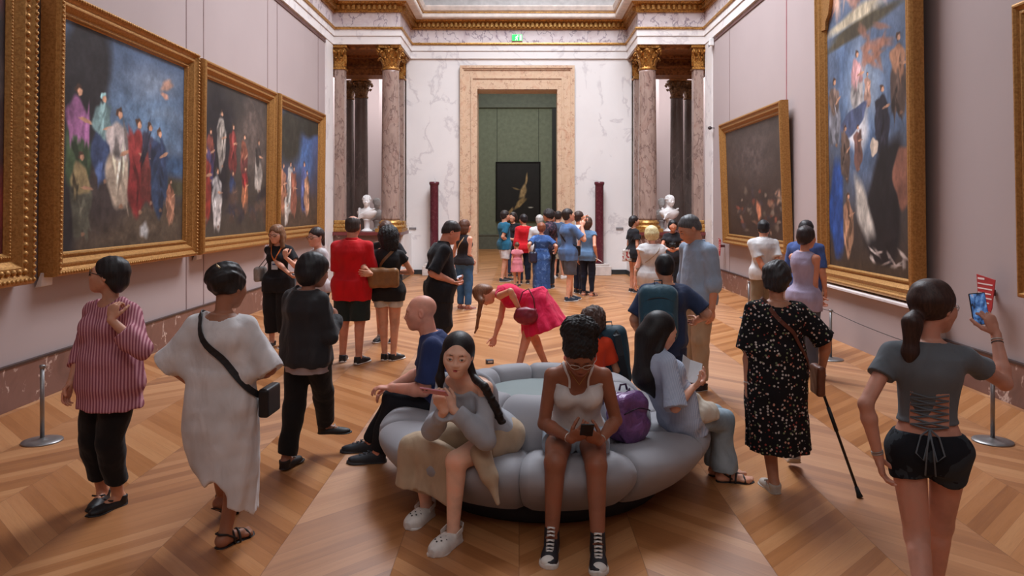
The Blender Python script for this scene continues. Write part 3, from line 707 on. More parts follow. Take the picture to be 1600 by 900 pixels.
# ------------------------------------------------------------------ round bench
BC = Vector((.17, 5.40, 0)); BR = 1.10; NS = 10
def m_velvet(c1, c2, nm):
    t = NT(nm); p = t.pos(); n = t.noise(p, 3, 4); n2 = t.noise(p, 300, 2); t.bump(n2, .12, .001)
    t.b.inputs['Sheen Weight'].default_value = .15; t.b.inputs['Sheen Roughness'].default_value = .4
    return t.done(t.ramp(n, [(.3, c1), (.7, c2)]), .7, 0, .3)
bm_ = g('bench', lambda: m_velvet((150, 149, 154), (160, 159, 164), 'grey_felt'))
bm2 = g('bench2', lambda: m_velvet((128, 140, 140), (136, 148, 148), 'green_grey_felt'))
bench = empty('round_bench', BC); tag(bench, 'large round grey upholstered bench with bulging segments in the middle of the floor', 'bench')
def segs(name, prof, n, off, bulge, m_, edge=.5, nu=12):
    """prof: (r, z) loop; segments pillow out between the seams"""
    P_ = [Vector(q) for q in prof]; c = sum(P_, Vector((0, 0))) / len(P_)
    for k in range(n):
        vs = []; fs = []; M_ = len(P_)
        for i in range(nu + 1):
            u = i / nu; a = off + 2 * PI * (k + u * .994 + .003) / n
            b = (1 - abs(2 * u - 1) ** 5) ** .5 if 0 < u < 1 else 0
            for q in P_:
                d = (q - c); L = d.length; e = d / max(L, 1e-6)
                q2 = q - e * min(bulge, L * .6) * (1 - b)
                vs.append((q2.x * math.cos(a), q2.x * math.sin(a), q2.y))
        for i in range(nu):
            for j in range(M_):
                j2 = (j + 1) % M_; fs.append((i * M_ + j, i * M_ + j2, (i + 1) * M_ + j2, (i + 1) * M_ + j))
        fs.append(tuple(range(M_))[::-1]); fs.append(tuple(nu * M_ + j for j in range(M_)))
        mb = MB(); mb.add(vs, fs, True); mb.build(name, m_, bench)
def smooth_loop(pts, it=2):
    for _ in range(it):
        out = []
        for i in range(len(pts)):
            a, b = Vector(pts[i]), Vector(pts[(i + 1) % len(pts)]); out += [tuple(a * .75 + b * .25), tuple(a * .25 + b * .75)]
        pts = out
    return pts
segs('seat_cushion', smooth_loop([(.45, .12), (.80, .09), (.95, .12), (1.10, .25), (1.16, .37), (1.07, .45), (.90, .455), (.70, .42), (.45, .40)]), NS, .16, .026, bm_)
segs('backrest_cushion', smooth_loop([(.40, .30), (.74, .36), (.76, .46), (.68, .60), (.60, .68), (.50, .70), (.42, .66), (.38, .50)]), NS, .16 + PI / 10, .026, bm_)
m = MB(); m.lathe([(.0, .30), (.47, .30), (.46, .56), (.40, .60), (.0, .585)], 0, 0, 48); m.build('centre_pad', bm2, bench)
m = MB(); m.lathe([(.80, 0), (.82, .02), (.82, .11), (.5, .13)], 0, 0, 48); m.build('plinth', plain((40, 38, 40), .7, name='dark_plinth'), bench)
# ------------------------------------------------------------------ distance-field modelling of figures, clothes, shoes, bags
F32 = np.float32
def V(*a): return np.array(a, float)
def nz(v): v = np.asarray(v, float); return v / max(1e-9, np.linalg.norm(v))
class Sdf:
    def __init__(s): s.ops = []
    def add(s, f, lo, hi, k=.01, mode='u'):
        s.ops.append((f, np.asarray(lo, float), np.asarray(hi, float), k, mode)); return s
    # primitives -------------------------------------------------
    def cap(s, a, b, ra, rb, k=.012, flat=(0, 0), mode='u'):
        a, b = np.asarray(a, float), np.asarray(b, float); ba = b - a; L = max(1e-6, np.linalg.norm(ba)); u = ba / L
        def f(X, Y, Z):
            x, y, z = X - a[0], Y - a[1], Z - a[2]; t = (x * u[0] + y * u[1] + z * u[2])
            tc = np.clip(t, -.1 * L if flat[0] else 0, 1.2 * L if flat[1] else L)
            d = np.sqrt((x - tc * u[0]) ** 2 + (y - tc * u[1]) ** 2 + (z - tc * u[2]) ** 2) - (ra + (rb - ra) * tc / L)
            if flat[0]: d = np.maximum(d, -t)
            if flat[1]: d = np.maximum(d, t - L)
            return d
        r = max(ra, rb); return s.add(f, np.minimum(a, b) - r, np.maximum(a, b) + r, k, mode)
    def ell(s, c, r, R=None, k=.012, mode='u'):
        c = np.asarray(c, float); r = np.asarray(r, float); R = np.eye(3) if R is None else R
        def f(X, Y, Z):
            x, y, z = X - c[0], Y - c[1], Z - c[2]
            q = [(x * R[0, i] + y * R[1, i] + z * R[2, i]) for i in range(3)]
            k0 = np.sqrt((q[0] / r[0]) ** 2 + (q[1] / r[1]) ** 2 + (q[2] / r[2]) ** 2)
            k1 = np.sqrt((q[0] / r[0] ** 2) ** 2 + (q[1] / r[1] ** 2) ** 2 + (q[2] / r[2] ** 2) ** 2) + 1e-6
            return k0 * (k0 - 1) / k1
        e = np.sqrt(((R * r) ** 2).sum(1)); return s.add(f, c - e, c + e, k, mode)
    def box(s, c, h, R=None, r=.01, k=.006, mode='u'):
        c = np.asarray(c, float); h = np.asarray(h, float) - r; R = np.eye(3) if R is None else R
        def f(X, Y, Z):
            x, y, z = X - c[0], Y - c[1], Z - c[2]
            q = [np.abs(x * R[0, i] + y * R[1, i] + z * R[2, i]) - h[i] for i in range(3)]
            return np.sqrt(np.maximum(q[0], 0) ** 2 + np.maximum(q[1], 0) ** 2 + np.maximum(q[2], 0) ** 2) + np.minimum(np.maximum(q[0], np.maximum(q[1], q[2])), 0) - r
        e = np.abs(R * (h + r)).sum(1); return s.add(f, c - e, c + e, k, mode)
    def loft(s, o, w_, u, v, st, k=.02, flat=(0, 0), mode='u', rip=None, sq=2.0):
        """st rows: s, a, b, cu, cv.  Elliptical sections along w_ from o."""
        o = np.asarray(o, float); w_, u, v = nz(w_), nz(u), nz(v); st = np.asarray(st, float)
        S = st[:, 0]
        m = 6; SS = [];
        for i in range(len(S) - 1):
            for j in range(m): SS.append(S[i] + (S[i + 1] - S[i]) * j / m)
        SS.append(S[-1]); SS = np.array(SS); tab = []
        for c in range(1, 5):
            # Catmull-Rom through the stations
            y = st[:, c]; out = []
            for i in range(len(S) - 1):
                y0, y1, y2, y3 = y[max(i - 1, 0)], y[i], y[i + 1], y[min(i + 2, len(S) - 1)]
                for j in range(m):
                    t = j / m; out.append(.5 * (2 * y1 + (y2 - y0) * t + (2 * y0 - 5 * y1 + 4 * y2 - y3) * t * t + (3 * y1 - y0 - 3 * y2 + y3) * t ** 3))
            out.append(y[-1]); tab.append(np.array(out))
        def f(X, Y, Z):
            x, y, z = X - o[0], Y - o[1], Z - o[2]
            t = x * w_[0] + y * w_[1] + z * w_[2]; tc = np.clip(t, S[0], S[-1])
            a, b, cu, cv = [np.interp(tc, SS, q) for q in tab]
            p = x * u[0] + y * u[1] + z * u[2] - cu; q = x * v[0] + y * v[1] + z * v[2] - cv
            if rip:
                n, amp, s0, s1, ph = rip
                th = np.arctan2(q / b, p / a); g_ = np.clip((t - s0) / (s1 - s0), 0, 1)
                e = 1 + amp * g_ * (np.sin(n * th + ph) + .5 * np.sin((n * 1.7) * th + 2.1 * ph + 1)); a = a * e; b = b * e
            if sq == 2.0: rr = np.sqrt((p / a) ** 2 + (q / b) ** 2)
            else: rr = (np.abs(p / a) ** sq + np.abs(q / b) ** sq) ** (1 / sq)
            d = (rr - 1) * np.minimum(a, b)
            lo, hi = S[0] - t, t - S[-1]
            if flat[0]: d = np.maximum(d, lo)
            else: lo = np.maximum(lo, 0); d = np.where(lo > 0, np.sqrt(np.maximum(d + .0, 0) ** 2 + lo ** 2) + np.minimum(d, 0) * 0 - 0, d)
            if flat[1]: d = np.maximum(d, hi)
            else: hi = np.maximum(hi, 0); d = np.where(hi > 0, np.sqrt(np.maximum(d, 0) ** 2 + hi ** 2), d)
            return d
        r = np.max(st[:, 1:3]) * (1.0 + (rip[1] * 1.6 if rip else 0)); pts = np.array([o + w_ * q[0] + u * q[3] + v * q[4] for q in st])
        return s.add(f, pts.min(0) - r, pts.max(0) + r, k, mode)
    def cut(s, p, n):            # removes the side n points to
        p = np.asarray(p, float); n = nz(n)
        return s.add(lambda X, Y, Z: (X - p[0]) * n[0] + (Y - p[1]) * n[1] + (Z - p[2]) * n[2], (0, 0, 0), (0, 0, 0), 0, 'i')
    def wr(s, amp, f=14., seed=0):   # soft creases
        r = np.random.RandomState(seed); D = r.randn(4, 3); D = D / np.linalg.norm(D, axis=1)[:, None]; ph = r.rand(4) * 6
        def g_(X, Y, Z):
            q = [np.sin(f * (1 + .5 * i) * (X * D[i, 0] + Y * D[i, 1] + Z * D[i, 2] * .8) + ph[i]) for i in range(4)]
            return amp * (q[0] * q[1] + .7 * q[2] * q[3] + .4 * q[1] * q[2])
        return s.add(g_, (0, 0, 0), (0, 0, 0), 0, 'd')
    def bounds(s):
        U_ = [o for o in s.ops if o[4] == 'u']
        return np.min([o[1] for o in U_], 0), np.max([o[2] for o in U_], 0)
    def eval(s, lo, n, res):
        ax = [(lo[i] + res * np.arange(n[i])).astype(F32) for i in range(3)]
        Fd = np.full(n, .08, F32); pad = max(.02, 2.5 * res)
        for f, a, b, k, mode in s.ops:
            if mode in 'id':
                q = f(ax[0][:, None, None], ax[1][None, :, None], ax[2][None, None, :])
                Fd = np.maximum(Fd, q).astype(F32) if mode == 'i' else (Fd + q).astype(F32); continue
            i0 = np.maximum(0, np.floor((a - k - pad - lo) / res).astype(int)); i1 = np.minimum(n, np.ceil((b + k + pad - lo) / res).astype(int) + 1)
            if np.any(i1 <= i0): continue
            sl = tuple(slice(i0[i], i1[i]) for i in range(3))
            q = f(ax[0][sl[0]][:, None, None], ax[1][sl[1]][None, :, None], ax[2][sl[2]][None, None, :]).astype(F32)
            A = Fd[sl]
            if mode == 's': q = -q; h = np.clip(.5 + .5 * (q - A) / max(k, 1e-5), 0, 1); Fd[sl] = A + (q - A) * h + k * h * (1 - h)
            else: h = np.clip(.5 + .5 * (q - A) / max(k, 1e-5), 0, 1); Fd[sl] = q + (A - q) * h - k * h * (1 - h)
        return Fd
    def mesh(s, res, lo=None, hi=None):
        if lo is None: lo, hi = s.bounds(); lo = lo - 3 * res - .01; hi = hi + 3 * res + .01
        lo = np.floor(np.asarray(lo) / res) * res; n = np.ceil((np.asarray(hi) - lo) / res).astype(int) + 1
        return nets(s.eval(lo, tuple(n), res), lo, res)
CO = np.array([[i, j, k] for i in (0, 1) for j in (0, 1) for k in (0, 1)])
ED = [(a, b) for a in range(8) for b in range(a + 1, 8) if abs(CO[a] - CO[b]).sum() == 1]
def nets(Fd, lo, res):
    I = Fd < 0; n = np.array(Fd.shape)
    c = np.zeros(n - 1, np.uint8)
    for q in CO: c += I[q[0]:n[0] - 1 + q[0], q[1]:n[1] - 1 + q[1], q[2]:n[2] - 1 + q[2]]
    act = (c > 0) & (c < 8); A = np.argwhere(act)
    if len(A) == 0: return np.zeros((0, 3)), np.zeros((0, 4), int)
    idx = np.full(act.shape, -1, np.int64); idx[act] = np.arange(len(A))
    val = np.stack([Fd[A[:, 0] + q[0], A[:, 1] + q[1], A[:, 2] + q[2]] for q in CO], 1)
    P = np.zeros((len(A), 3)); W_ = np.zeros(len(A))
    for a, b in ED:
        va, vb = val[:, a], val[:, b]; m = (va < 0) != (vb < 0); t = np.where(m, va / np.where(m, va - vb, 1), 0)
        P += m[:, None] * (CO[a] + (CO[b] - CO[a]) * t[:, None]); W_ += m
    P = lo + res * (A + P / W_[:, None])
    Q = []
    for ax in range(3):
        o = [i for i in range(3) if i != ax]
        sl0 = [slice(None)] * 3; sl1 = [slice(None)] * 3; sl0[ax] = slice(0, -1); sl1[ax] = slice(1, None)
        for i in o: sl0[i] = slice(1, -1); sl1[i] = slice(1, -1)
        a, b = I[tuple(sl0)], I[tuple(sl1)]; m = a != b; E = np.argwhere(m)
        if len(E) == 0: continue
        E2 = E.copy(); E2[:, o[0]] += 1; E2[:, o[1]] += 1
        def at(d0, d1):
            g_ = E2.copy(); g_[:, o[0]] -= d0; g_[:, o[1]] -= d1; return idx[g_[:, 0], g_[:, 1], g_[:, 2]]
        q = np.stack([at(1, 1), at(0, 1), at(0, 0), at(1, 0)], 1)
        fl = a[m] ^ (ax == 1); q[~fl] = q[~fl][:, ::-1]; Q.append(q)
    return P, np.concatenate(Q)
def mk(name, parts, m_, parent, smooth=True):
    """parts: list of (verts, quads)"""
    vs = np.concatenate([p[0] for p in parts]); off = 0; fs = []
    for p in parts: fs.append(p[1] + off); off += len(p[0])
    fs = np.concatenate(fs); ok = (fs >= 0).all(1); fs = fs[ok]
    me = bpy.data.meshes.new(name); me.vertices.add(len(vs)); me.vertices.foreach_set('co', vs.astype(F32).ravel())
    me.loops.add(fs.size); me.loops.foreach_set('vertex_index', fs.astype(np.int32).ravel())
    me.polygons.add(len(fs)); me.polygons.foreach_set('loop_start', (np.arange(len(fs)) * 4).astype(np.int32))
    me.polygons.foreach_set('use_smooth', np.ones(len(fs), bool)); me.update(calc_edges=True)
    me.materials.append(m_); o = bpy.data.objects.new(name, me); COL.objects.link(o)
    if parent: o.parent = parent
    return o
def sd(name, S, res, m_, parent):
    p = S.mesh(res)
    if len(p[0]) == 0: return None
    return mk(name, [p], m_, parent)

# ------------------------------------------------------------------ pose
def rz(a): c, s = math.cos(a), math.sin(a); return np.array([[c, -s, 0], [s, c, 0], [0, 0, 1.]])
def rx(a): c, s = math.cos(a), math.sin(a); return np.array([[1, 0, 0], [0, c, -s], [0, s, c]])
def ry(a): c, s = math.cos(a), math.sin(a); return np.array([[c, 0, s], [0, 1, 0], [-s, 0, c]])
D2R = math.radians
def ik(a, c, l1, l2, pole):
    a, c = np.asarray(a, float), np.asarray(c, float); d = c - a; L = np.linalg.norm(d); u = d / L
    L2 = min(L, (l1 + l2) * .998); c = a + u * L2
    x = (l1 * l1 - l2 * l2 + L2 * L2) / (2 * L2); h = math.sqrt(max(0, l1 * l1 - x * x))
    p = np.asarray(pole, float); p = nz(p - u * p.dot(u)); return a + u * x + p * h, c
class J: pass
def pose(H=1.65, male=False, w=1.0, hip=None, lean=0, side=0, twist=0, hyaw=0, hpitch=0, hroll=0, RH=None, LH=None, RE=None, LE=None,
         RF=None, LF=None, RK=None, LK=None, hd=None, spine=0, hipyaw=0, neckf=0):
    """figure frame: +Y forward, +X its right, Z up. angles in degrees; lean + = forward; hyaw + = to its left"""
    j = J(); j.H, j.male, j.w = H, male, w
    j.hip = V(0, 0, .528 * H) if hip is None else np.asarray(hip, float)
    Rh = rz(D2R(hipyaw)); Rt = rz(D2R(twist)) @ rx(-D2R(lean)) @ ry(D2R(side)); j.Rh, j.Rt = Rh, Rt
    T = .30 * H; j.T = T; up = Rt @ V(0, 0, 1); j.up, j.u, j.v = up, Rt @ V(1, 0, 0), Rt @ V(0, 1, 0)
    j.neck = j.hip + up * T; sw = (.102 if male else .091) * H
    j.hd = rz(D2R(hyaw)) @ rx(-D2R(hpitch)) @ ry(D2R(hroll))
    j.hh = .139 * H
    nd = nz(up * .6 + j.hd @ V(0, .12, 1) * .6 + V(0, 1, 0) @ np.eye(3) * neckf); j.head = j.neck + nd * .046 * H + j.hd @ V(0, .014 * H, .048 * H)
    hw = (.052 if male else .054) * H
    sh = j.neck - up * .043 * H
    la, lf, lt, ls = .172 * H, .148 * H, .24 * H, .238 * H; j.la, j.lf = la, lf
    j.S, j.E, j.Wr, j.HJ, j.K, j.A, j.foot = {}, {}, {}, {}, {}, {}, {}
    for k, sg, hnd, pol in (('R', 1, RH, RE), ('L', -1, LH, LE)):
        j.S[k] = sh + j.u * sg * sw
        if hnd is None: hnd = j.S[k] + V(sg * .04 * H, .01 * H, -.315 * H)
        pol = V(sg * .3, -1, 0) if pol is None else V(*pol)
        j.E[k], j.Wr[k] = ik(j.S[k], hnd, la, lf, pol)
    for k, sg, ft, pol in (('R', 1, RF, RK), ('L', -1, LF, LK)):
        j.HJ[k] = j.hip + Rh @ V(sg * hw, 0, -.005 * H)
        if ft is None: ft = (sg * .055 * H, 0, 0, -sg * 8, 0)
        ft = list(ft) + [0] * (5 - len(ft))
        fr = rz(D2R(ft[3])) @ rx(D2R(ft[4])); ank = V(*ft[:3]) + V(0, 0, .045 * H) 
        pol = V(0, 1, 0) if pol is None else V(*pol)
        j.K[k], j.A[k] = ik(j.HJ[k], ank, lt, ls, pol); j.foot[k] = fr
    return j
def torso_st(j, off=0.0, lo=-.045, hi=.30, hem=0.0, waist=0.0, belly=0.0):
    H, w = j.H, j.w
    if j.male: S = [(-.06, .070, .052), (-.02, .088, .062), (.03, .088, .062), (.09, .082, .058), (.15, .088, .062), (.21, .100, .066), (.255, .098, .058), (.285, .068, .044), (.30, .045, .038)]
    else: S = [(-.06, .074, .056), (-.02, .096, .068), (.03, .092, .064), (.09, .073, .052), (.15, .076, .056), (.21, .086, .060), (.255, .086, .052), (.285, .058, .038), (.30, .038, .034)]
    out = []
    for s_, a, b in S:
        ww = w if s_ < .24 else 1 + (w - 1) * .4
        bl = belly * math.exp(-((s_ - .06) / .07) ** 2)
        extra = off + (hem * max(0, (.06 - s_) / .12)) + (waist * math.exp(-((s_ - .09) / .05) ** 2))
        out.append((s_ * H, a * H * ww + extra, b * H * ww + extra + bl / 2, 0, (-.012 * H if s_ > .2 else .0) + bl / 2 + (.004 * H if .05 < s_ < .12 else 0)))
    return out
def add_torso(S, j, off=0., k=.02, bust=True, hem=0., waist=0., belly=0., lo=None, hi=None, butt=True):
    H = j.H; st = torso_st(j, off, hem=hem, waist=waist, belly=belly)
    if lo is not None:
        st = [q for q in st if q[0] > lo * H + .01]; a = np.array(torso_st(j, off, hem=hem, waist=waist, belly=belly)); st = [tuple([lo * H] + [np.interp(lo * H, a[:, 0], a[:, c]) + (hem * max(0, -lo - .06) * 5 if c < 3 else 0) for c in range(1, 5)])] + st
    S.loft(j.hip, j.up, j.u, j.v, st, k, flat=(1 if lo is not None else 0, 0))
    for sg, kk in ((1, 'R'), (-1, 'L')):
        if bust and not j.male: S.ell(j.hip + j.up * .195 * H + j.v * (.038 * H) * j.w + j.u * sg * .040 * H, V(.036, .034, .036) * H * j.w + off, j.Rt, .03)
        if butt: S.ell(j.hip - j.Rh @ V(-sg * .040 * H, .028 * H * j.w, .014 * H), (V(.042, .036, .046) if j.male else V(.046, .041, .050)) * H * j.w + off * .8, None, .03)
        S.cap(j.neck - j.up * .022 * H + j.u * sg * .03 * H, j.S[kk], (.027 if j.male else .022) * H + off * .5, (.027 if j.male else .023) * H + off * .55, .025)
def arm_r(j):
    q = (1 if j.male else .86) * (1 + (j.w - 1) * .7) * j.H; return .031 * q, .0235 * q, .024 * q, .0155 * q
def leg_r(j):
    q = j.H * (1 + (j.w - 1) * .7); m = 1 if j.male else 1.0; return .052 * q * m, .034 * q, .031 * q, .0205 * q
def add_arm(S, j, k, off=0., f0=0., f1=2., flat=0, kk=.015, flare=0.):
    a, b, c, d = arm_r(j); s_, e, w_ = j.S[k], j.E[k], j.Wr[k]
    t = min(f1, 1.); p = s_ + (e - s_) * t; last = f1 <= 1
    if f0 < 1:
        S.cap(s_, p, a * .94 + off * .6, a + (b - a) * t + off + (flare if last else 0), kk, (0, 1 if (flat and last) else 0))
    if f1 > 1:
        t = f1 - 1; p = e + (w_ - e) * t
        m = e + (w_ - e) * min(.28, t); S.cap(e, m, b + off, c * 1.06 + off, kk)
        S.cap(m, p, c * 1.06 + off, c + (d - c) * t + off + flare, kk, (0, 1 if flat else 0))
def add_leg(S, j, k, off=0., f1=2., flat=0, offk=None, offa=None, kk=.02, calf=True):
    a, b, c, d = leg_r(j); h, n, q = j.HJ[k], j.K[k], j.A[k]; offk = off if offk is None else offk; offa = offk if offa is None else offa
    t = min(f1, 1.); last = f1 <= 1; p = h + (n - h) * t
    S.cap(h, p, a + off, a + (b - a) * t + off + (offk - off) * t, kk, (0, 1 if (flat and last) else 0))
    if f1 > 1:
        t = f1 - 1; p = n + (q - n) * t; S.cap(n, p, b * .98 + offk, (b * .98 + (d - b * .98) * t) + offk + (offa - offk) * t, kk, (0, 1 if flat else 0))
        if calf and t > .4:
            u = nz(q - n); th = nz(n - h); back = nz(-(u - th * 0) * 0 + (np.cross(u, np.cross(u, j.foot[k] @ V(0, 1, 0))))); 
            S.cap(n + u * .05 * j.H + back * .010 * j.H, n + u * .12 * j.H + back * .006 * j.H, c * .82 + offk * .8, c * .62 + offk * .8, .02)
def foot_pts(j, k):
    H = j.H; R = j.foot[k]; a = j.A[k]; return R, a, H
def add_foot(S, j, k, off=0., mode='full'):
    R, a, H = foot_pts(j, k); b = a + R @ V(0, 0, -.045 * H) * 1.0
    g_ = lambda x, y, z: b + R @ (V(x, y, z) * H)
    sg = 1 if k == 'R' else -1
    S.cap(a + R @ V(0, 0, 0), g_(0, -.012, .024), .021 * H + off, .024 * H + off, .012)
    if mode == 'none': return
    if mode == 'mid': S.cap(g_(0, -.012, .024), g_(0, .045, .022), .019 * H, .015 * H, .012); S.cap(g_(0, .0, .032), g_(0, .05, .020), .016 * H, .012 * H, .012); return
    S.cap(g_(0, -.018, .020), g_(sg * .002, .07, .018), .020 * H + off, .017 * H + off, .015); S.cap(g_(-sg * .006, .0, .034), g_(-sg * .004, .06, .018), .018 * H + off, .014 * H + off, .015)
    S.ell(g_(sg * .002, .083, .013), V(.029, .03, .013) * H + off, R, .01)
    for q in range(5):
        x = -sg * (.021 - .0105 * q); L = (.120, .119, .114, .108, .100)[q]; r = (.0095, .0075, .007, .0065, .006)[q]
        S.cap(g_(x * .95, .09, .0095), g_(x, L, r), r * 1.1 * H + off, r * H + off, .003)
def hand_frame(j, k, d=None, n=None):
    fd = nz(j.Wr[k] - j.E[k]); d = fd if d is None else nz(d); sg = 1 if k == 'R' else -1
    n = (-j.u * sg) if n is None else np.asarray(n, float); n = nz(n - d * n.dot(d)); t = np.cross(d, n) * sg
    return d, n, t
def add_hand(S, j, k, d=None, n=None, curl=.35, thumb=.5, spread=.0, point=None, curls=None):
    d, n, t = hand_frame(j, k, d, n); L = .106 * j.H; w_ = j.Wr[k]; r = arm_r(j)[3]; q = L / .18
    kn = w_ + d * .088 * q
    Rm = np.stack([t, n, d], 1)
    S.cap(w_, w_ + d * .03 * q, r * .98, .019 * q, .012)
    S.ell(w_ + d * .052 * q, V(.040, .0155, .050) * q, Rm, .012); S.ell(w_ + d * .075 * q, V(.041, .0125, .022) * q, Rm, .008)
    for i, (x, l, rr) in enumerate(((.029, .074, .0088), (.0095, .082, .0090), (-.0105, .076, .0086), (-.029, .060, .0078))):
        c = curls[i] if curls else curl * (1 + .12 * i); p = kn + t * x * q - d * .006 * q * (i == 3) - d * .003 * q * (i == 0); a = 0.
        dr = nz(d + t * x * spread * 12)
        for seg, (fr, ca) in enumerate(((.46, 58), (.30, 72), (.24, 48))):
            a += D2R(ca * c); e = dr * math.cos(a) + n * math.sin(a); p2 = p + e * l * fr * q
            S.cap(p, p2, rr * q * (1 - .09 * seg), rr * q * (.94 - .1 * seg), .003); p = p2
    p = w_ + d * .022 * q + t * .022 * q + n * .004 * q
    for seg, (l, rr, a, b) in enumerate(((.042, .0125, .75, .35), (.034, .0105, .35, .35 + thumb * .6), (.028, .0092, .1, .35 + thumb * 1.1))):
        e = nz(d * (.75 + .1 * seg) + t * a * (1.1 - thumb * .5) + n * b); p2 = p + e * l * q; S.cap(p, p2, rr * q, rr * q * .92, .005); p = p2
def grip_point(j, k, d=None, n=None, fwd=.09, out=.03):
    d, n, t = hand_frame(j, k, d, n); q = .106 * j.H / .18; return j.Wr[k] + d * fwd * q + n * out * q
def hg(j, x, y, z): return j.head + j.hd @ (V(x, y, z) * j.hh)
def add_head(S, j, neck=True, ears=True, detail=True):
    h = j.hh; R = j.hd; e = lambda c, r, k=.01, mode='u': S.ell(hg(j, *c), V(*r) * h, R, k * h / .22, mode)
    m = j.male
    if neck: S.cap(j.neck - j.up * .02 * j.H, hg(j, 0, -.10, -.22), (.036 if m else .029) * j.H, (.036 if m else .028) * j.H, .02)
    e((0, -.06, .12), (.345, .425, .37)); e((0, .10, -.10), (.29, .33, .36), .03)
    e((0, .22, -.34), (.155, .17, .13), .04)                                   # jaw front
    for sg in (1, -1):
        S.cap(hg(j, sg * .235, .02, -.20), hg(j, sg * .07, .27, -.40), .075 * h, .065 * h, .03)
        e((sg * .185, .24, -.10), (.11, .12, .12), .04)
    e((0, .29, -.415), (.075, .075, .06), .03)                                  # chin
    if detail:
        S.cap(hg(j, -.15, .345, .085), hg(j, .15, .345, .085), .045 * h, .045 * h, .03)
        for sg in (1, -1): e((sg * .145, .425, .005), (.095, .075, .055), .025, 's')
        S.cap(hg(j, 0, .375, .05), hg(j, 0, .475, -.13), .030 * h, .042 * h, .018)
        for sg in (1, -1): e((sg * .050, .435, -.145), (.036, .045, .03), .008)
        e((0, .335, -.235), (.13, .09, .085), .03)
        e((0, .418, -.238), (.085, .030, .018), .008); e((0, .408, -.285), (.075, .034, .022), .008)
        e((0, .446, -.262), (.085, .02, .006), .006, 's')
        for sg in (1, -1):
            e((sg * .145, .350, .0), (.085, .072, .062), .006)                 # eyelids
    else: S.cap(hg(j, 0, .36, .03), hg(j, 0, .47, -.13), .04 * h, .05 * h, .03)
    if ears:
        for sg in (1, -1):
            e((sg * .355, -.04, -.02), (.035, .075, .125), .01); e((sg * .385, -.02, -.01), (.02, .04, .07), .005, 's')
def ribbon_obj(name, pts, nrm_, w_, m_, parent, th=.004):
    return MB().ribbon(pts, nrm_, w_, th).build(name, m_, parent)

# ------------------------------------------------------------------ materials of people
def m_skin(c):
    c = tuple(min(245, v * 1.13) for v in c); t = NT('skin'); p = t.pos(); n = t.noise(p, 9, 4); c2 = tuple(v * .90 for v in c); c3 = (min(255, c[0] * 1.03), c[1] * .96, c[2] * .94)
    t.b.inputs['Subsurface Weight'].default_value = .12; t.b.inputs['Subsurface Radius'].default_value = (.6, .25, .15); t.b.inputs['Subsurface Scale'].default_value = .01
    t.bump(t.noise(p, 220, 2), .04, .001)
    return t.done(t.ramp(n, [(.3, c2), (.55, c), (.75, c3)]), .5, 0, .4)
def skin(c): return mat(('skin', c), lambda: m_skin(c))
def m_hair(c, curly=False):
    t = NT('hair'); p = t.pos(); c2 = tuple(min(255, v * 1.45 + 8) for v in c)
    if curly: n = t.noise(p, 70, 4, .7, 1.5)
    else: n = t.noise(t.mapping(p, (130, 130, 9)), 1.0, 4, .6, .4)
    t.bump(n, .7 if curly else .35, .010 if curly else .004)
    return t.done(t.ramp(n, [(.35, c), (.75, c2)]), .5, 0, .4)
def hairm(c, curly=False): return mat(('hair', c, curly), lambda: m_hair(c, curly))
def m_cloth(c, rough=.85, nm='cloth', sheen=.1, folds=.35):
    t = NT(nm); p = t.pos(); n = t.noise(t.mapping(p, (1, 1, .55), (.3, .2, 0)), 9, 2.5, .5, .5); n2 = t.noise(p, 420, 1)
    b1 = t.math('ADD', t.math('MULTIPLY', n, folds * 10), t.math('MULTIPLY', n2, .15)); t.bump(b1, .5, .010)
    c2 = tuple(v * .9 for v in c); t.b.inputs['Sheen Weight'].default_value = sheen
    return t.done(t.ramp(n, [(.3, c2), (.7, c)]), rough, 0, .25)
def cloth(c, nm='cloth', rough=.85, folds=.35): return mat(('cloth', c, nm, rough), lambda: m_cloth(c, rough, nm, .1, folds))
def m_stripe(c1, c2, per=.018, nm='striped_cotton', axis=0):
    t = NT(nm); p = t.pos(); sep = t.N('ShaderNodeSeparateXYZ'); t.L(p, sep.inputs[0])
    x = t.math('ADD', sep.outputs[0], t.math('MULTIPLY', sep.outputs[1], .8)); w_ = t.noise(p, 6, 2)
    x = t.math('ADD', x, t.math('MULTIPLY', w_, .012)); f = t.math('FRACT', t.math('DIVIDE', x, per)); m = t.math('GREATER_THAN', f, .5)
    n = t.noise(p, 7, 5, .55, .8); t.bump(n, .5, .02)
    return t.done(t.mix(m, (*lin(c1), 1), (*lin(c2), 1)), .85, 0, .2)
def m_floral():
    t = NT('floral_cotton'); p = t.pos(); v = t.N('ShaderNodeTexVoronoi'); t.L(p, v.inputs['Vector']); v.inputs['Scale'].default_value = 46
    d, cc = v.outputs['Distance'], v.outputs['Color']; sep = t.N('ShaderNodeSeparateColor'); t.L(cc, sep.inputs[0])
    fl = t.ramp(sep.outputs[0], [(.2, (196, 186, 180)), (.45, (150, 70, 62)), (.6, (120, 130, 96)), (.8, (200, 150, 130))]); fl.node.color_ramp.interpolation = 'CONSTANT'
    m = t.math('MULTIPLY', t.math('LESS_THAN', d, .33), t.math('GREATER_THAN', sep.outputs[1], .18))
    n = t.noise(p, 6, 4, .55, .8); t.bump(n, .5, .02)
    return t.done(t.mix(m, (*lin((24, 22, 25)), 1), fl), .85, 0, .2)
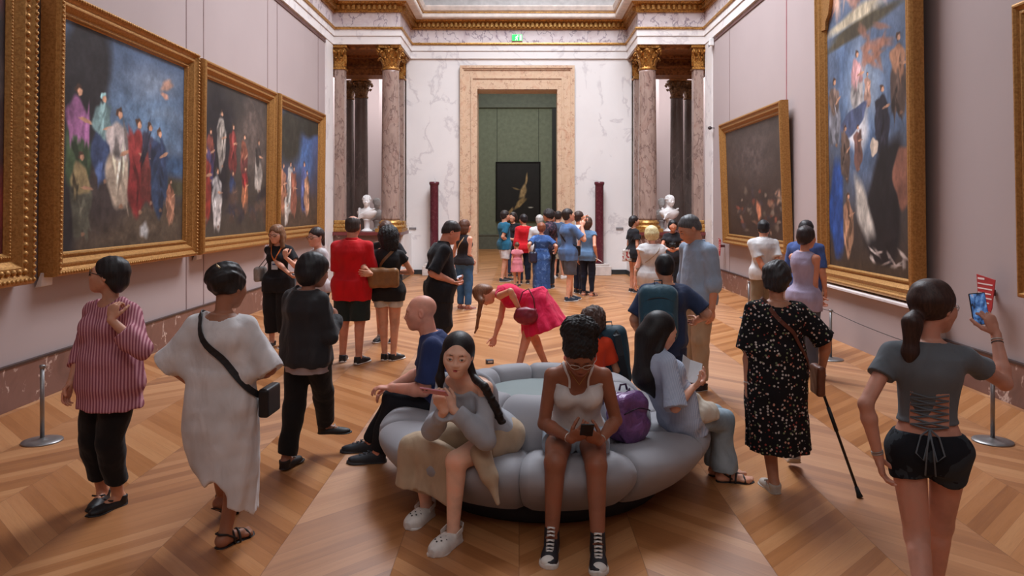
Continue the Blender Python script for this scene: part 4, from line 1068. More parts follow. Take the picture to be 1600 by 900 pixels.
def m_patch(c1, c2, sc_=9, nm='printed_cotton', th=.56, c3=None):
    t = NT(nm); p = t.pos(); n = t.noise(p, sc_, 3, .6, .6); k = t.math('GREATER_THAN', n, th); b = t.mix(k, (*lin(c1), 1), (*lin(c2), 1))
    if c3: b = t.mix(t.math('LESS_THAN', n, 1 - th - .02), b, (*lin(c3), 1))
    t.bump(t.noise(p, 7, 4), .4, .02); return t.done(b, .85, 0, .2)
def m_denim(c):
    t = NT('denim'); p = t.pos(); n = t.noise(p, 5, 4, .6, .4); n2 = t.noise(p, 260, 2); t.bump(t.math('ADD', n, t.math('MULTIPLY', n2, .1)), .5, .015)
    return t.done(t.ramp(n, [(.3, tuple(v * .82 for v in c)), (.7, tuple(min(255, v * 1.1) for v in c))]), .85, 0, .2)
leather = lambda c, nm='leather': plain(c, .45, var=.08, scale=18, name=nm)

def sdf_at(S, P):
    P = np.asarray(P, float); d = .08
    X, Y, Z = [np.array([[[v]]]) for v in P]
    for f_, a, b, k, mode in S.ops:
        q = float(np.asarray(f_(X, Y, Z)).ravel()[0])
        if mode == 'i': d = max(d, q)
        elif mode == 'd': d += q
        elif mode == 's': d = max(d, -q)
        else: h = min(1, max(0, .5 + .5 * (q - d) / max(k, 1e-5))); d = q + (d - q) * h - k * h * (1 - h)
    return d
def crm(pts, n=24):
    pts = [np.asarray(p, float) for p in pts]; out = []; m = len(pts)
    for i in range(n + 1):
        t = i / n * (m - 1); k = min(int(t), m - 2); t -= k; p0, p1, p2, p3 = pts[max(k - 1, 0)], pts[k], pts[k + 1], pts[min(k + 2, m - 1)]
        out.append(.5 * (2 * p1 + (p2 - p0) * t + (2 * p0 - 5 * p1 + 4 * p2 - p3) * t * t + (3 * p1 - p0 - 3 * p2 + p3) * t ** 3))
    return out
def strap_over(f, S, pts, w_, m_, parent, n=26, th=.005):
    """a strap laid over the garment field S: every point is pushed out to the cloth"""
    j = f.j; P, N = [], []
    for p in crm(pts, n):
        t = np.clip(np.dot(p - j.hip, j.up), 0, j.T * .86); a = j.hip + j.up * t; e = p - a; L = np.linalg.norm(e); e = e / L; r = .02; last = .02
        while r < .36:
            if sdf_at(S, a + e * r) < .001: last = r
            r += .006
        P.append(a + e * (last + .006)); N.append(e)
    for _ in range(2): P = [P[0]] + [(P[i - 1] + 2 * P[i] + P[i + 1]) / 4 for i in range(1, len(P) - 1)] + [P[-1]]
    P = [p + e * .003 for p, e in zip(P, N)]
    return MB().ribbon(P, N, w_, th).build('strap', m_, parent), P
# ------------------------------------------------------------------ figure assembly
EYEW = plain((225, 220, 215), .25, name='eye_white'); IRIS = plain((46, 30, 24), .2, name='iris')
class Fig:
    def __init__(f, x, s, yaw, label, sk=(196, 146, 120), res=.008, dz=0.0, group=None):
        """stands at image column x where one metre spans s pixels"""
        f.O = V((x - VX) / s, FPX / s, 0); f.yaw = D2R(yaw); f.R = rz(f.yaw); f.res = res; f.s = s
        f.root = empty('person', f.O, f.yaw); tag(f.root, label, 'person', group); f.sk = skin(sk); f.skc = sk
    def L(f, x, y, dY=0.0):
        s = FPX / (f.O[1] + dY); w_ = V((x - VX) / s, FPX / s, CAMZ - (y - VY) / s); return f.R.T @ (w_ - f.O)
    def G(f, x, y):                # ground point under pixel
        s = (y - VY) / CAMZ; return f.R.T @ (V((x - VX) / s, FPX / s, 0) - f.O)
    def D(f, x, y, z): return f.R.T @ V(x, y, z)      # a world direction in figure space
    def pose(f, **k): f.j = pose(**k); return f.j
    def body(f, hR=None, hL=None, fine=None, detail=None, feet='none', bust=True, belly=0., extra=None, neckpad=0):
        j = f.j; S = Sdf(); detail = (f.res < .009) if detail is None else detail
        add_torso(S, j, 0, bust=bust, belly=belly)
        for k, h_ in (('R', hR), ('L', hL)):
            add_arm(S, j, k); add_leg(S, j, k); add_hand(S, j, k, **(h_ or {}))
            add_foot(S, j, k, 0, feet)
        add_head(S, j, detail=detail)
        if extra: extra(S)
        P, Q = S.mesh(f.res); parts = []
        tiles = []
        if fine:
            for k, h_ in (('R', hR), ('L', hL)):
                d, n, t = hand_frame(j, k, (h_ or {}).get('d'), (h_ or {}).get('n')); c = j.Wr[k] + d * .085; tiles.append((c - .105, c + .105, fine))
            tiles.append((j.head - j.hh * .68, j.head + j.hh * .68, fine))
        keep = np.ones(len(Q), bool); C = P[Q].mean(1)
        for a, b, r in tiles:
            g1, g2 = a + f.res * 1.2, b - f.res * 1.2
            keep &= ~(((C > g1) & (C < g2)).all(1))
        parts.append((P, Q[keep])); done_ = []
        for a, b, r in tiles:
            p, q = S.mesh(r, a, b)
            if len(q):
                c = p[q].mean(1); kk = np.ones(len(q), bool)
                for a2, b2 in done_: kk &= ~(((c > a2) & (c < b2)).all(1))
                parts.append((p, q[kk]))
            done_.append((a, b))
        f.S = S; mk('body', parts, f.sk, f.root); return f
    def face(f, lips=(150, 78, 74), brow=(40, 28, 24), open_=True):
        j = f.j; h = j.hh
        if open_:
            for sg in (1, -1):
                R_ = Matrix((j.hd @ rz(-sg * .30)).tolist())
                m = MB(); m.sph(hg(j, sg * .147, .408, -.008), (.056 * h, .018 * h, .024 * h), 16, 10, R_); o = m.build('eye', EYEW, f.root)
                m = MB(); m.sph(hg(j, sg * .145, .415, -.006), (.026 * h, .016 * h, .024 * h), 12, 8, R_); m.build('iris', IRIS, o)
                m = MB(); m.tube([hg(j, sg * x, y, z) for x, y, z in ((.088, .412, -.006), (.11, .423, .012), (.145, .424, .021), (.18, .412, .012), (.207, .385, -.008))], [.004 * h, .007 * h, .009 * h, .008 * h, .004 * h], 6); m.build('lashes', plain((24, 18, 18), .7, name='lashes'), o)
        S = Sdf()
        for sg in (1, -1): S.cap(hg(j, sg * .065, .412, .098), hg(j, sg * .15, .403, .108), .008 * h, .010 * h, .004); S.cap(hg(j, sg * .15, .403, .108), hg(j, sg * .235, .345, .084), .010 * h, .006 * h, .004)
        sd('eyebrow', S, .0022, hairm(brow), f.root)
        S = Sdf(); e = lambda c, r: S.ell(hg(j, *c), V(*r) * h, j.hd, .002)
        e((0, .438, -.240), (.082, .034, .017)); e((0, .430, -.283), (.070, .040, .021)); S.ell(hg(j, 0, .475, -.262), V(.085, .018, .005) * h, j.hd, .001, 's')
        sd('lips', S, .0022, plain(lips, .45, var=.03, name='lip'), f.root)
        return f
    def glasses(f, c=(30, 26, 26), r=.098, thick=.009, round_=.8):
        j = f.j; h = j.hh; m = MB()
        for sg in (1, -1):
            pts = [hg(j, sg * .15 + r * 1.15 * math.cos(a), .452 - .05 * abs(math.cos(a)) * (1 if math.cos(a) * sg > 0 else 0), .0 + r * round_ * math.sin(a)) for a in np.linspace(0, 2 * PI, 17)]
            m.tube(pts, thick * h * 1.2, 6); m.tube([hg(j, sg * (.15 + r * 1.1), .42, .02), hg(j, sg * .37, .25, .03), hg(j, sg * .38, -.02, .02)], thick * h * 1.2, 5)
        m.tube([hg(j, -.045, .46, .01), hg(j, 0, .475, .02), hg(j, .045, .46, .01)], thick * h * 1.2, 5)
        o = m.build('glasses', plain(c, .3, name='glasses_frame'), f.root)
        m = MB()
        for sg in (1, -1):
            poly = [hg(j, sg * .15 + r * 1.1 * math.cos(a), .44 - .05 * abs(math.cos(a)) * (1 if math.cos(a) * sg > 0 else 0), r * round_ * .97 * math.sin(a)) for a in np.linspace(0, 2 * PI, 16, endpoint=False)]
            q = [p + j.hd @ V(0, .006 * h, 0) for p in poly]; n = 16
            m.add([*poly, *q], [tuple(range(n)), tuple(range(n, 2 * n))] + [(i, (i + 1) % n, n + (i + 1) % n, n + i) for i in range(n)])
        def lensm():
            t = NT('glasses_lens'); t.b.inputs['Transmission Weight'].default_value = 1.; t.b.inputs['IOR'].default_value = 1.02; return t.done((.96, .97, .97), .05)
        m.build('lens', g('lens', lensm), o)
        return f
    # ---------------- hair
    def hair(f, style='short', c=(34, 26, 24), off=0., fr=1.0, extra=None, cut=True, band=None, res=None):
        j = f.j; h = j.hh; S = Sdf(); R = j.hd; res = res or max(.003, f.res * .55)
        e = lambda c_, r, k=.02, mode='u': S.ell(hg(j, *c_), V(*r) * h, R, k, mode)
        cur = style in ('curly', 'puff', 'curlylong')
        if style != 'none':
            if style in ('short', 'bun', 'pony', 'balding'): e((0, -.08, .14), (.385 + off, .455 + off, .405 + off))
            elif style in ('fade',): e((0, -.08, .14), (.375 + off, .445 + off, .40 + off))
            else: e((0, -.09, .14), (.41 + off, .48 + off, .42 + off))
            if style in ('short', 'fade', 'curly', 'balding'): e((0, -.155, -.10), (.335 + off * .7, .335 + off * .7, .33), .03)
            if style in ('bob', 'blonde'):
                e((0, -.16, -.12), (.43 + off, .40 + off, .36), .04)
            if style in ('long', 'curlylong'):
                e((0, -.20, -.15), (.40 + off, .33 + off, .42), .04)
            if style == 'curly': e((0, -.12, .05), (.46 + off, .50 + off, .46 + off), .04)
            e((0, .56, -.13 * fr), (.315, .36, .47), .01, 's')
            if style in ('short', 'bun', 'pony', 'fade', 'curly', 'balding', 'puff'):
                S.cut(hg(j, 0, .02, -.10 if style != 'fade' else .0), R @ V(0, .62, -.78))
            if style == 'balding': e((0, -.06, .40), (.26, .34, .25), .03, 's')
        if extra: extra(S, lambda *a: hg(j, *a), h)
        if cur: S.wr(.0045, 60, 3); S.wr(.003, 130, 8)
        elif style != 'none': S.wr(.0022, 45, 5)
        o = sd('hair', S, res, hairm(c, cur), f.root); return o
    # ---------------- clothes
    def top(f, name, m_, off=.014, sleeve=.6, hem=-.05, flare=.01, hemf=.0, neck=.044, neckdrop=.0, wr=.004, bust=True, belly=0., waist=0., sl_off=None, tank=False, extra=None, seed=0, res=None, flat=1, necky=.3, under=None):
        j = f.j; S = Sdf(); H = j.H; so = off if sl_off is None else sl_off
        add_torso(S, j, off, .02, bust, hemf, waist, belly, lo=hem, butt=hem < -.02)
        if sleeve > 0:
            for k in 'RL': add_arm(S, j, k, so, 0, sleeve, 1, .035, flare)
        if under is not None:
            for k in 'RL': add_leg(S, j, k, under + .015, .45, 0, kk=.05)
            S.loft(j.hip, j.up, j.u, j.v, [(a, b + under + .010, c + under + .010, d, e) for a, b, c, d, e in torso_st(j, 0, belly=belly) if a < .04 * H], .04)
        if hem > -.11: S.cut(j.hip + j.up * (hem - .001) * H, -j.up)
        if extra: extra(S)
        if wr: S.wr(wr * 1.3, 15, seed + 3); S.wr(wr * .22, 33, seed + 5)
        if tank:
            for k in 'RL':
                sg = 1 if k == 'R' else -1
                S.ell(j.S[k] + j.u * sg * .030 * H, V(.048, .08, .07) * H, j.Rt, .004, 's')
            S.cap(j.neck - j.up * neckdrop * H + j.v * .03 * H, j.neck + j.up * .06 * H + j.v * .03 * H, neck * H, neck * 1.4 * H, .004, mode='s')
        else:
            S.ell(j.neck + j.v * necky * neckdrop * H + j.up * (.012 - neckdrop * .5) * H, V(neck, neck * 1.0, .022 + neckdrop) * H, j.Rt, .004, 's')
            if sleeve <= 0:
                for k in 'RL':
                    sg = 1 if k == 'R' else -1; S.ell(j.S[k] + j.u * sg * .040 * H, V(.042, .08, .062) * H, j.Rt, .004, 's')
        f.gS = S; return sd(name, S, res or f.res, m_, f.root)
    def pants(f, name, m_, ln=2., off=.010, offk=None, offa=None, waist=.085, wr=.003, bo=.008, belly=0., seed=0, extra=None, res=None, lens=None, clip=True):
        j = f.j; S = Sdf(); H = j.H; a = np.array(torso_st(j, bo, belly=belly)); wz = waist * H
        st = [tuple(q) for q in a if q[0] < wz - .01] + [tuple([wz] + [np.interp(wz, a[:, 0], a[:, c]) for c in range(1, 5)])]
        up = j.up * .75 + V(0, 0, .25); 
        S.loft(j.hip, j.up, j.u, j.v, st, .02, (0, 1))
        for k, sg in (('R', 1), ('L', -1)):
            l_ = ln if lens is None else lens[k]
            add_leg(S, j, k, off, l_, 1, offk, offa)
            S.ell(j.hip - j.Rh @ V(-sg * .040 * H, .027 * H * j.w, .014 * H), (V(.042, .036, .046) if j.male else V(.046, .041, .050)) * H * j.w + off * .8, None, .03)
        if clip: S.cut(j.hip + j.up * waist * H, j.up)
        if extra: extra(S)
        if wr: S.wr(wr * 1.2, 15, seed + 9); S.wr(wr * .25, 34, seed + 2)
        return sd(name, S, res or f.res, m_, f.root)
    def skirt(f, name, m_, st, rip=(7, .05, .0, .5, .3), o=None, w_=(0, 0, -1), u=None, v=None, cutf=None, wr=.002, S=None, res=None, yaw=0, k=.02, seed=0):
        j = f.j; S = S or Sdf(); H = j.H; o = j.hip if o is None else o
        u = j.Rh @ V(1, 0, 0) if u is None else u; v = j.Rh @ V(0, 1, 0) if v is None else v
        st = [(a * H, b * H, c * H, (q[0] if len(q) > 0 else 0) * H, (q[1] if len(q) > 1 else 0) * H) for a, b, c, *q in st]
        rip = (rip[0], rip[1], rip[2] * H, rip[3] * H, rip[4]) if rip else None
        S.loft(o, w_, u, v, st, k, (0, 1), rip=rip)
        if cutf: cutf(S)
        if wr: S.wr(wr, 14, seed + 1)
        return sd(name, S, res or f.res, m_, f.root)
    # ---------------- shoes
    def shoe(f, k, style='sneaker', c=(30, 30, 34), sole=(225, 220, 215), lace=(225, 222, 218), res=None):
        j = f.j; H = j.H; R, a, _ = foot_pts(j, k); b = a + R @ V(0, 0, -.045 * H); sg = 1 if k == 'R' else -1
        g_ = lambda x, y, z: b + R @ (V(x, y, z) * H); fw, up, sd_ = R @ V(0, 1, 0), R @ V(0, 0, 1), R @ V(1, 0, 0)
        res = res or max(.0035, f.res * .6); cm = plain(c, .55, var=.08, scale=14, name='shoe_upper'); sm = plain(sole, .6, var=.04, name='shoe_sole')
        def sole_sdf(th=.010, wd=1.0, z=.0, ln=1.0):
            S = Sdf(); st = [(-.038, .010, th), (-.030, .021, th), (-.01, .025, th), (.03, .023, th, sg * .001), (.07, .030, th, sg * .001), (.095, .031, th, 0), (.115, .025, th, -sg * .003), (.128, .012, th, -sg * .006)]
            st = [(q[0] * H * ln, q[1] * H * wd, q[2] * H, (q[3] if len(q) > 3 else 0) * H, 0) for q in st]
            S.loft(g_(0, 0, z), fw, sd_, up, st, .004, (0, 0), sq=3.2); S.cut(g_(0, 0, -.0005), -up); return S
        if style in ('sneaker', 'hightop'):
            root = None; S = Sdf()
            st = [(-.034, .018, .030), (-.02, .0235, .040), (.005, .0245, .040), (.03, .0245, .036), (.06, .028, .026), (.09, .028, .019), (.112, .022, .014), (.122, .010, .010)]
            S.loft(g_(0, 0, .012), fw, sd_, up, [(q[0] * H, q[1] * H, q[2] * H, -sg * max(0, q[0] - .08) * .12 * H, 0) for q in st], .006, (0, 0), sq=2.4)
            if style == 'hightop': S.cap(g_(0, -.004, .03), g_(0, -.006, .082), .026 * H, .024 * H, .01, (0, 1))
            else: S.cut(g_(0, -.02, .046), nz(up + fw * .1)) ; S.cap(g_(0, -.012, .03), g_(0, -.014, .050), .024 * H, .0225 * H, .008, (0, 1))
            S.cut(g_(0, 0, .004), -up); root = sd('shoe', S, res, cm, f.root)
            sd('sole', sole_sdf(.0125 if style == 'sneaker' else .017, 1.02), res, sm, root)
            if lace and f.res < .011:
                m = MB(); n = 7 if style == 'hightop' else 4
                for i in range(n):
                    t = i / (n - 1); y = .072 - .052 * t; z = .034 + (.052 if style == 'hightop' else .022) * t ** 1.2
                    if style == 'hightop' and t > .55: y = .036 - .016 * (t - .5) * 2; 
                    wq = .012
                    for q in (1, -1):
                        m.tube([g_(-wq * q, y, z - .003), g_(0, y + .004, z + .003), g_(wq * q, y - .006, z - .001)], .0024 * H, 5)
                m.build('laces', plain(lace, .7, name='lace'), root)
            if style == 'hightop':
                S = Sdf(); S.ell(g_(0, .098, .012), V(.026, .026, .019) * H, R, .004); S.cut(g_(0, 0, .006), -up); S.cut(g_(0, .088, 0), -fw); sd('toe_cap', S, res, sm, root)
        elif style == 'flat':
            S = Sdf(); st = [(-.034, .016, .022), (-.02, .0225, .030), (.01, .023, .028), (.045, .0245, .024), (.08, .027, .020), (.105, .022, .016), (.120, .010, .010)]
            S.loft(g_(0, 0, .008), fw, sd_, up, [(q[0] * H, q[1] * H, q[2] * H, 0, 0) for q in st], .006)
            S.cap(g_(0, -.012, .028), g_(0, -.014, .040), .026 * H, .0255 * H, .006, (0, 1)); S.cut(g_(0, 0, 0), -up); S.cut(g_(0, .03, .042), nz(up + fw * .25)); root = sd('shoe', S, res, cm, f.root)
            if lace and f.res < .011:
                m = MB()
                for i in range(3): m.tube([g_(-.013, .046 + .012 * i, .027 - .003 * i), g_(0, .048 + .012 * i, .034 - .003 * i), g_(.013, .046 + .012 * i, .027 - .003 * i)], .0025 * H, 5)
                m.tube([g_(-.024, .04, .036), g_(0, .046, .034), g_(.024, .04, .036)], .0035 * H, 6)
                m.build('laces', plain(lace, .7, name='lace'), root)
            sd('sole', sole_sdf(.006, 1.0), res, sm, root)
        elif style == 'clog':
            S = Sdf(); st = [(-.036, .014, .026), (-.02, .026, .036), (.01, .030, .038), (.05, .033, .038), (.085, .035, .034), (.112, .029, .026), (.130, .012, .016)]
            S.loft(g_(0, 0, .012), fw, sd_, up, [(q[0] * H, q[1] * H, q[2] * H, 0, 0) for q in st], .006, sq=2.3)
            S.ell(g_(0, -.006, .052), V(.0235, .044, .036) * H, R, .006, 's'); S.cut(g_(0, 0, 0), -up); root = sd('clog', S, res, cm, f.root)
            m = MB(); m.ribbon([g_(-.031, .028, .040), g_(-.030, -.01, .048), g_(-.018, -.036, .052), (g_(0, -.043, .053)), g_(.018, -.036, .052), g_(.030, -.01, .048), g_(.031, .028, .040)],
                     [-sd_, -sd_, -sd_ - fw, -fw, sd_ - fw, sd_, sd_], .016 * H, .004); m.build('heel_strap', cm, root)
            m = MB()
            for (x, y) in ((0, .10), (-.012, .09), (.012, .09), (-.020, .072), (0, .076), (.020, .072), (-.010, .060), (.010, .060)):
                z = .012 + .034 * math.sqrt(max(.05, 1 - (abs(x) / .034) ** 2.3)) * (1 - max(0, y - .085) * 8)
                m.sph(g_(x, y, z), .0036 * H, 8, 6)
            m.build('vent_holes', plain((80, 78, 76), .8, name='hole'), root)
            sd('sole', sole_sdf(.010, 1.12), res, cm, root)
        elif style == 'sandal':
            S = sole_sdf(.008, 1.03, -.004); root = sd('sandal', S, min(res, .0045), plain(sole, .6, name='sandal_sole'), f.root)
            m = MB(); arc = lambda y, z, w_, dy=0: [g_(w_ * math.cos(t), y + dy * math.cos(t), max(.002, z * math.sin(t))) for t in np.linspace(PI, 0, 11)]
            m.tube(arc(.078, .030, .031, .006), .0042 * H, 6, 1.0); m.tube(arc(.052, .040, .029, -.010), .0042 * H, 6)
            m.tube([g_(sg * -.002, .078, .030), g_(sg * .0, .05, .040)], .0036 * H, 6)
            m.tube([g_(.024, .03, .018), g_(.022, -.01, .044), g_(.010, -.032, .050), g_(-.010, -.032, .050), g_(-.022, -.01, .044), g_(-.024, .03, .018)], .0038 * H, 6)
            m.tube(arc(.022, .052, .024), .0036 * H, 6)
            m.build('straps', cm, root)
        return root
    def shoes(f, *a, **k):
        for q in 'RL': f.shoe(q, *a, **k)
    def bracelet(f, k, t=.93, c=(190, 186, 180), r=None, off=0):
        j = f.j; p = j.E[k] + (j.Wr[k] - j.E[k]) * t; d = nz(j.Wr[k] - j.E[k]); a = nz(np.cross(d, V(.3, .9, .2))); b = np.cross(d, a); r = (r or arm_r(j)[3] + .003)
        m = MB(); m.tube([p + a * r * math.cos(q) + b * r * math.sin(q) for q in np.linspace(0, 2 * PI, 15)], .003, 6); return m.build('bracelet', plain(c, .4, .3, name='bracelet_metal'), f.root)
    # world helpers for things carried
    def W(f, p): return f.O + f.R @ np.asarray(p, float)
def thing_at(f, name, label, cat, group=None):
    """top-level root sharing the figure's ground point, for things a figure carries"""
    o = empty(name, f.O, f.yaw); tag(o, label, cat, group); return o
def m_screen(c):
    t = NT('lit_screen'); n = t.noise(t.mapping(t.pos(), (1, 1, .6)), 34, 3, .6); r = t.ramp(n, [(.36, (24, 30, 44)), (.48, c), (.6, (110, 150, 200)), (.7, (190, 150, 150))])
    t.L(r, t.b.inputs['Emission Color']); t.b.inputs['Emission Strength'].default_value = .8; return t.done((.02, .02, .02), .3)
def phone(f, c, d, up, label, w_=.072, h=.148, case=(20, 20, 22), screen=(40, 44, 52), lit=None, hold=None):
    """c centre, d = screen normal, up = long axis, in figure space"""
    wc = f.W(c); o = empty('phone', wc, f.yaw); tag(o, label, 'phone'); d = nz(d); up = nz(np.asarray(up) - d * np.dot(up, d)); s_ = np.cross(up, d); R = np.stack([s_, up, d], 1)
    bm = MB(); bm.bbox(-w_ / 2, w_ / 2, -h / 2, h / 2, -.0045, .0045, .003); bm.v = [tuple(R @ V(*q)) for q in bm.v]; bm.build('case', plain(case, .4, name='phone_case'), o)
    m = MB(); m.box(-w_ / 2 + .003, w_ / 2 - .003, -h / 2 + .004, h / 2 - .004, .0045, .0052); m.v = [tuple(R @ V(*q)) for q in m.v]
    sm = g(('scr', lit), lambda: m_screen(lit)) if lit else plain(screen, .15, name='screen_glass')
    m.build('screen', sm, o)
    m = MB(); 
    for q in (0, 1): m.sph((-w_ / 2 + .017, h / 2 - .018 - .02 * q, -.005), (.007, .007, .002), 10, 6)
    m.v = [tuple(R @ V(*q)) for q in m.v]; m.build('camera_lens', plain((10, 10, 12), .2, name='lens_glass'), o)
    return o
# ================================================================== people in the foreground
BLK, DKBR, GREYH = (22, 18, 18), (48, 32, 26), (70, 68, 68)
def all_people_near():
    pass
# --- woman in the pink striped shirt
f = Fig(172, 251, 158, 'person in a pink striped shirt with one hand raised to the collar', (186, 134, 108), .007)
L = f.L
j = f.pose(H=1.62, w=1.06, hyaw=-62, hpitch=-10, hip=(0, 0, .83), twist=6, RH=L(110, 600, .0), LH=L(174, 500, -.20), RE=(.5, -.6, 0), LE=(-.6, -.2, -.7),
           RF=(*(f.G(160, 782)[:2]), 0, 32, 0), LF=(*(f.G(184, 790)[:2]), 0, -2, 0))
f.body(hR=dict(curl=.35), hL=dict(d=f.D(.05, .25, 1), n=f.D(.2, 1, 0), curl=.75), fine=.0035, feet='mid')
f.face(open_=True); f.glasses()
f.hair('short', BLK, .02, extra=lambda S, h, u: (S.ell(h(0, -.30, -.18), V(.3, .18, .25) * u, f.j.hd, .04)))
f.top('shirt', mat('pinkstripe', lambda: m_stripe((206, 150, 158), (150, 84, 100), .022)), .028, 1.55, -.105, .012, .035, neck=.046, neckdrop=.02, wr=.007, belly=.02, waist=.03, sl_off=.022)
f.pants('trousers', cloth((24, 22, 24), 'black_cloth'), 1.72, .018, .024, .030, wr=.004, waist=-.06)
f.shoes('flat', (26, 24, 26), (20, 20, 20), (30, 28, 30))
# --- woman in the long white dress, seen from behind
f = Fig(348, 278, -3, 'person in a long white kaftan dress with a black bag strap', (150, 102, 78), .007)
L = f.L
j = f.pose(H=1.60, w=1.05, hyaw=-18, hpitch=12, hip=(0, 0, .82), twist=0, RH=L(397, 590, .12), LH=L(300, 600, .18), RE=(.6, -.5, 0), LE=(-.6, -.5, 0),
           RF=(*(f.G(352, 852)[:2]), 0, -25, 0), LF=(f.G(360, 800)[0] + .0, .34, .05, -8, -30))
f.body(hR=dict(curl=.4), hL=dict(curl=.4), fine=.004, feet='full')
f.hair('bun', BLK, .01, extra=lambda S, h, u: (S.ell(h(.02, -.30, .22), V(.42, .34, .36) * u, None, .05), S.wr(.006, 40, 2)))
m = MB(); m.tube([hg(j, -.02, -.52, .50), hg(j, .05, -.56, .44), hg(j, .14, -.56, .40)], .007, 6); m.build('hair_clip', plain((200, 180, 140), .3, .5, name='clip'), f.root)
def dress(S):
    st = [(-.10, .10, .075, 0, 0), (0, .122, .09, -.004, 0), (.10, .130, .10, -.006, .0), (.21, .118, .10, .006, 0), (.30, .092, .10, .028, 0), (.43, .080, .095, .036, 0)]
    S.loft(j.hip, (0, 0, -1), (1, 0, 0), (0, 1, 0), [tuple(v * 1.6 for v in q) for q in st], .03, (0, 1), rip=(6, .05, .1, .7, 1.1))
    # hem rises towards the left of the figure, then drops to a point on the right
    S.ell(L(352, 772, -.02), V(.075, .4, .13), None, .02, 's'); S.cut(L(330, 742, 0), f.D(-.62, 0, -.78))
    for k, sg in (('R', 1), ('L', -1)):
        e = j.E[k]; S.cap(j.S[k] - V(0, 0, .06), e + V(sg * .01, 0, -.02), .045, .078, .05, (0, 1)); S.cap(j.S[k] - V(0, 0, .14) - V(sg * .05, 0, 0), e - V(sg * .12, 0, .02), .06, .06, .05)
f.top('kaftan_dress', cloth((226, 222, 222), 'white_linen'), .022, .9, -.06, 0, .0, neck=.056, neckdrop=.028, wr=.006, waist=.03, extra=dress, necky=-.3)
f.shoes('sandal', (30, 26, 26), sole=(40, 34, 32))
bag = thing_at(f, 'shoulder_bag', 'black bag on a strap across the back of the person in the white dress', 'bag')
pts = [j.S['L'] + V(.045, .06, .035), j.S['L'] + V(.05, .0, .055), j.neck + V(-.085, -.075, -.03), j.neck + V(-.02, -.105, -.16), j.hip + V(.08, -.125, .22), j.hip + V(.17, -.09, .09), j.hip + V(.215, -.0, .02)]
strap_over(f, f.gS, pts, .036, plain((28, 26, 28), .6, name='black_strap'), bag)
S = Sdf(); S.box(j.hip + V(.245, .06, -.02), V(.03, .10, .08), None, .015); sd('pouch', S, .006, leather((24, 22, 24)), bag)
# --- person in the black jacket
f = Fig(480, 217, -28, 'person in a black jacket and black trousers seen from behind', (150, 104, 84), .0075)
L = f.L
j = f.pose(H=1.56, w=1.05, hyaw=-30, hpitch=14, hip=(0, 0, .83), RH=L(527, 500, .12), LH=L(500, 515, .28), RE=(.5, -1, -.3), LE=(-.6, -1, -.3),
           LF=(*(f.G(447, 733)[:2]), 0, 12, 0), RF=(*(f.G(512, 700)[:2]), 0, -58, 0))
f.body(hR=dict(curl=.6, d=f.D(-.3, .3, .8), n=f.D(-1, .2, 0)), hL=dict(curl=.6), fine=.005, feet='mid')
f.hair('bob', (22, 20, 22), .06, extra=lambda S, h, u: S.ell(h(0, -.2, -.28), V(.36, .26, .3) * u, f.j.hd, .05))
jk = cloth((44, 42, 44), 'black_jacket', .7)
f.top('shirt', cloth((176, 160, 160), 'pale_shirt'), .020, 0, -.075, .01, .02, wr=.003, waist=.02)
f.top('jacket', jk, .040, 2.0, -.04, .004, .0, neck=.05, neckdrop=.0, wr=.008, waist=.03, sl_off=.024, extra=lambda S: S.cap(f.j.neck - f.j.up * .03, f.j.neck + f.j.up * .015, .085, .068, .02, (0, 1)))
f.pants('trousers', cloth((24, 23, 25), 'black_cloth'), 1.93, .014, .022, .036, wr=.004, waist=-.03)
f.shoes('flat', (32, 26, 26), (24, 22, 22), (150, 140, 130))
# --- woman in the floral dress with a cane
f = Fig(1213, 233, -8, 'person in a black floral dress leaning on a cane', (172, 120, 94), .007)
L = f.L
j = f.pose(H=1.555, w=1.10, hyaw=-14, hpitch=6, hip=(0, 0, .80), RH=L(1284, 578, .05), LH=L(1168, 600, .0), RE=(.9, -.5, -.1), LE=(-.6, -.6, 0),
           LF=(*(f.G(1209, 768)[:2]), 0, 14, 0), RF=(f.G(1238, 728)[0], f.G(1238, 735)[1], .03, -8, -24))
f.body(hR=dict(curl=.85, d=f.D(.05, .5, -.9), n=f.D(-.6, .1, -.5)), hL=dict(curl=.35), fine=.004, feet='mid')
f.hair('short', (36, 34, 36), .05, extra=lambda S, h, u: (S.ell(h(0, -.2, .12), V(.38, .38, .42) * u, f.j.hd, .03), S.ell(h(0, -.30, -.16), V(.26, .16, .22) * u, f.j.hd, .04), S.wr(.004, 55, 4)))
def dress2(S):
    st = [(-.12, .105, .075), (0, .122, .098), (.12, .130, .11), (.25, .128, .115), (.335, .132, .12)]
    S.loft(j.hip, (0, 0, -1), (1, 0, 0), (0, 1, 0), [(a * 1.555, b * 1.555, c * 1.555, .01 if i > 3 else 0, 0) for i, (a, b, c) in enumerate(st)], .03, (0, 1), rip=(7, .06, .1, .5, .6))
f.top('floral_dress', mat('floral', m_floral), .028, .98, -.06, .022, .0, neck=.060, neckdrop=.03, wr=.006, waist=.05, extra=dress2, sl_off=.032, necky=-.3)
f.shoes('flat', (190, 178, 166), (176, 166, 156), (200, 190, 180)); f.bracelet('L')
cane = thing_at(f, 'walking_cane', 'black walking cane held by the person in the floral dress', 'cane')
tip = f.G(1344, 778); gp = grip_point(j, 'R', f.D(.05, .5, -.9), f.D(-.6, .1, -.5), .07, .022)
ax = nz(tip - gp); hd_ = nz(f.D(.1, 1, 0)); m = MB()
m.tube([gp - hd_ * .06 + V(0, 0, -.005), gp - hd_ * .03, gp, gp + hd_ * .05, gp + hd_ * .07 + V(0, 0, -.01)], [.009, .012, .0125, .012, .008], 10); m.build('handle', plain((28, 26, 26), .5, name='cane_grip'), cane)
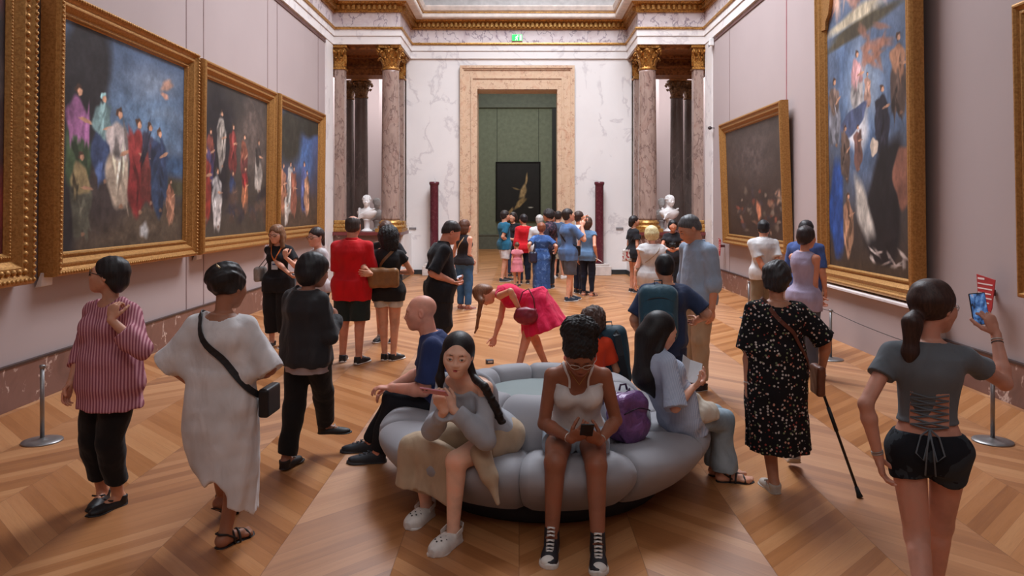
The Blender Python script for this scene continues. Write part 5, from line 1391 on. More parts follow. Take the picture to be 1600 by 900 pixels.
m = MB(); m.tube([gp, gp + ax * .05, tip - ax * .05], .0095, 12); m.build('shaft', plain((34, 32, 34), .35, .3, name='cane_metal'), cane)
m = MB(); m.tube([tip - ax * .07, tip - ax * .03, tip - ax * .004], [.012, .015, .021], 12); m.build('rubber_tip', plain((22, 22, 22), .8, name='rubber'), cane)
m = MB(); m.tube([gp + ax * .20, gp + ax * .36], .013, 10); m.tube([gp + ax * .05 + hd_ * .01, gp + ax * .2 + hd_ * .03, gp + ax * .34 + hd_ * .02], .003, 6); m.build('adjuster_and_loop', plain((20, 20, 22), .6, name='strap'), cane)
bag = thing_at(f, 'crossbody_bag', 'brown leather crossbody bag at the hip of the person in the floral dress', 'bag')
pts = [j.S['L'] + V(.06, .07, .04), j.S['L'] + V(.06, .0, .068), j.neck + V(-.055, -.085, -.035), j.neck + V(.02, -.125, -.14), j.hip + V(.14, -.165, .24), j.hip + V(.22, -.12, .10), j.hip + V(.24, -.03, .02)]
strap_over(f, f.gS, pts, .026, leather((96, 50, 34)), bag)
S = Sdf(); S.box(j.hip + V(.27, .02, -.06), V(.028, .085, .10), rz(.1), .02); S.wr(.002, 30, 1); sd('pouch', S, .006, leather((104, 58, 38)), bag)
m = MB(); m.tube([j.hip + V(.30, -.02, -.02), j.hip + V(.305, -.02, -.12)], .004, 6); m.build('tassel', leather((70, 38, 26)), bag)
# --- girl in the grey crop top taking a photo
f = Fig(1450, 352, -24, 'person with a brown ponytail in a grey crop top and dark shorts', (184, 132, 112), .006)
L = f.L
j = f.pose(H=1.585, w=.94, hyaw=-42, hpitch=4, hip=(0, 0, .83), RH=L(1556, 522, .14), LH=L(1372, 712, -.02), RE=(.5, -.1, -1.2), LE=(-.6, -.6, 0),
           RF=(.03, .16, 0, -6, 0), LF=(-.02, -.30, .10, 8, -42), LK=(0, 1, .1))
hRd = dict(d=f.D(-.35, .1, 1), n=f.D(-.5, 1, .2), curl=.55, thumb=.2)
f.body(hR=hRd, hL=dict(curl=.3), fine=.0035)
f.glasses((150, 146, 140), .10, .006)
f.hair('pony', (44, 27, 22), .02, extra=lambda S, h, u: (S.ell(h(0, -.1, .12), V(.39, .44, .42) * u, f.j.hd, .02), S.cap(h(.0, -.48, -.10), h(.0, -.58, -.34), .06 * u, .15 * u, .02), S.cap(h(0, -.58, -.34), h(-.02, -.56, -.95), .17 * u, .15 * u, .04), S.cap(h(-.02, -.56, -.95), h(-.02, -.52, -1.30), .14 * u, .04 * u, .03)))
m = MB(); c = hg(j, 0, -.49, -.13); m.tube([c + j.hd @ (V(math.cos(a), .1 * math.sin(a), .9 * math.sin(a)) * .017) for a in np.linspace(0, 2 * PI, 13)], .005, 6); m.build('hair_tie', plain((20, 18, 18), .8, name='hair_tie'), f.root)
grey = cloth((104, 110, 116), 'grey_jersey')
H = 1.585
def lace_open(S):
    S.box(j.hip + j.up * .105 * H - j.v * .10, V(.083, .10, .085), j.Rt, .02, .004, 's')
    S.box(j.hip + j.up * .03 * H - j.v * .10, V(.20, .12, .05), j.Rt, .02, .004, 's')
o = f.top('crop_top', grey, .009, .45, .072, .008, .0, neck=.050, neckdrop=.012, wr=.002, sl_off=.012, extra=None, res=.005)
S = Sdf(); add_torso(S, j, .009, lo=.072, butt=False)
# the back opening and its laces: skin-coloured back shows between crossed cords
S = Sdf(); add_torso(S, j, .0105, butt=False, lo=.03); S.ops = [q for q in S.ops]
def rib(S): pass
S.box(j.hip + j.up * .118 * H - j.v * .10, V(.078, .085, .078), j.Rt, .03, 0, 'u')
S2 = Sdf(); add_torso(S2, j, .0105, butt=False, lo=.04)
bx_ = j.hip + j.up * .118 * H - j.v * .11
S2.add(lambda X, Y, Z: np.maximum(np.maximum(np.abs((X - bx_[0]) * j.u[0] + (Y - bx_[1]) * j.u[1] + (Z - bx_[2]) * j.u[2]) - .078, np.abs((X - bx_[0]) * j.up[0] + (Y - bx_[1]) * j.up[1] + (Z - bx_[2]) * j.up[2]) - .075),
                                 ((X - bx_[0]) * j.v[0] + (Y - bx_[1]) * j.v[1] + (Z - bx_[2]) * j.v[2]) - .08), (0, 0, 0), (0, 0, 0), 0, 'i')
sd('bare_back', S2, .005, f.sk, f.root)
def back_pt(x, z):
    a = np.array(torso_st(j, .0125)); A, B, cv = [np.interp(z, a[:, 0], a[:, c]) for c in (1, 2, 4)]
    return j.hip + j.up * z + j.u * x - j.v * (B * math.sqrt(max(0, 1 - (x / A) ** 2)) - cv)
m = MB(); zz = [.072, .090, .108, .126, .144, .160]
for a, b in zip(zz[:-1], zz[1:]):
    for q in (1, -1): m.tube([back_pt(q * x_, (a + (b - a) * t) * H) for x_, t in ((-.074, 0), (-.035, .26), (0, .5), (.035, .74), (.074, 1))], .0042, 6)
kn = back_pt(0, .066 * H)
for q in (1, -1):
    m.tube([back_pt(q * .074, .072 * H), back_pt(q * .03, .068 * H), kn], .0042, 6)
    m.tube([kn, kn + j.u * q * .035 - V(0, .012, .03), kn + j.u * q * .055 - V(0, .035, .10), kn + j.u * q * .025 - V(0, .035, .13), kn + V(0, -.012, -.02)], .004, 6)
    m.tube([kn, kn + j.u * q * .012 - V(0, .03, .08), kn + j.u * q * .02 - V(0, .045, .19)], .004, 6)
m.build('lacing', grey, f.root)
f.pants('shorts', mat('shortsmat', lambda: m_patch((52, 58, 64), (28, 30, 36), 6, 'dark_denim', .5)), .33, .012, .016, waist=.045, wr=.003, res=.006)
f.shoes('sneaker', (210, 214, 220)); f.bracelet('L', .95, (170, 168, 164)); f.bracelet('L', .91, (150, 146, 140)); f.bracelet('R', .88, (190, 186, 180)); f.bracelet('R', .82, (60, 56, 54))
gp = grip_point(j, 'R', hRd['d'], hRd['n'], .095, .028)
phone(f, gp + f.D(-.02, 0, .035), f.D(-.15, -1, .1), f.D(-.12, 0, 1), 'phone with a blue lit screen held up in front of the red card', lit=(60, 96, 150))
# ================================================================== people on and around the bench
def garment(f, name, m_, build, wr=.004, res=None, seed=0, fr=15):
    S = Sdf(); build(S)
    if wr: S.wr(wr, fr, seed)
    return sd(name, S, res or f.res, m_, f.root)
# --- bald man sitting at the left of the bench
f = Fig(700, 212, 98, 'bald person in a navy shirt sitting on the left of the bench', (202, 142, 122), .007); L = f.L
j = f.pose(H=1.76, male=True, w=1.14, lean=16, hyaw=-6, hpitch=6, hip=(0, 0, .455), LH=L(612, 606, -.12), RH=L(612, 604, .18), LE=(-.5, -.9, -.3), RE=(.6, -1, -.2),
           LF=(*(f.G(590, 722)[:2]), 0, 0, 0), RF=(*(f.G(578, 705)[:2]), 0, -6, 0), LK=(0, .2, 1), RK=(0, .2, 1))
f.body(hR=dict(curl=.4, n=V(0, 0, -1)), hL=dict(curl=.4, n=V(0, 0, -1), d=f.D(-1, 0, .05)), fine=.0035, belly=.03)
f.face(lips=(170, 96, 86), brow=(120, 96, 84))
f.top('t_shirt', cloth((44, 58, 104), 'navy_jersey'), .016, .80, -.05, .012, 0, neck=.046, neckdrop=.004, wr=.006, belly=.05, waist=.01)
f.pants('trousers', mat('bd', lambda: m_denim((34, 36, 42))), 1.97, .016, .014, .024, wr=.005, waist=.06, clip=False)
f.shoes('sneaker', (34, 38, 46), (58, 58, 62), (40, 42, 48))
# --- woman with a long braid and white clogs
f = Fig(777, 256, 146, 'seated person with a long dark braid, grey top and beige skirt', (226, 172, 148), .006); L = f.L
j = f.pose(H=1.64, w=1.07, lean=38, side=2, hyaw=32, hpitch=8, hroll=-4, hip=(0, .04, .53), RH=L(694, 642, -.46), LH=L(708, 640, -.42), RE=(.7, -.2, -1), LE=(-.5, .1, -1),
           RF=(*(f.G(666, 808)[:2]), 0, 10, 0), LF=(*(f.G(708, 848)[:2]), 0, 6, 0), RK=(.1, .3, 1), LK=(0, .3, 1))
hr = dict(d=f.D(-.35, -.2, 1), n=f.D(-.3, -1, -.3) * -1, curl=.62, thumb=.7); hl = dict(d=f.D(-.55, -.1, .9), n=f.D(-.5, .8, .3), curl=.6, thumb=.7)
f.body(hR=hr, hL=hl, fine=.003, feet='mid')
f.face(lips=(178, 78, 78), brow=(46, 34, 30))
def hx(S, h, u):
    S.ell(h(0, -.12, .12), V(.41, .47, .43) * u, j.hd, .03)
    S.ell(h(.0, -.30, -.2), V(.36, .26, .36) * u, j.hd, .05)
    S.cap(h(.36, .05, -.05), h(.40, .10, -.62), .07 * u, .10 * u, .03); S.cap(h(.40, .10, -.62), h(.36, .2, -.95), .09 * u, .05 * u, .03)
    pts = [h(-.30, -.22, -.35), h(-.42, -.12, -.62), L(757, 604, -.42), L(772, 632, -.40), L(783, 658, -.36)]
    for a, b in zip(pts[:-1], pts[1:]): S.cap(a, b, .024, .021, .01)
    P_ = np.array(pts[1:]); 
    for i in range(14):
        t = i / 13 * (len(P_) - 1); k_ = min(int(t), len(P_) - 2); c = P_[k_] + (P_[k_ + 1] - P_[k_]) * (t - k_); S.ell(c + V(.008 * (-1) ** i, 0, 0), (.022, .022, .016), None, .004)
f.hair('none', (20, 17, 18), extra=lambda S, h, u: (hx(S, h, u), S.ell(h(0, .56, -.13), V(.33, .37, .49) * u, j.hd, .01, 's')))
def cardi(S):
    S.ell(j.neck + j.v * .05 - j.up * .0, V(.13, .10, .065), j.Rt, .02, 's'); S.ell(j.S['L'] + j.up * .02, V(.07, .07, .045), j.Rt, .02, 's')
f.top('top', cloth((176, 180, 188), 'grey_rib_knit'), .013, 1.86, -.06, .008, 0.02, neck=.05, neckdrop=.03, wr=.005, extra=cardi, seed=4)
def sk(S):
    H = j.H
    S.cap(j.HJ['R'], j.HJ['R'] * .12 + j.K['R'] * .88 + V(0, 0, -.005), .115, .090, .06); S.cap(j.HJ['L'], j.HJ['L'] * .5 + j.K['L'] * .5, .112, .094, .03, (0, 1))
    S.ell(j.hip + V(0, -.02, -.01), (.19, .15, .12), None, .05)
    a = j.K['R'] + V(-.02, .02, .0); b = V(a[0] + .02, a[1] + .02, .22)
    S.cap(a + V(.05, 0, 0), b + V(.06, 0, 0), .075, .06, .04, (0, 1)); S.cap(a - V(.08, .03, .02), b - V(.07, .02, 0), .07, .05, .05, (0, 1))
    q = nz(j.K['L'] - j.K['R']); n_ = nz(np.cross(q, V(0, 0, 1))); c = (j.K['R'] + j.K['L']) / 2 + V(0, 0, -.10) - n_ * 0
    S.box(c - V(0, .015, 0), V(np.linalg.norm(j.K['L'] - j.K['R']) / 2, .028, .17), np.stack([q, np.cross(V(0, 0, 1), q), V(0, 0, 1)], 1), .02, .03)
    S.cap(L(752, 708, -.34), L(765, 745, -.40), .065, .045, .03); S.cap(L(765, 745, -.40), L(778, 786, -.45), .045, .012, .03)
o = garment(f, 'skirt', cloth((196, 172, 144), 'beige_linen'), sk, .006, seed=5)
m = MB(); c = f.L(768, 765, -.2); 
f.shoes('clog', (226, 222, 216), (226, 222, 216))
gp = grip_point(j, 'R', hr['d'], hr['n'], .09, .03)
phone(f, f.L(678, 612, -.54), f.D(.2, .5, .84), f.D(-.9, .3, .15), 'pink cased phone held in both hands by the person with the braid', case=(214, 140, 150))
# --- woman in the white camisole looking down at a phone
f = Fig(899, 256, 180, 'seated person in a white camisole looking down at a black phone', (138, 88, 66), .006); L = f.L
j = f.pose(H=1.68, w=1.07, lean=27, hyaw=0, hpitch=44, hip=(0, .02, .53), RH=L(893, 686, -.40), LH=L(936, 690, -.38), RE=(.35, -.3, -1), LE=(-.35, -.3, -1),
           RF=(*(f.G(862, 862)[:2]), 0, -8, 0), LF=(*(f.G(934, 872)[:2]), 0, -4, 0), RK=(.0, .3, 1), LK=(0, .3, 1))
hr = dict(d=f.D(.55, -.5, .5), n=f.D(.4, .7, .6), curl=.6, thumb=.8); hl = dict(d=f.D(-.55, -.5, .5), n=f.D(-.4, .7, .6), curl=.6, thumb=.8)
f.body(hR=hr, hL=hl, fine=.003); f.face(lips=(120, 62, 56), brow=(24, 18, 16), open_=False); f.glasses((196, 190, 180), .10, .007)
f.hair('puff', (20, 16, 16), .0, extra=lambda S, h, u: (S.ell(h(0, -.42, .34), V(.40, .34, .36) * u, j.hd, .05), S.ell(h(-.2, -.30, .55), V(.2, .2, .2) * u, j.hd, .05), S.ell(h(.24, -.34, .48), V(.2, .2, .2) * u, j.hd, .05)))
white = cloth((226, 222, 220), 'white_satin', .6)
def cami(S):
    S.cut(j.hip + j.up * .240 * j.H, j.up - j.v * .1); S.ell(j.neck + j.v * .10 - j.up * .085, V(.05, .07, .05), j.Rt, .03, 's')
f.top('camisole', white, .012, 0, -.03, .0, .015, neck=.04, neckdrop=.0, wr=.004, extra=cami, seed=8)
for sg in (1, -1):
    pts = [j.neck - j.up * .10 + j.v * .12 + j.u * sg * .082, j.neck - j.up * .045 + j.v * .10 + j.u * sg * .086, j.neck + j.v * .04 + j.u * sg * .088, j.neck - j.v * .05 - j.up * .01 + j.u * sg * .085, j.neck - j.up * .10 - j.v * .09 + j.u * sg * .075]
    o, _ = strap_over(f, f.S, pts, .014, white, f.root, 16, .003)
m = MB(); m.tube([j.neck + j.u * x + j.v * (.098 - abs(x) * .9) - j.up * (.060 - abs(x) * 1.0) for x in np.linspace(-.055, .055, 13)], .0016, 5); m.build('necklace', plain((190, 160, 90), .3, .8, name='gold_chain'), f.root)
f.pants('shorts', mat('ltden', lambda: m_denim((176, 190, 204))), .42, .014, .022, waist=.04, wr=.004, clip=False)
f.shoes('hightop', (38, 38, 44), (224, 220, 212), (228, 226, 222)); f.bracelet('R', .9, (220, 216, 210)); f.bracelet('L', .88, (200, 196, 190))
phone(f, L(917, 672, -.50), f.D(0, .62, .75), f.D(0, -.7, .7), 'black phone held in both hands by the person in the white camisole')
# --- woman reading a leaflet at the right
f = Fig(1062, 236, -72, 'seated person in a pale blue shirt reading a leaflet, right of the bench', (206, 156, 132), .0065); L = f.L
j = f.pose(H=1.58, w=.96, lean=-24, hyaw=-6, hpitch=24, hip=(0, 0, .52), RH=L(1082, 606, -.14), LH=L(1078, 594, .14), RE=(.6, -.4, -1), LE=(-.5, -.3, -1),
           RF=(*(f.G(1132, 752)[:2]), 0, -24, 0), LF=(*(f.G(1120, 742)[:2]), 0, -14, 0), RK=(0, .3, 1), LK=(0, .3, 1))
hr = dict(d=f.D(.9, .2, .5), n=f.D(-.3, .3, .9), curl=.55, thumb=.8); hl = dict(d=f.D(.8, -.2, .3), n=f.D(.2, -.4, .9), curl=.5, thumb=.8)
f.body(hR=hr, hL=hl, fine=.0035, feet='full'); f.face(lips=(170, 90, 84), brow=(40, 30, 28))
def lh(S, h, u):
    S.ell(h(0, -.13, .12), V(.42, .48, .43) * u, j.hd, .03); S.ell(h(0, -.30, -.25), V(.40, .28, .45) * u, j.hd, .05)
    b = j.neck - j.v * .085; S.cap(h(0, -.38, -.35), b - j.up * .13 - j.v * .03, .33 * u, .085, .05); S.cap(b - j.up * .13 - j.v * .03, b - j.up * .27 - j.v * .015, .085, .03, .04)
    S.cap(h(.33, .02, -.1), h(.36, .02, -.62), .09 * u, .10 * u, .03); S.cap(h(-.33, .02, -.1), h(-.36, .02, -.62), .09 * u, .10 * u, .03)
f.hair('none', (20, 17, 18), extra=lambda S, h, u: (lh(S, h, u), S.ell(h(0, .58, -.16), V(.33, .37, .50) * u, j.hd, .01, 's')))
f.top('shirt', mat('bluestripe', lambda: m_stripe((186, 196, 214), (164, 178, 202), .012)), .026, 1.0, -.09, .018, .03, neck=.046, neckdrop=.02, wr=.008, waist=.03, sl_off=.028, seed=3)
f.pants('jeans', mat('pden', lambda: m_denim((156, 174, 186))), 1.92, .018, .026, .055, wr=.005, waist=.04, seed=6, clip=False)
f.shoes('sandal', (40, 36, 36), sole=(44, 38, 36))
lf = empty('leaflet', f.W(L(1076, 580, .0)), 0); tag(lf, 'folded white leaflet held up by the person with long black hair', 'leaflet')
m = MB(); 
for q in (1, -1): m.add([(0, 0, -.075), (q * .075, -.035, -.07), (q * .078, -.03, .08), (0, .0, .085), (0, .002, -.075), (q * .075, -.033, -.07), (q * .078, -.028, .08), (0, .002, .085)], [(0, 1, 2, 3), (7, 6, 5, 4), (0, 4, 5, 1), (1, 5, 6, 2), (2, 6, 7, 3), (3, 7, 4, 0)])
o = m.build('pages', plain((214, 220, 226), .6, name='paper'), lf); o.rotation_euler = (-.5, .45, .25)
tb = empty('tote_bag', f.W(L(1080, 634, -.05)), 0); tag(tb, 'cream canvas tote bag on the lap of the person reading the leaflet', 'bag')
S = Sdf(); S.ell((0, 0, 0), (.19, .10, .075), ry(.35) @ rx(.5), .02); S.ell((-.12, 0, .06), (.10, .08, .07), ry(.5), .03); S.wr(.012, 17, 4); S.wr(.004, 40, 5); sd('sack', S, .006, plain((208, 198, 182), .85, name='canvas_cloth'), tb)
m = MB(); m.ribbon([(-.15, -.03, .08), (-.12, -.01, .2), (-.06, 0, .24), (-.02, -.01, .12), (0, -.03, .06)], [(0, -1, 0)] * 5, .025, .004); m.build('handle', plain((206, 196, 180), .85, name='canvas_cloth'), tb)
# purple backpack standing on the seat
pb = empty('backpack', (.68, 4.80, .44)); pb.rotation_euler.z = .5; tag(pb, 'shiny purple backpack standing on the bench seat between the two women at the right', 'backpack')
S = Sdf(); S.box((0, 0, .15), (.135, .085, .15), None, .07); S.ell((0, -.07, .10), (.11, .05, .09), None, .03); S.wr(.010, 16, 2); S.wr(.004, 40, 6); S.cut((0, 0, -.01), (0, 0, -1))
def m_purple():
    t = NT('purple_nylon'); n = t.noise(t.pos(), 14, 4, .6, 1); t.bump(n, .7, .02); return t.done(t.ramp(n, [(.3, (92, 58, 104)), (.7, (128, 84, 142))]), .35, .1, .6)
o = sd('bag_body', S, .005, g('purple', m_purple), pb)
m = MB(); m.ribbon([(-.07, .08, .28), (-.10, .13, .26), (-.11, .14, .14), (-.09, .10, .02)], [(0, 1, 0)] * 4, .035, .008); m.ribbon([(.07, .08, .28), (.10, .13, .26), (.11, .14, .14), (.09, .10, .02)], [(0, 1, 0)] * 4, .035, .008); m.tube([(-.03, .05, .30), (-.02, .05, .335), (.02, .05, .335), (.03, .05, .30)], .007, 6); m.build('shoulder_straps', plain((60, 40, 70), .6, name='purple_web'), pb)
m = MB(); m.tube([(x, -.088 - .02 * math.cos(x * 12), .20 + .02 * math.cos(x * 20)) for x in np.linspace(-.10, .10, 12)], .004, 5); m.build('zip', plain((40, 30, 46), .4, .4, name='zip'), pb)
# --- child in orange on the far side with curly hair
f = Fig(922, 196, -12, 'curly haired small person in orange sitting on the far side of the bench', (170, 120, 92), .009); L = f.L
j = f.pose(H=1.36, w=1.0, lean=16, hyaw=-20, hpitch=14, hip=(0, 0, .46), RF=(.08, .40, 0, 0, 0), LF=(-.08, .40, 0, 0, 0), RK=(0, .3, 1), LK=(0, .3, 1), RH=V(.12, .3, .62), LH=V(-.12, .3, .62), RE=(.5, -1, -.4), LE=(-.5, -1, -.4))
f.body(); f.hair('curlylong', (62, 40, 30), .04, extra=lambda S, h, u: (S.ell(h(0, -.16, .0), V(.50, .48, .50) * u, j.hd, .05), S.ell(h(.2, -.2, -.3), V(.32, .3, .3) * u, j.hd, .05), S.ell(h(-.2, -.2, -.25), V(.3, .3, .3) * u, j.hd, .05)))
f.top('shirt', cloth((226, 66, 30), 'orange_cotton'), .016, .7, -.04, .012, .01); f.pants('shorts', cloth((40, 42, 50), 'dark_cloth'), .9, .02, .025, waist=.05, clip=False); f.shoes('sneaker', (60, 60, 66))
def backpack(root, w_, d_, h_, m_, ms, res=.008, pockets=True, seed=3):
    S = Sdf(); S.box((0, 0, h_ / 2), (w_ / 2, d_ / 2, h_ / 2), None, min(w_, d_) * .42); 
    if pockets: S.box((0, -d_ * .5, h_ * .30), (w_ * .38, d_ * .18, h_ * .24), None, .035)
    S.wr(.006, 16, seed); sd('bag_body', S, res, m_, root)
    m = MB()
    for q in (1, -1): m.ribbon([(q * w_ * .22, d_ * .45, h_ * .92), (q * w_ * .3, d_ * .75, h_ * .9), (q * w_ * .34, d_ * .95, h_ * .6), (q * w_ * .36, d_ * .5, h_ * .12)], [(0, 1, .2), (0, 1, .4), (0, 1, 0), (0, 1, 0)], .05, .01)
    m.build('shoulder_straps', ms, root)
    m = MB(); m.tube([(x, -d_ * .5 * math.sqrt(max(.1, 1 - (2 * x / w_) ** 4)) - .004, h_ * .70 + .1 * h_ * (1 - (2.2 * x / w_) ** 2)) for x in np.linspace(-w_ * .4, w_ * .4, 13)], .005, 5)
    m.tube([(-.03, 0, h_ * .98), (-.03, 0, h_ + .035), (.03, 0, h_ + .035), (.03, 0, h_ * .98)], .007, 6)
    m.build('zip_and_handle', plain((30, 34, 40), .5, name='zip_tape'), root)
bb = empty('backpack', (.80, 6.30, .43)); bb.rotation_euler = (-.12, .12, 2.9); tag(bb, 'dark teal rucksack standing behind the person in orange at the back of the bench', 'backpack')
backpack(bb, .27, .17, .50, cloth((38, 66, 80), 'teal_nylon', .6), plain((26, 28, 32), .7, name='black_web'))
# --- person with the teal backpack standing behind the reader
f = Fig(1040, 186, -6, 'person in a navy shirt wearing a backpack, standing behind the reader', (190, 138, 112), .008); L = f.L
j = f.pose(H=1.505, male=True, w=1.10, hyaw=8, hpitch=10, RH=L(1090, 500, .12), LH=L(998, 520, .16), RE=(.6, -1, 0), LE=(-.6, -1, 0))
f.body(); f.hair('short', (20, 18, 20), .01); f.top('t_shirt', cloth((50, 62, 92), 'navy_jersey'), .022, .85, -.09, .02, .02, wr=.006, waist=.03); f.pants('trousers', cloth((40, 50, 78), 'navy_cloth'), 1.9, .022, .03, .035, waist=-.05); f.shoes('sneaker')
bp = empty('backpack', f.W(j.hip + V(-.08, -.25, .0)), f.yaw); tag(bp, 'blue-green backpack slung on the back of the boy in navy behind the reader', 'backpack')
backpack(bp, .31, .20, .47, cloth((48, 84, 100), 'teal_nylon', .6), plain((40, 66, 80), .7, name='teal_web'))
# --- woman in the pink dress bending to the floor
f = Fig(842, 136, 80, 'person in a bright pink dress bending down to reach the floor behind the bench', (202, 142, 114), .008); L = f.L
j = f.pose(H=1.66, w=1.0, lean=82, hyaw=4, hpitch=92, hip=(0, 0, .82), RH=L(768, 548, .06), LH=L(812, 484, -.26), RE=(.3, -.5, 0), LE=(-.6, .2, 1),
           LF=(.10, -.06, 0, 6, 0), RF=(-.26, .20, 0, 10, 0), LK=(0, 1, 0), RK=(0, 1, 0))
j.HJ, j.K = j.HJ, j.K
f.body(fine=.005, hL=dict(curl=.6), hR=dict(curl=.6), feet='full')
pink = mat('pinkdress', lambda: m_cloth((232, 34, 84), .8, 'pink_cotton', .1, .6))
def hb(S, h, u):
    S.ell(h(0, -.12, .12), V(.41, .47, .43) * u, j.hd, .03); S.ell(h(0, -.30, -.2), V(.3, .22, .3) * u, j.hd, .05)
    pts = [h(0, -.2, .35), L(752, 470), L(748, 492), L(745, 512), L(742, 520)]
    for a, b, r in zip(pts[:-1], pts[1:], (.05, .03, .022, .014)): S.cap(a, b, r, r * .75, .02)
f.hair('none', (106, 70, 48), extra=lambda S, h, u: (hb(S, h, u), S.ell(h(0, .56, -.13), V(.33, .37, .49) * u, j.hd, .01, 's')))
def pk(S):
    S.loft(j.hip + V(0, .02, .02), nz(V(0, -.28, -.72)), (1, 0, 0), V(0, .7, -.3), [(-.10, .14, .12, 0, 0), (0, .19, .15, 0, .0), (.12, .25, .20, 0, .03), (.26, .31, .24, 0, .05), (.36, .34, .26, 0, .05)], .04, (0, 1), rip=(8, .05, .0, .4, .6))
f.top('dress', pink, .014, 0, -.05, 0, .02, neck=.046, neckdrop=.01, wr=.005, extra=pk)
f.shoes('sandal', (40, 34, 32))
hb_ = empty('handbag', f.W(L(822, 494, -.30)), f.yaw); tag(hb_, 'dark red handbag on the arm of the person bending in the pink dress', 'bag')
S = Sdf(); S.ell((0, 0, 0), (.07, .14, .10), None, .02); S.box((0, 0, .03), (.055, .12, .06), None, .03); S.wr(.003, 30, 2); sd('bag_body', S, .006, leather((132, 28, 52)), hb_)
m = MB(); m.tube([(0, -.1, .08), (.02, -.08, .2), (.05, -.02, .3), (.05, .05, .26), (0, .1, .08)], .008, 6); m.build('handle', leather((110, 30, 48)), hb_)
m = MB(); m.sph((.068, 0, .02), .012, 8, 6); m.build('clasp', plain((190, 160, 100), .3, .7, name='brass'), hb_)
c = f.W(f.G(765, 568)); m = MB(); m.bbox(-.045, .045, -.03, .03, 0, .05, .006); o = m.build('small_box', plain((60, 70, 84), .4, name='box_card')); o.location = (c[0], c[1], 0); o.rotation_euler.z = .3; tag(o, 'small dark grey box on the floor under the hand of the person in pink', 'box')
m = MB(); m.box(-.03, .03, -.0306, -.0300, .014, .036); m.build('box_label', plain((206, 206, 206), .6, name='box_print'), o)
# ================================================================== people further down the hall
def person(x, s, yaw, label, sk=(196, 144, 118), res=.010, H=1.68, male=False, w=1.0, hair='short', hc=(34, 26, 24), hoff=.01, top=('t_shirt', (60, 60, 66)), topm=None, sleeve=.7, off=.018, hem=-.08,
           bot=('trousers', (36, 38, 46)), botm=None, ln=1.95, boff=.018, sh='sneaker', shc=(50, 50, 54), feet='none', hR=None, hL=None, belly=0., hx=None, bust=True, tank=False, glasses=None, neckdrop=.005, pose=None, bw=.085, dp=None, offa=None):
    f = Fig(x, s, yaw, label, sk, res); pz = dict(H=H, male=male, w=w); pz.update((pose(f) if callable(pose) else pose) or {})
    f.pose(**pz); f.body(hR=hR, hL=hL, fine=.0055 if res < .0105 else None, feet=feet, belly=belly)
    f.hair(hair, hc, hoff, extra=hx)
    if dp:
        f.top(dp[0], topm or cloth(top[1]), off, sleeve, -.06, .01, .0, neckdrop=neckdrop, wr=.005, extra=lambda S: S.loft(f.j.hip, (0, 0, -1), (1, 0, 0), (0, 1, 0), [(a * H, b * H, c * H, 0, 0) for a, b, c in dp[1]], .03, (0, 1), rip=(6, .05, .1, .5, x)), tank=tank)
    else:
        f.top(top[0], topm or cloth(top[1]), off, sleeve, hem, .010, .02, neckdrop=neckdrop, wr=.005, belly=belly, tank=tank, under=boff)
        f.pants(bot[0], botm or cloth(bot[1]), ln, boff, boff + .006, (boff + .01) if offa is None else offa, wr=.004, belly=belly, waist=min(bw, hem + .03), bo=min(.008, off - .01))
    if sh: f.shoes(sh, shc)
    if top[0] in ('shirt', 'polo_shirt') and not dp:
        S = Sdf(); jj = f.j; S.cap(jj.neck - jj.up * .022 * H, jj.neck + jj.up * .016 * H, (.050 if male else .044) * H, (.043 if male else .038) * H, .01, (1, 1)); sd('collar', S, res * .8, topm or cloth(top[1]), f.root)
    if glasses: f.glasses(glasses)
    return f
LH_ = lambda f, c=(96, 66, 46): None
def longh(dz=-.9, r=.26, back=.34):
    return lambda S, h, u: (S.ell(h(0, -.30, -.2), V(.38, .26, .42) * u, None, .05), S.cap(h(0, -back, -.2), h(0, -back - .02, dz), r * u, r * .6 * u, .04))
def shoulder_bag(f, cpt, size, m_, label, strap_c, r=.02, shape='box', side='R', rzv=0., name='handbag', cross=False, res=.008):
    bag = thing_at(f, name, label, 'bag'); j = f.j; S = Sdf(); c = np.asarray(cpt, float)
    S.box(c, V(*size), rz(rzv), min(size) * .8); S.wr(.004, 22, 3); sd('bag_body', S, res, m_, bag)
    sh_ = j.S['L' if (cross and side == 'R') or (not cross and side == 'L') else 'R']; top_ = c + V(0, 0, size[2] * .9)
    sg = 1 if side == 'R' else -1
    if cross:
        pts = [c + V(0, .02, size[2]), j.hip + V(sg * .08, .14, .24), j.neck + V(-sg * .04, .12, -.10), j.neck + V(-sg * .075, .02, .02), j.neck + V(-sg * .05, -.10, -.10), j.hip + V(sg * .08, -.14, .24), c + V(0, -.02, size[2])]
        strap_over(f, f.gS, pts, r, leather(strap_c), bag, 24)
    else:
        a = sh_ - j.u * (1 if sh_[0] > 0 else -1) * .015; m = MB(); m.tube([c + V(0, .07, size[2] * .8), a + V(0, .07, -.10), a + V(0, .03, .045), a + V(0, -.03, .045), a + V(0, -.07, -.10), c + V(0, -.07, size[2] * .8)], r * .35, 6); m.build('strap', leather(strap_c), bag)
    return bag
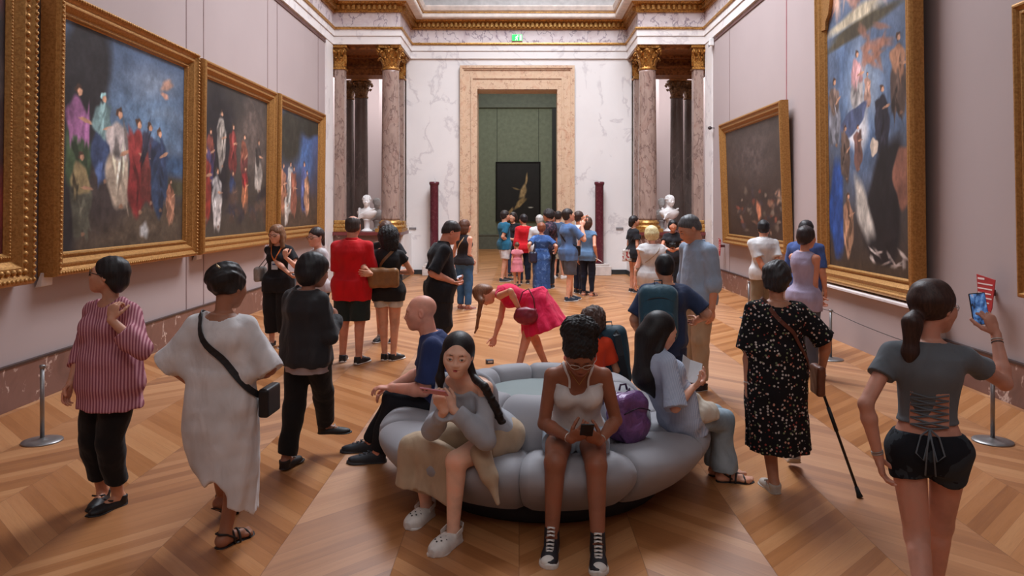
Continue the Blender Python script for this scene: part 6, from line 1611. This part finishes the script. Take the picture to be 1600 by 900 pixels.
# --- couple: man in the red polo, woman with the tan bag, and the person facing them
f = person(550, 129, -4, 'person in a bright red polo shirt and dark shorts seen from behind', (190, 130, 106), .0095, H=1.80, male=True, w=1.08, hair='balding', hc=(52, 42, 38), hoff=-.01,
           top=('polo_shirt', (214, 26, 34)), sleeve=.95, off=.024, hem=-.10, bot=('shorts', (38, 50, 50)), ln=.98, boff=.045, shc=(32, 32, 36), pose=lambda f: dict(hyaw=4, hpitch=12, LH=f.L(530, 468, .06), RH=f.L(590, 470, .15), RF=(.10, -.06, 0, -20, 0), LF=(-.13, .05, 0, 12, 0)))
f = person(607, 127, -2, 'person with curly black hair and white shorts beside the red polo shirt', (200, 146, 120), .0095, H=1.66, w=1.0, hair='curlylong', hc=(22, 19, 20), hoff=.05,
           top=('top', (38, 36, 38)), sleeve=.35, bot=('shorts', (222, 212, 200)), ln=.50, boff=.022, shc=(28, 28, 30), hx=lambda S, h, u: (S.ell(h(0, -.2, .0), V(.54, .48, .5) * u, None, .05), S.ell(h(.1, -.3, -.5), V(.44, .3, .5) * u, None, .05)),
           hL=dict(d=V(-1, .1, .05), n=V(0, 1, 0), curl=.12, spread=.35), pose=lambda f: dict(hyaw=0, hpitch=6, LH=f.L(580, 428, -.40), LE=(-.5, -1, -.6), RH=f.L(618, 425, .25), RE=(1, -.2, -.3), RF=(.06, 0, 0, -30, 0), LF=(-.05, .02, 0, -14, 0)))
j = f.j; bag = thing_at(f, 'shoulder_bag', 'large tan leather bag on the back of the person with curly black hair', 'bag')
S = Sdf(); S.box(j.hip + V(-.02, -.20, .16), V(.19, .065, .12), None, .05); S.wr(.005, 18, 3); sd('bag_body', S, .008, leather((140, 96, 56)), bag)
strap_over(f, f.gS, [j.hip + V(-.14, -.16, .26), j.neck + V(-.02, -.13, -.12), j.neck + V(.09, -.06, .0), j.neck + V(.10, .06, -.03), j.hip + V(.12, .14, .2)], .035, leather((120, 80, 46)), bag, 18)
f = person(604, 111, 176, 'person half hidden behind the curly black hair, facing the camera', (198, 146, 122), .010, H=1.70, hair='long', hc=(70, 46, 36), hx=longh(-.7, .2), top=('top', (34, 34, 38)), sleeve=.5, bot=('shorts', (216, 210, 204)), ln=.5, shc=(30, 30, 32),
           pose=lambda f: dict(LH=f.L(618, 410, -.25), LE=(-.6, 0, -1), RH=f.L(590, 400, -.25), hpitch=8))
# --- woman in black with the badge
f = person(435, 115, 172, 'person in black clothes with an orange lanyard, hand at the chin', (206, 152, 128), .009, H=1.66, w=.98, hair='long', hc=(104, 72, 50), hx=lambda S, h, u: (S.cap(h(.34, .0, -.1), h(.38, .06, -.75), .12 * u, .14 * u, .04), S.cap(h(-.34, .0, -.1), h(-.38, .06, -.75), .12 * u, .14 * u, .04), S.ell(h(0, -.25, -.3), V(.4, .22, .4) * u, None, .05)),
           top=('t_shirt', (34, 32, 36)), sleeve=.55, bot=('trousers', (30, 29, 32)), ln=1.72, boff=.045, offa=.045, shc=(60, 50, 48), sh='flat', feet='mid', glasses=(60, 44, 40),
           pose=lambda f: dict(hyaw=-8, hpitch=10, LH=f.L(446, 402, -.22), RH=f.L(452, 428, -.24), LE=(-.6, .2, -1), RE=(.6, .1, -1)), hL=dict(d=V(0, .1, 1), curl=.8, n=V(0, -1, 0)))
j = f.j; m = MB(); cols = plain((226, 120, 50), .6, name='orange_ribbon')
ln_ = thing_at(f, 'lanyard_badge', 'orange lanyard with a white name badge worn by the person in black clothes', 'badge')
strap_over(f, f.gS, [j.neck + V(-.055, .0, .0), j.neck + V(-.05, .10, -.10), j.hip + V(0, .15, .28)], .016, cols, ln_, 12, .003); _, P_ = strap_over(f, f.gS, [j.neck + V(.055, .0, .0), j.neck + V(.05, .10, -.10), j.hip + V(0, .15, .28)], .016, cols, ln_, 12, .003)
c = P_[-1]; m = MB(); m.bbox(c[0] - .045, c[0] + .045, c[1], c[1] + .006, c[2] - .11, c[2], .003); o = m.build('badge', plain((206, 214, 226), .4, name='badge_card'), ln_)
m = MB(); m.box(c[0] - .03, c[0] + .03, c[1] + .006, c[1] + .007, c[2] - .05, c[2] - .03); m.build('badge_print', plain((70, 90, 140), .5, name='badge_ink'), o)
shoulder_bag(f, j.hip + V(.24, .04, -.02 + .12), (.05, .12, .10), leather((150, 144, 140)), 'pale grey handbag at the side of the person in black clothes', (130, 124, 120), .02)
# --- woman in the white t-shirt with glasses
f = person(497, 123, 130, 'person with glasses in a white shirt standing behind the black jacket', (206, 154, 132), .010, H=1.64, hair='pony', hc=(40, 30, 28), hx=lambda S, h, u: S.cap(h(0, -.45, .05), h(.05, -.55, -.5), .13 * u, .08 * u, .03), top=('t_shirt', (204, 198, 198)), sleeve=.6, off=.022, hem=-.03, glasses=(30, 28, 28),
           pose=lambda f: dict(hyaw=14, hpitch=4, LH=f.L(478, 420, -.2), LE=(-.5, -.3, -1)))
# --- man in the black polo looking down
f = person(686, 131, -78, 'heavy set person in a black polo shirt looking down at a leaflet', (196, 136, 112), .009, H=1.76, male=True, w=1.12, hair='fade', hc=(40, 34, 32), top=('polo_shirt', (30, 31, 36)), sleeve=.95, off=.028, hem=-.09, bot=('shorts', (36, 38, 44)), ln=1.02, boff=.05, belly=.06,
           pose=lambda f: dict(lean=6, hpitch=32, RH=f.L(706, 440, -.14), LH=f.L(706, 434, .14), RE=(.3, -1, -.2), LE=(-.3, -1, -.2)), hR=dict(curl=.6, n=V(0, .2, 1)), hL=dict(curl=.6, n=V(0, .2, 1)))
lf = empty('leaflet', f.W(f.L(713, 434, 0)), -1.3); tag(lf, 'small white leaflet in the hands of the person in the black polo shirt', 'leaflet')
m = MB(); m.bbox(-.06, .06, -.05, .07, -.003, .003, .002); o = m.build('pages', plain((200, 208, 222), .6, name='paper'), lf); o.rotation_euler.x = .35
# --- woman in the black tank top and jeans
f = person(725, 85, -38, 'person in a black tank top and blue jeans left of the doorway', (206, 152, 130), .010, H=1.66, w=1.04, hair='long', hc=(74, 46, 34), hx=lambda S, h, u: S.ell(h(0, -.2, -.35), V(.42, .34, .36) * u, None, .05), top=('tank_top', (40, 36, 40)), sleeve=0, tank=True, hem=-.03, off=.012, botm=mat('jden', lambda: m_denim((66, 104, 146))), bot=('jeans', (0, 0, 0)), boff=.014, sh='flat', shc=(150, 96, 84),
           feet='mid', pose=lambda f: dict(hyaw=-12, RH=f.L(740, 408, .1), LH=f.L(706, 412, .3)))
shoulder_bag(f, f.j.hip + V(-.20, .06, .02), (.03, .09, .07), leather((206, 178, 156)), 'small pale crossbody bag of the person in the black tank top', (206, 170, 130), .022, side='L', cross=True)
# --- group in front of the doorway
H_ = dict(res=.012)
f = person(788, 62, -62, 'person in a teal t-shirt and white shorts standing left in the doorway group', res=.012, H=1.80, male=True, hair='short', top=('t_shirt', (38, 104, 134)), bot=('shorts', (220, 214, 212)), ln=.85, boff=.035, shc=(50, 50, 54), off=.025,
           pose=lambda f: dict(hyaw=4, RH=f.L(795, 378, -.05), LH=f.L(800, 374, .2), RF=(.10, -.12, 0, -10, 0), LF=(-.08, .1, 0, 0, 0)))
f = person(802, 58, 150, 'person in dark clothes behind the teal t-shirt, facing the camera', res=.013, H=1.74, hair='long', hx=longh(-.6, .2), top=('top', (34, 32, 38)), bot=('jeans', (50, 62, 90)), sleeve=1.2)
f = person(819, 64, -150 + 180 - 20, 'person in a bright red top and dark jeans in the doorway group', res=.011, H=1.71, hair='short', hc=(24, 20, 22), top=('top', (208, 26, 38)), sleeve=1.5, off=.025, bot=('jeans', (34, 44, 64)), pose=lambda f: dict(hyaw=20, hpitch=6))
f = person(846, 73, 6, 'person with short auburn hair in a long blue patterned dress seen from behind', (206, 156, 134), .010, H=1.55, w=1.14, hair='short', hc=(112, 64, 44), hoff=.04, topm=mat('bdress', lambda: m_patch((62, 92, 146), (96, 128, 180), 12, 'blue_print', .6, (48, 72, 122))), dp=('dress', [(-.1, .10, .08), (0, .115, .09), (.15, .12, .10), (.30, .115, .10), (.44, .12, .11)]), sleeve=.8, sh='sandal', feet='full',
           pose=lambda f: dict(hyaw=-8, LH=f.L(826, 386, .0), RH=f.L(868, 392, .1)))
shoulder_bag(f, f.L(833, 402, -.12), (.09, .06, .12), leather((40, 38, 62)), 'dark navy shoulder bag on the left side of the blue patterned dress', (40, 38, 60), .02, side='L')
f = person(843, 66, -10, 'grey haired person in a white shirt behind the blue patterned dress', res=.012, H=1.70, male=True, hair='short', hc=(150, 146, 142), top=('shirt', (220, 216, 216)), sleeve=.9, bot=('trousers', (120, 110, 100)))
f = person(859, 68, 60, 'tall person with bushy dark hair in a dark patterned shirt, looking left', (190, 136, 110), .011, H=1.84, male=True, hair='curly', hc=(30, 24, 24), topm=mat('dplaid', lambda: m_patch((50, 46, 58), (100, 72, 84), 16, 'dark_print', .55)), top=('shirt', (0, 0, 0)), sleeve=.9, bot=('trousers', (40, 42, 50)), pose=dict(hpitch=8))
f = person(872, 60, -20, 'person in a grey-blue t-shirt and camouflage shorts with white shoes', res=.012, H=1.78, male=True, hair='short', top=('t_shirt', (76, 96, 122)), off=.03, bot=('shorts', (0, 0, 0)), botm=mat('camo', lambda: m_patch((140, 138, 118), (96, 96, 80), 14, 'camo_print', .5, (176, 172, 156))), ln=.95, boff=.04, shc=(226, 224, 222),
           pose=lambda f: dict(RF=(.1, .1, 0, -30, 0)))
f = person(864, 58, 170, 'person in a maroon top at the back of the doorway group, mostly hidden', res=.014, H=1.77, hair='short', hc=(60, 30, 34), top=('top', (130, 30, 44)))
f = person(888, 78, -68, 'tall person in a light blue shirt raising both arms to take a photo', (212, 158, 132), .009, H=1.86, male=True, w=1.04, hair='short', hc=(36, 28, 26), top=('t_shirt', (92, 124, 172)), sleeve=.8, off=.03, hem=-.09, bot=('shorts', (88, 90, 100)), ln=.98, boff=.045, shc=(44, 60, 78), glasses=(30, 28, 28),
           pose=lambda f: dict(hpitch=-12, LH=f.L(911, 350, .12), RH=f.L(909, 354, -.1), LE=(-.4, .3, -1), RE=(.4, .3, -1), RF=(.1, -.06, 0, 2, 0), LF=(-.1, .1, 0, 0, 0)), hR=dict(d=V(0, .4, 1), n=V(-.6, .4, 0), curl=.6), hL=dict(d=V(0, .4, 1), n=V(.6, .4, 0), curl=.6))
phone(f, f.L(916, 342, .0), f.D(-1, 0, .2), f.D(0, .1, 1), 'dark phone held up by the tall photographer in light blue')
shoulder_bag(f, f.L(899, 392, -.12), (.03, .11, .10), leather((28, 28, 32)), 'black crossbody bag at the hip of the tall photographer in light blue', (30, 30, 34), .03, side='R', cross=True)
f = person(905, 72, -60, 'person in a white shirt taking a photo behind the tall photographer', (206, 140, 106), .010, H=1.80, male=True, hair='short', hc=(50, 32, 26), top=('t_shirt', (224, 222, 224)), sleeve=.7, off=.025, bot=('trousers', (40, 44, 62)),
           pose=lambda f: dict(hpitch=-10, RH=f.L(921, 385, -.1), LH=f.L(913, 345, .1), LE=(-.4, .3, -1), RE=(.4, -.4, -1)), hL=dict(d=V(0, .4, 1), n=V(.6, .4, 0), curl=.6))
phone(f, f.L(917, 340, .12), f.D(-1, 0, .2), f.D(0, .1, 1), 'phone held up by the person in the white t-shirt beside the tall photographer', case=(190, 190, 194))
f = person(918, 74, -30, 'person in a sleeveless blue top, rightmost of the doorway group', (206, 148, 122), .010, H=1.68, hair='long', hc=(60, 40, 30), hx=longh(-.6, .2), top=('top', (104, 136, 172)), sleeve=.2, bot=('trousers', (28, 32, 48)), boff=.008, offa=.006, sh='sandal', feet='full', pose=lambda f: dict(RH=f.L(932, 400, -.1)))
m = MB(); c = f.W(f.L(935, 406, -.12)); root = empty('leaflet', c, .4); tag(root, 'white leaflet held low in front of the right red pillar', 'leaflet'); m.bbox(-.09, .09, -.05, .05, -.003, .003, .002); o = m.build('pages', plain((214, 206, 200), .6, name='paper'), root); o.rotation_euler = (.3, .5, 0)
f = person(808, 66, 15, 'small person in a pink dress behind the red top in the doorway group', res=.012, H=1.05, hair='pony', hc=(80, 56, 40), topm=cloth((222, 130, 140)), dp=('dress', [(-.1, .10, .08), (0, .12, .1), (.2, .15, .13)]), sleeve=.3)
# --- right-hand group
f = person(990, 71, -70, 'person with tied dark hair in a black shirt by the right column', (198, 144, 118), .010, H=1.70, w=.96, hair='pony', hc=(28, 22, 22), hx=lambda S, h, u: S.ell(h(0, -.4, -.2), V(.24, .2, .34) * u, None, .05), top=('t_shirt', (32, 31, 36)), sleeve=.6, off=.022, bot=('shorts', (60, 50, 50)), ln=.5, sh='sneaker', pose=lambda f: dict(hpitch=-4))
shoulder_bag(f, f.L(981, 399, -.10), (.03, .13, .13), mat('printbag', lambda: m_patch((214, 206, 200), (170, 60, 60), 9, 'printed_cloth', .6, (40, 38, 40))), 'white tote bag with red marks by the right column', (40, 38, 40), .03)
f = person(1019, 103, 2, 'person with puffy blonde hair in a sleeveless white top', (226, 168, 148), .0095, H=1.60, w=1.14, hair='blonde', hc=(186, 164, 124), hoff=.06, top=('top', (216, 214, 214)), sleeve=.12, off=.035, hem=-.09, bot=('shorts', (206, 198, 196)), ln=.9, boff=.04, sh='flat', shc=(190, 150, 120), feet='mid',
           pose=lambda f: dict(hyaw=6, hpitch=10, LH=f.L(990, 450, .0), LE=(-1, -.4, 0), RH=f.L(1050, 446, .15), RE=(1, -.4, 0)))
shoulder_bag(f, f.j.hip + V(-.22, .06, .06), (.04, .10, .08), leather((150, 120, 96)), 'small tan bag on a thin strap on the person with blonde hair', (170, 150, 130), .015, side='L', cross=True)
f = person(1051, 74, 165, 'person with a black camera half hidden behind the blonde hair', (190, 130, 104), .010, H=1.62, hair='bob', hc=(22, 20, 22), top=('top', (36, 34, 38)), sleeve=.5,
           pose=lambda f: dict(hpitch=8, hyaw=10, LH=f.L(1056, 390, -.3), RH=f.L(1046, 390, -.3), LE=(-1, .2, -1), RE=(1, .2, -1)))
ca = empty('camera', f.W(f.L(1051, 383, -.36)), f.yaw); tag(ca, 'black camera held by the person behind the blonde hair', 'camera')
m = MB(); m.bbox(-.065, .065, -.03, .03, -.045, .045, .01); m.bbox(-.025, .025, -.025, .025, .04, .065, .008); m.build('camera_body', plain((30, 30, 32), .5, name='camera_shell'), ca)
m = MB(); m.lathe([(.03, .0), (.034, .02), (.034, .07), (.028, .075)], 0, 0, 20); o = m.build('lens', plain((22, 22, 24), .3, name='camera_lens'), ca); o.rotation_euler = (-PI / 2, 0, 0); o.location = (0, .03, 0)
f = person(1090, 150, 114, 'tall grey haired person in a light blue shirt and khaki trousers', (188, 132, 104), .008, H=1.84, male=True, w=1.04, hair='fade', hc=(66, 66, 68), hoff=.01, top=('shirt', (158, 178, 202)), sleeve=1.15, off=.030, hem=-.04, bot=('trousers', (186, 162, 134)), boff=.022, offa=.03, sh='flat', shc=(34, 28, 28),
           pose=lambda f: dict(hyaw=-14, hpitch=30, LF=(-.09, .02, 0, 4, 0)), bw=.06, belly=.02)
f.face()
m = MB(); j = f.j; a = np.array(torso_st(j, .026)); A, B = [np.interp(-.038 * j.H, a[:, 0], a[:, c]) for c in (1, 2)]
m.tube([j.hip + V(math.cos(q) * A, math.sin(q) * B, -.040 * j.H) for q in np.linspace(0, 2 * PI, 33)], .012, 6); m.build('belt', leather((40, 30, 28)), f.root)
f = person(1193, 103, 8, 'person in a white shirt with hands clasped behind the back', (186, 130, 102), .0095, H=1.70, male=True, hair='short', hc=(26, 24, 26), top=('shirt', (220, 218, 218)), sleeve=.8, off=.03, hem=-.06, bot=('trousers', (140, 122, 98)), boff=.025, sh='flat',
           pose=lambda f: dict(hyaw=-30, hpitch=12, RH=V(.04, -.17, .86), LH=V(-.03, -.19, .84), RE=(.8, -.6, 0), LE=(-.8, -.6, 0)))
f = person(1257, 139, -56, 'person with short dark hair in a lavender tank top facing the tall altarpiece', (190, 130, 104), .0085, H=1.68, w=.98, hair='short', hc=(36, 26, 26), hoff=.03, top=('tank_top', (176, 164, 190)), sleeve=0, tank=True, off=.016, hem=-.09, bot=('trousers', (84, 86, 98)), boff=.014, ln=1.9, sh='flat', shc=(60, 56, 60), feet='mid',
           pose=lambda f: dict(hpitch=4, RH=f.L(1272, 488, -.05), LH=f.L(1280, 470, .15)), neckdrop=.03)
f.bracelet('R', .9, (60, 40, 40))
f = person(1259, 118, -40, 'person with dark hair in a blue shirt hidden behind the lavender tank top', (186, 130, 104), .0095, H=1.72, male=True, hair='short', hc=(30, 24, 26), top=('shirt', (70, 92, 150)), sleeve=.9, off=.02, bot=('trousers', (60, 60, 70)), pose=lambda f: dict(hpitch=2))
# ------------------------------------------------------------------ marble busts on the parapets
def bust(x, y, yaw, label, m_, sc_=1.0):
    root = empty('marble_bust', (x, y, 1.24), D2R(yaw)); root.scale = (1.12,) * 3; tag(root, label, 'bust')
    j = pose(H=1.80 * sc_, male=True, hip=(0, 0, .02), hyaw=14, hpitch=2)
    S = Sdf(); add_head(S, j); n = j.neck
    S.loft(n - V(0, 0, .28), (0, 0, 1), (1, 0, 0), (0, 1, 0), [(0, .07, .06), (.05, .16, .095), (.13, .225, .12), (.20, .235, .11), (.26, .12, .08), (.29, .06, .06)] and [(a, b, c, 0, 0) for a, b, c in [(0, .07, .06), (.05, .16, .095), (.13, .225, .12), (.20, .235, .11), (.26, .12, .08), (.29, .06, .06)]], .03)
    for k in range(5): S.cap(n + V(-.20 + .02 * k, .05, -.02 - .03 * k), n + V(.10 + .02 * k, .12, -.14 - .03 * k), .018, .016, .012)
    S.cap(n + V(.17, .02, -.03), n + V(.14, .10, -.2), .035, .03, .02)
    sd('bust_figure', S, .007, m_, root)
    S = Sdf(); S.ell(hg(j, 0, -.09, .14), V(.40, .47, .41) * j.hh, j.hd, .02); S.ell(hg(j, 0, .56, -.13), V(.32, .37, .47) * j.hh, j.hd, .01, 's'); S.cut(hg(j, 0, .02, -.10), j.hd @ V(0, .62, -.78)); S.wr(.007, 75, 3); sd('curled_hair', S, .006, m_, root)
    z0 = n[2] - .28
    m = MB(); m.lathe([(.13, 0), (.135, .02), (.12, .04), (.075, .06), (.06, .09), (.07, z0 - .02), (.09, z0), (.08, z0 + .03)], 0, 0, 28); m.build('socle', m_, root)
wm1 = plain((226, 222, 220), .5, name='white_bust_marble', var=.04); wm2 = plain((186, 184, 182), .5, name='grey_bust_marble', var=.05)
bust(U(573, 340, 60.5).x, 19.86, 168, 'white marble bust on the left parapet beside the round column', wm1, .98)
bust(-3.80, 20.48, 200, 'greyer marble bust just behind the white one on the left parapet', wm2, .9)
bust(U(1046, 340, 60.5).x, 19.86, 192, 'white marble bust on the right parapet beside the round column', wm1, .98)
bust(3.80, 20.48, 160, 'greyer marble bust just behind the white one on the right parapet', wm2, .9)
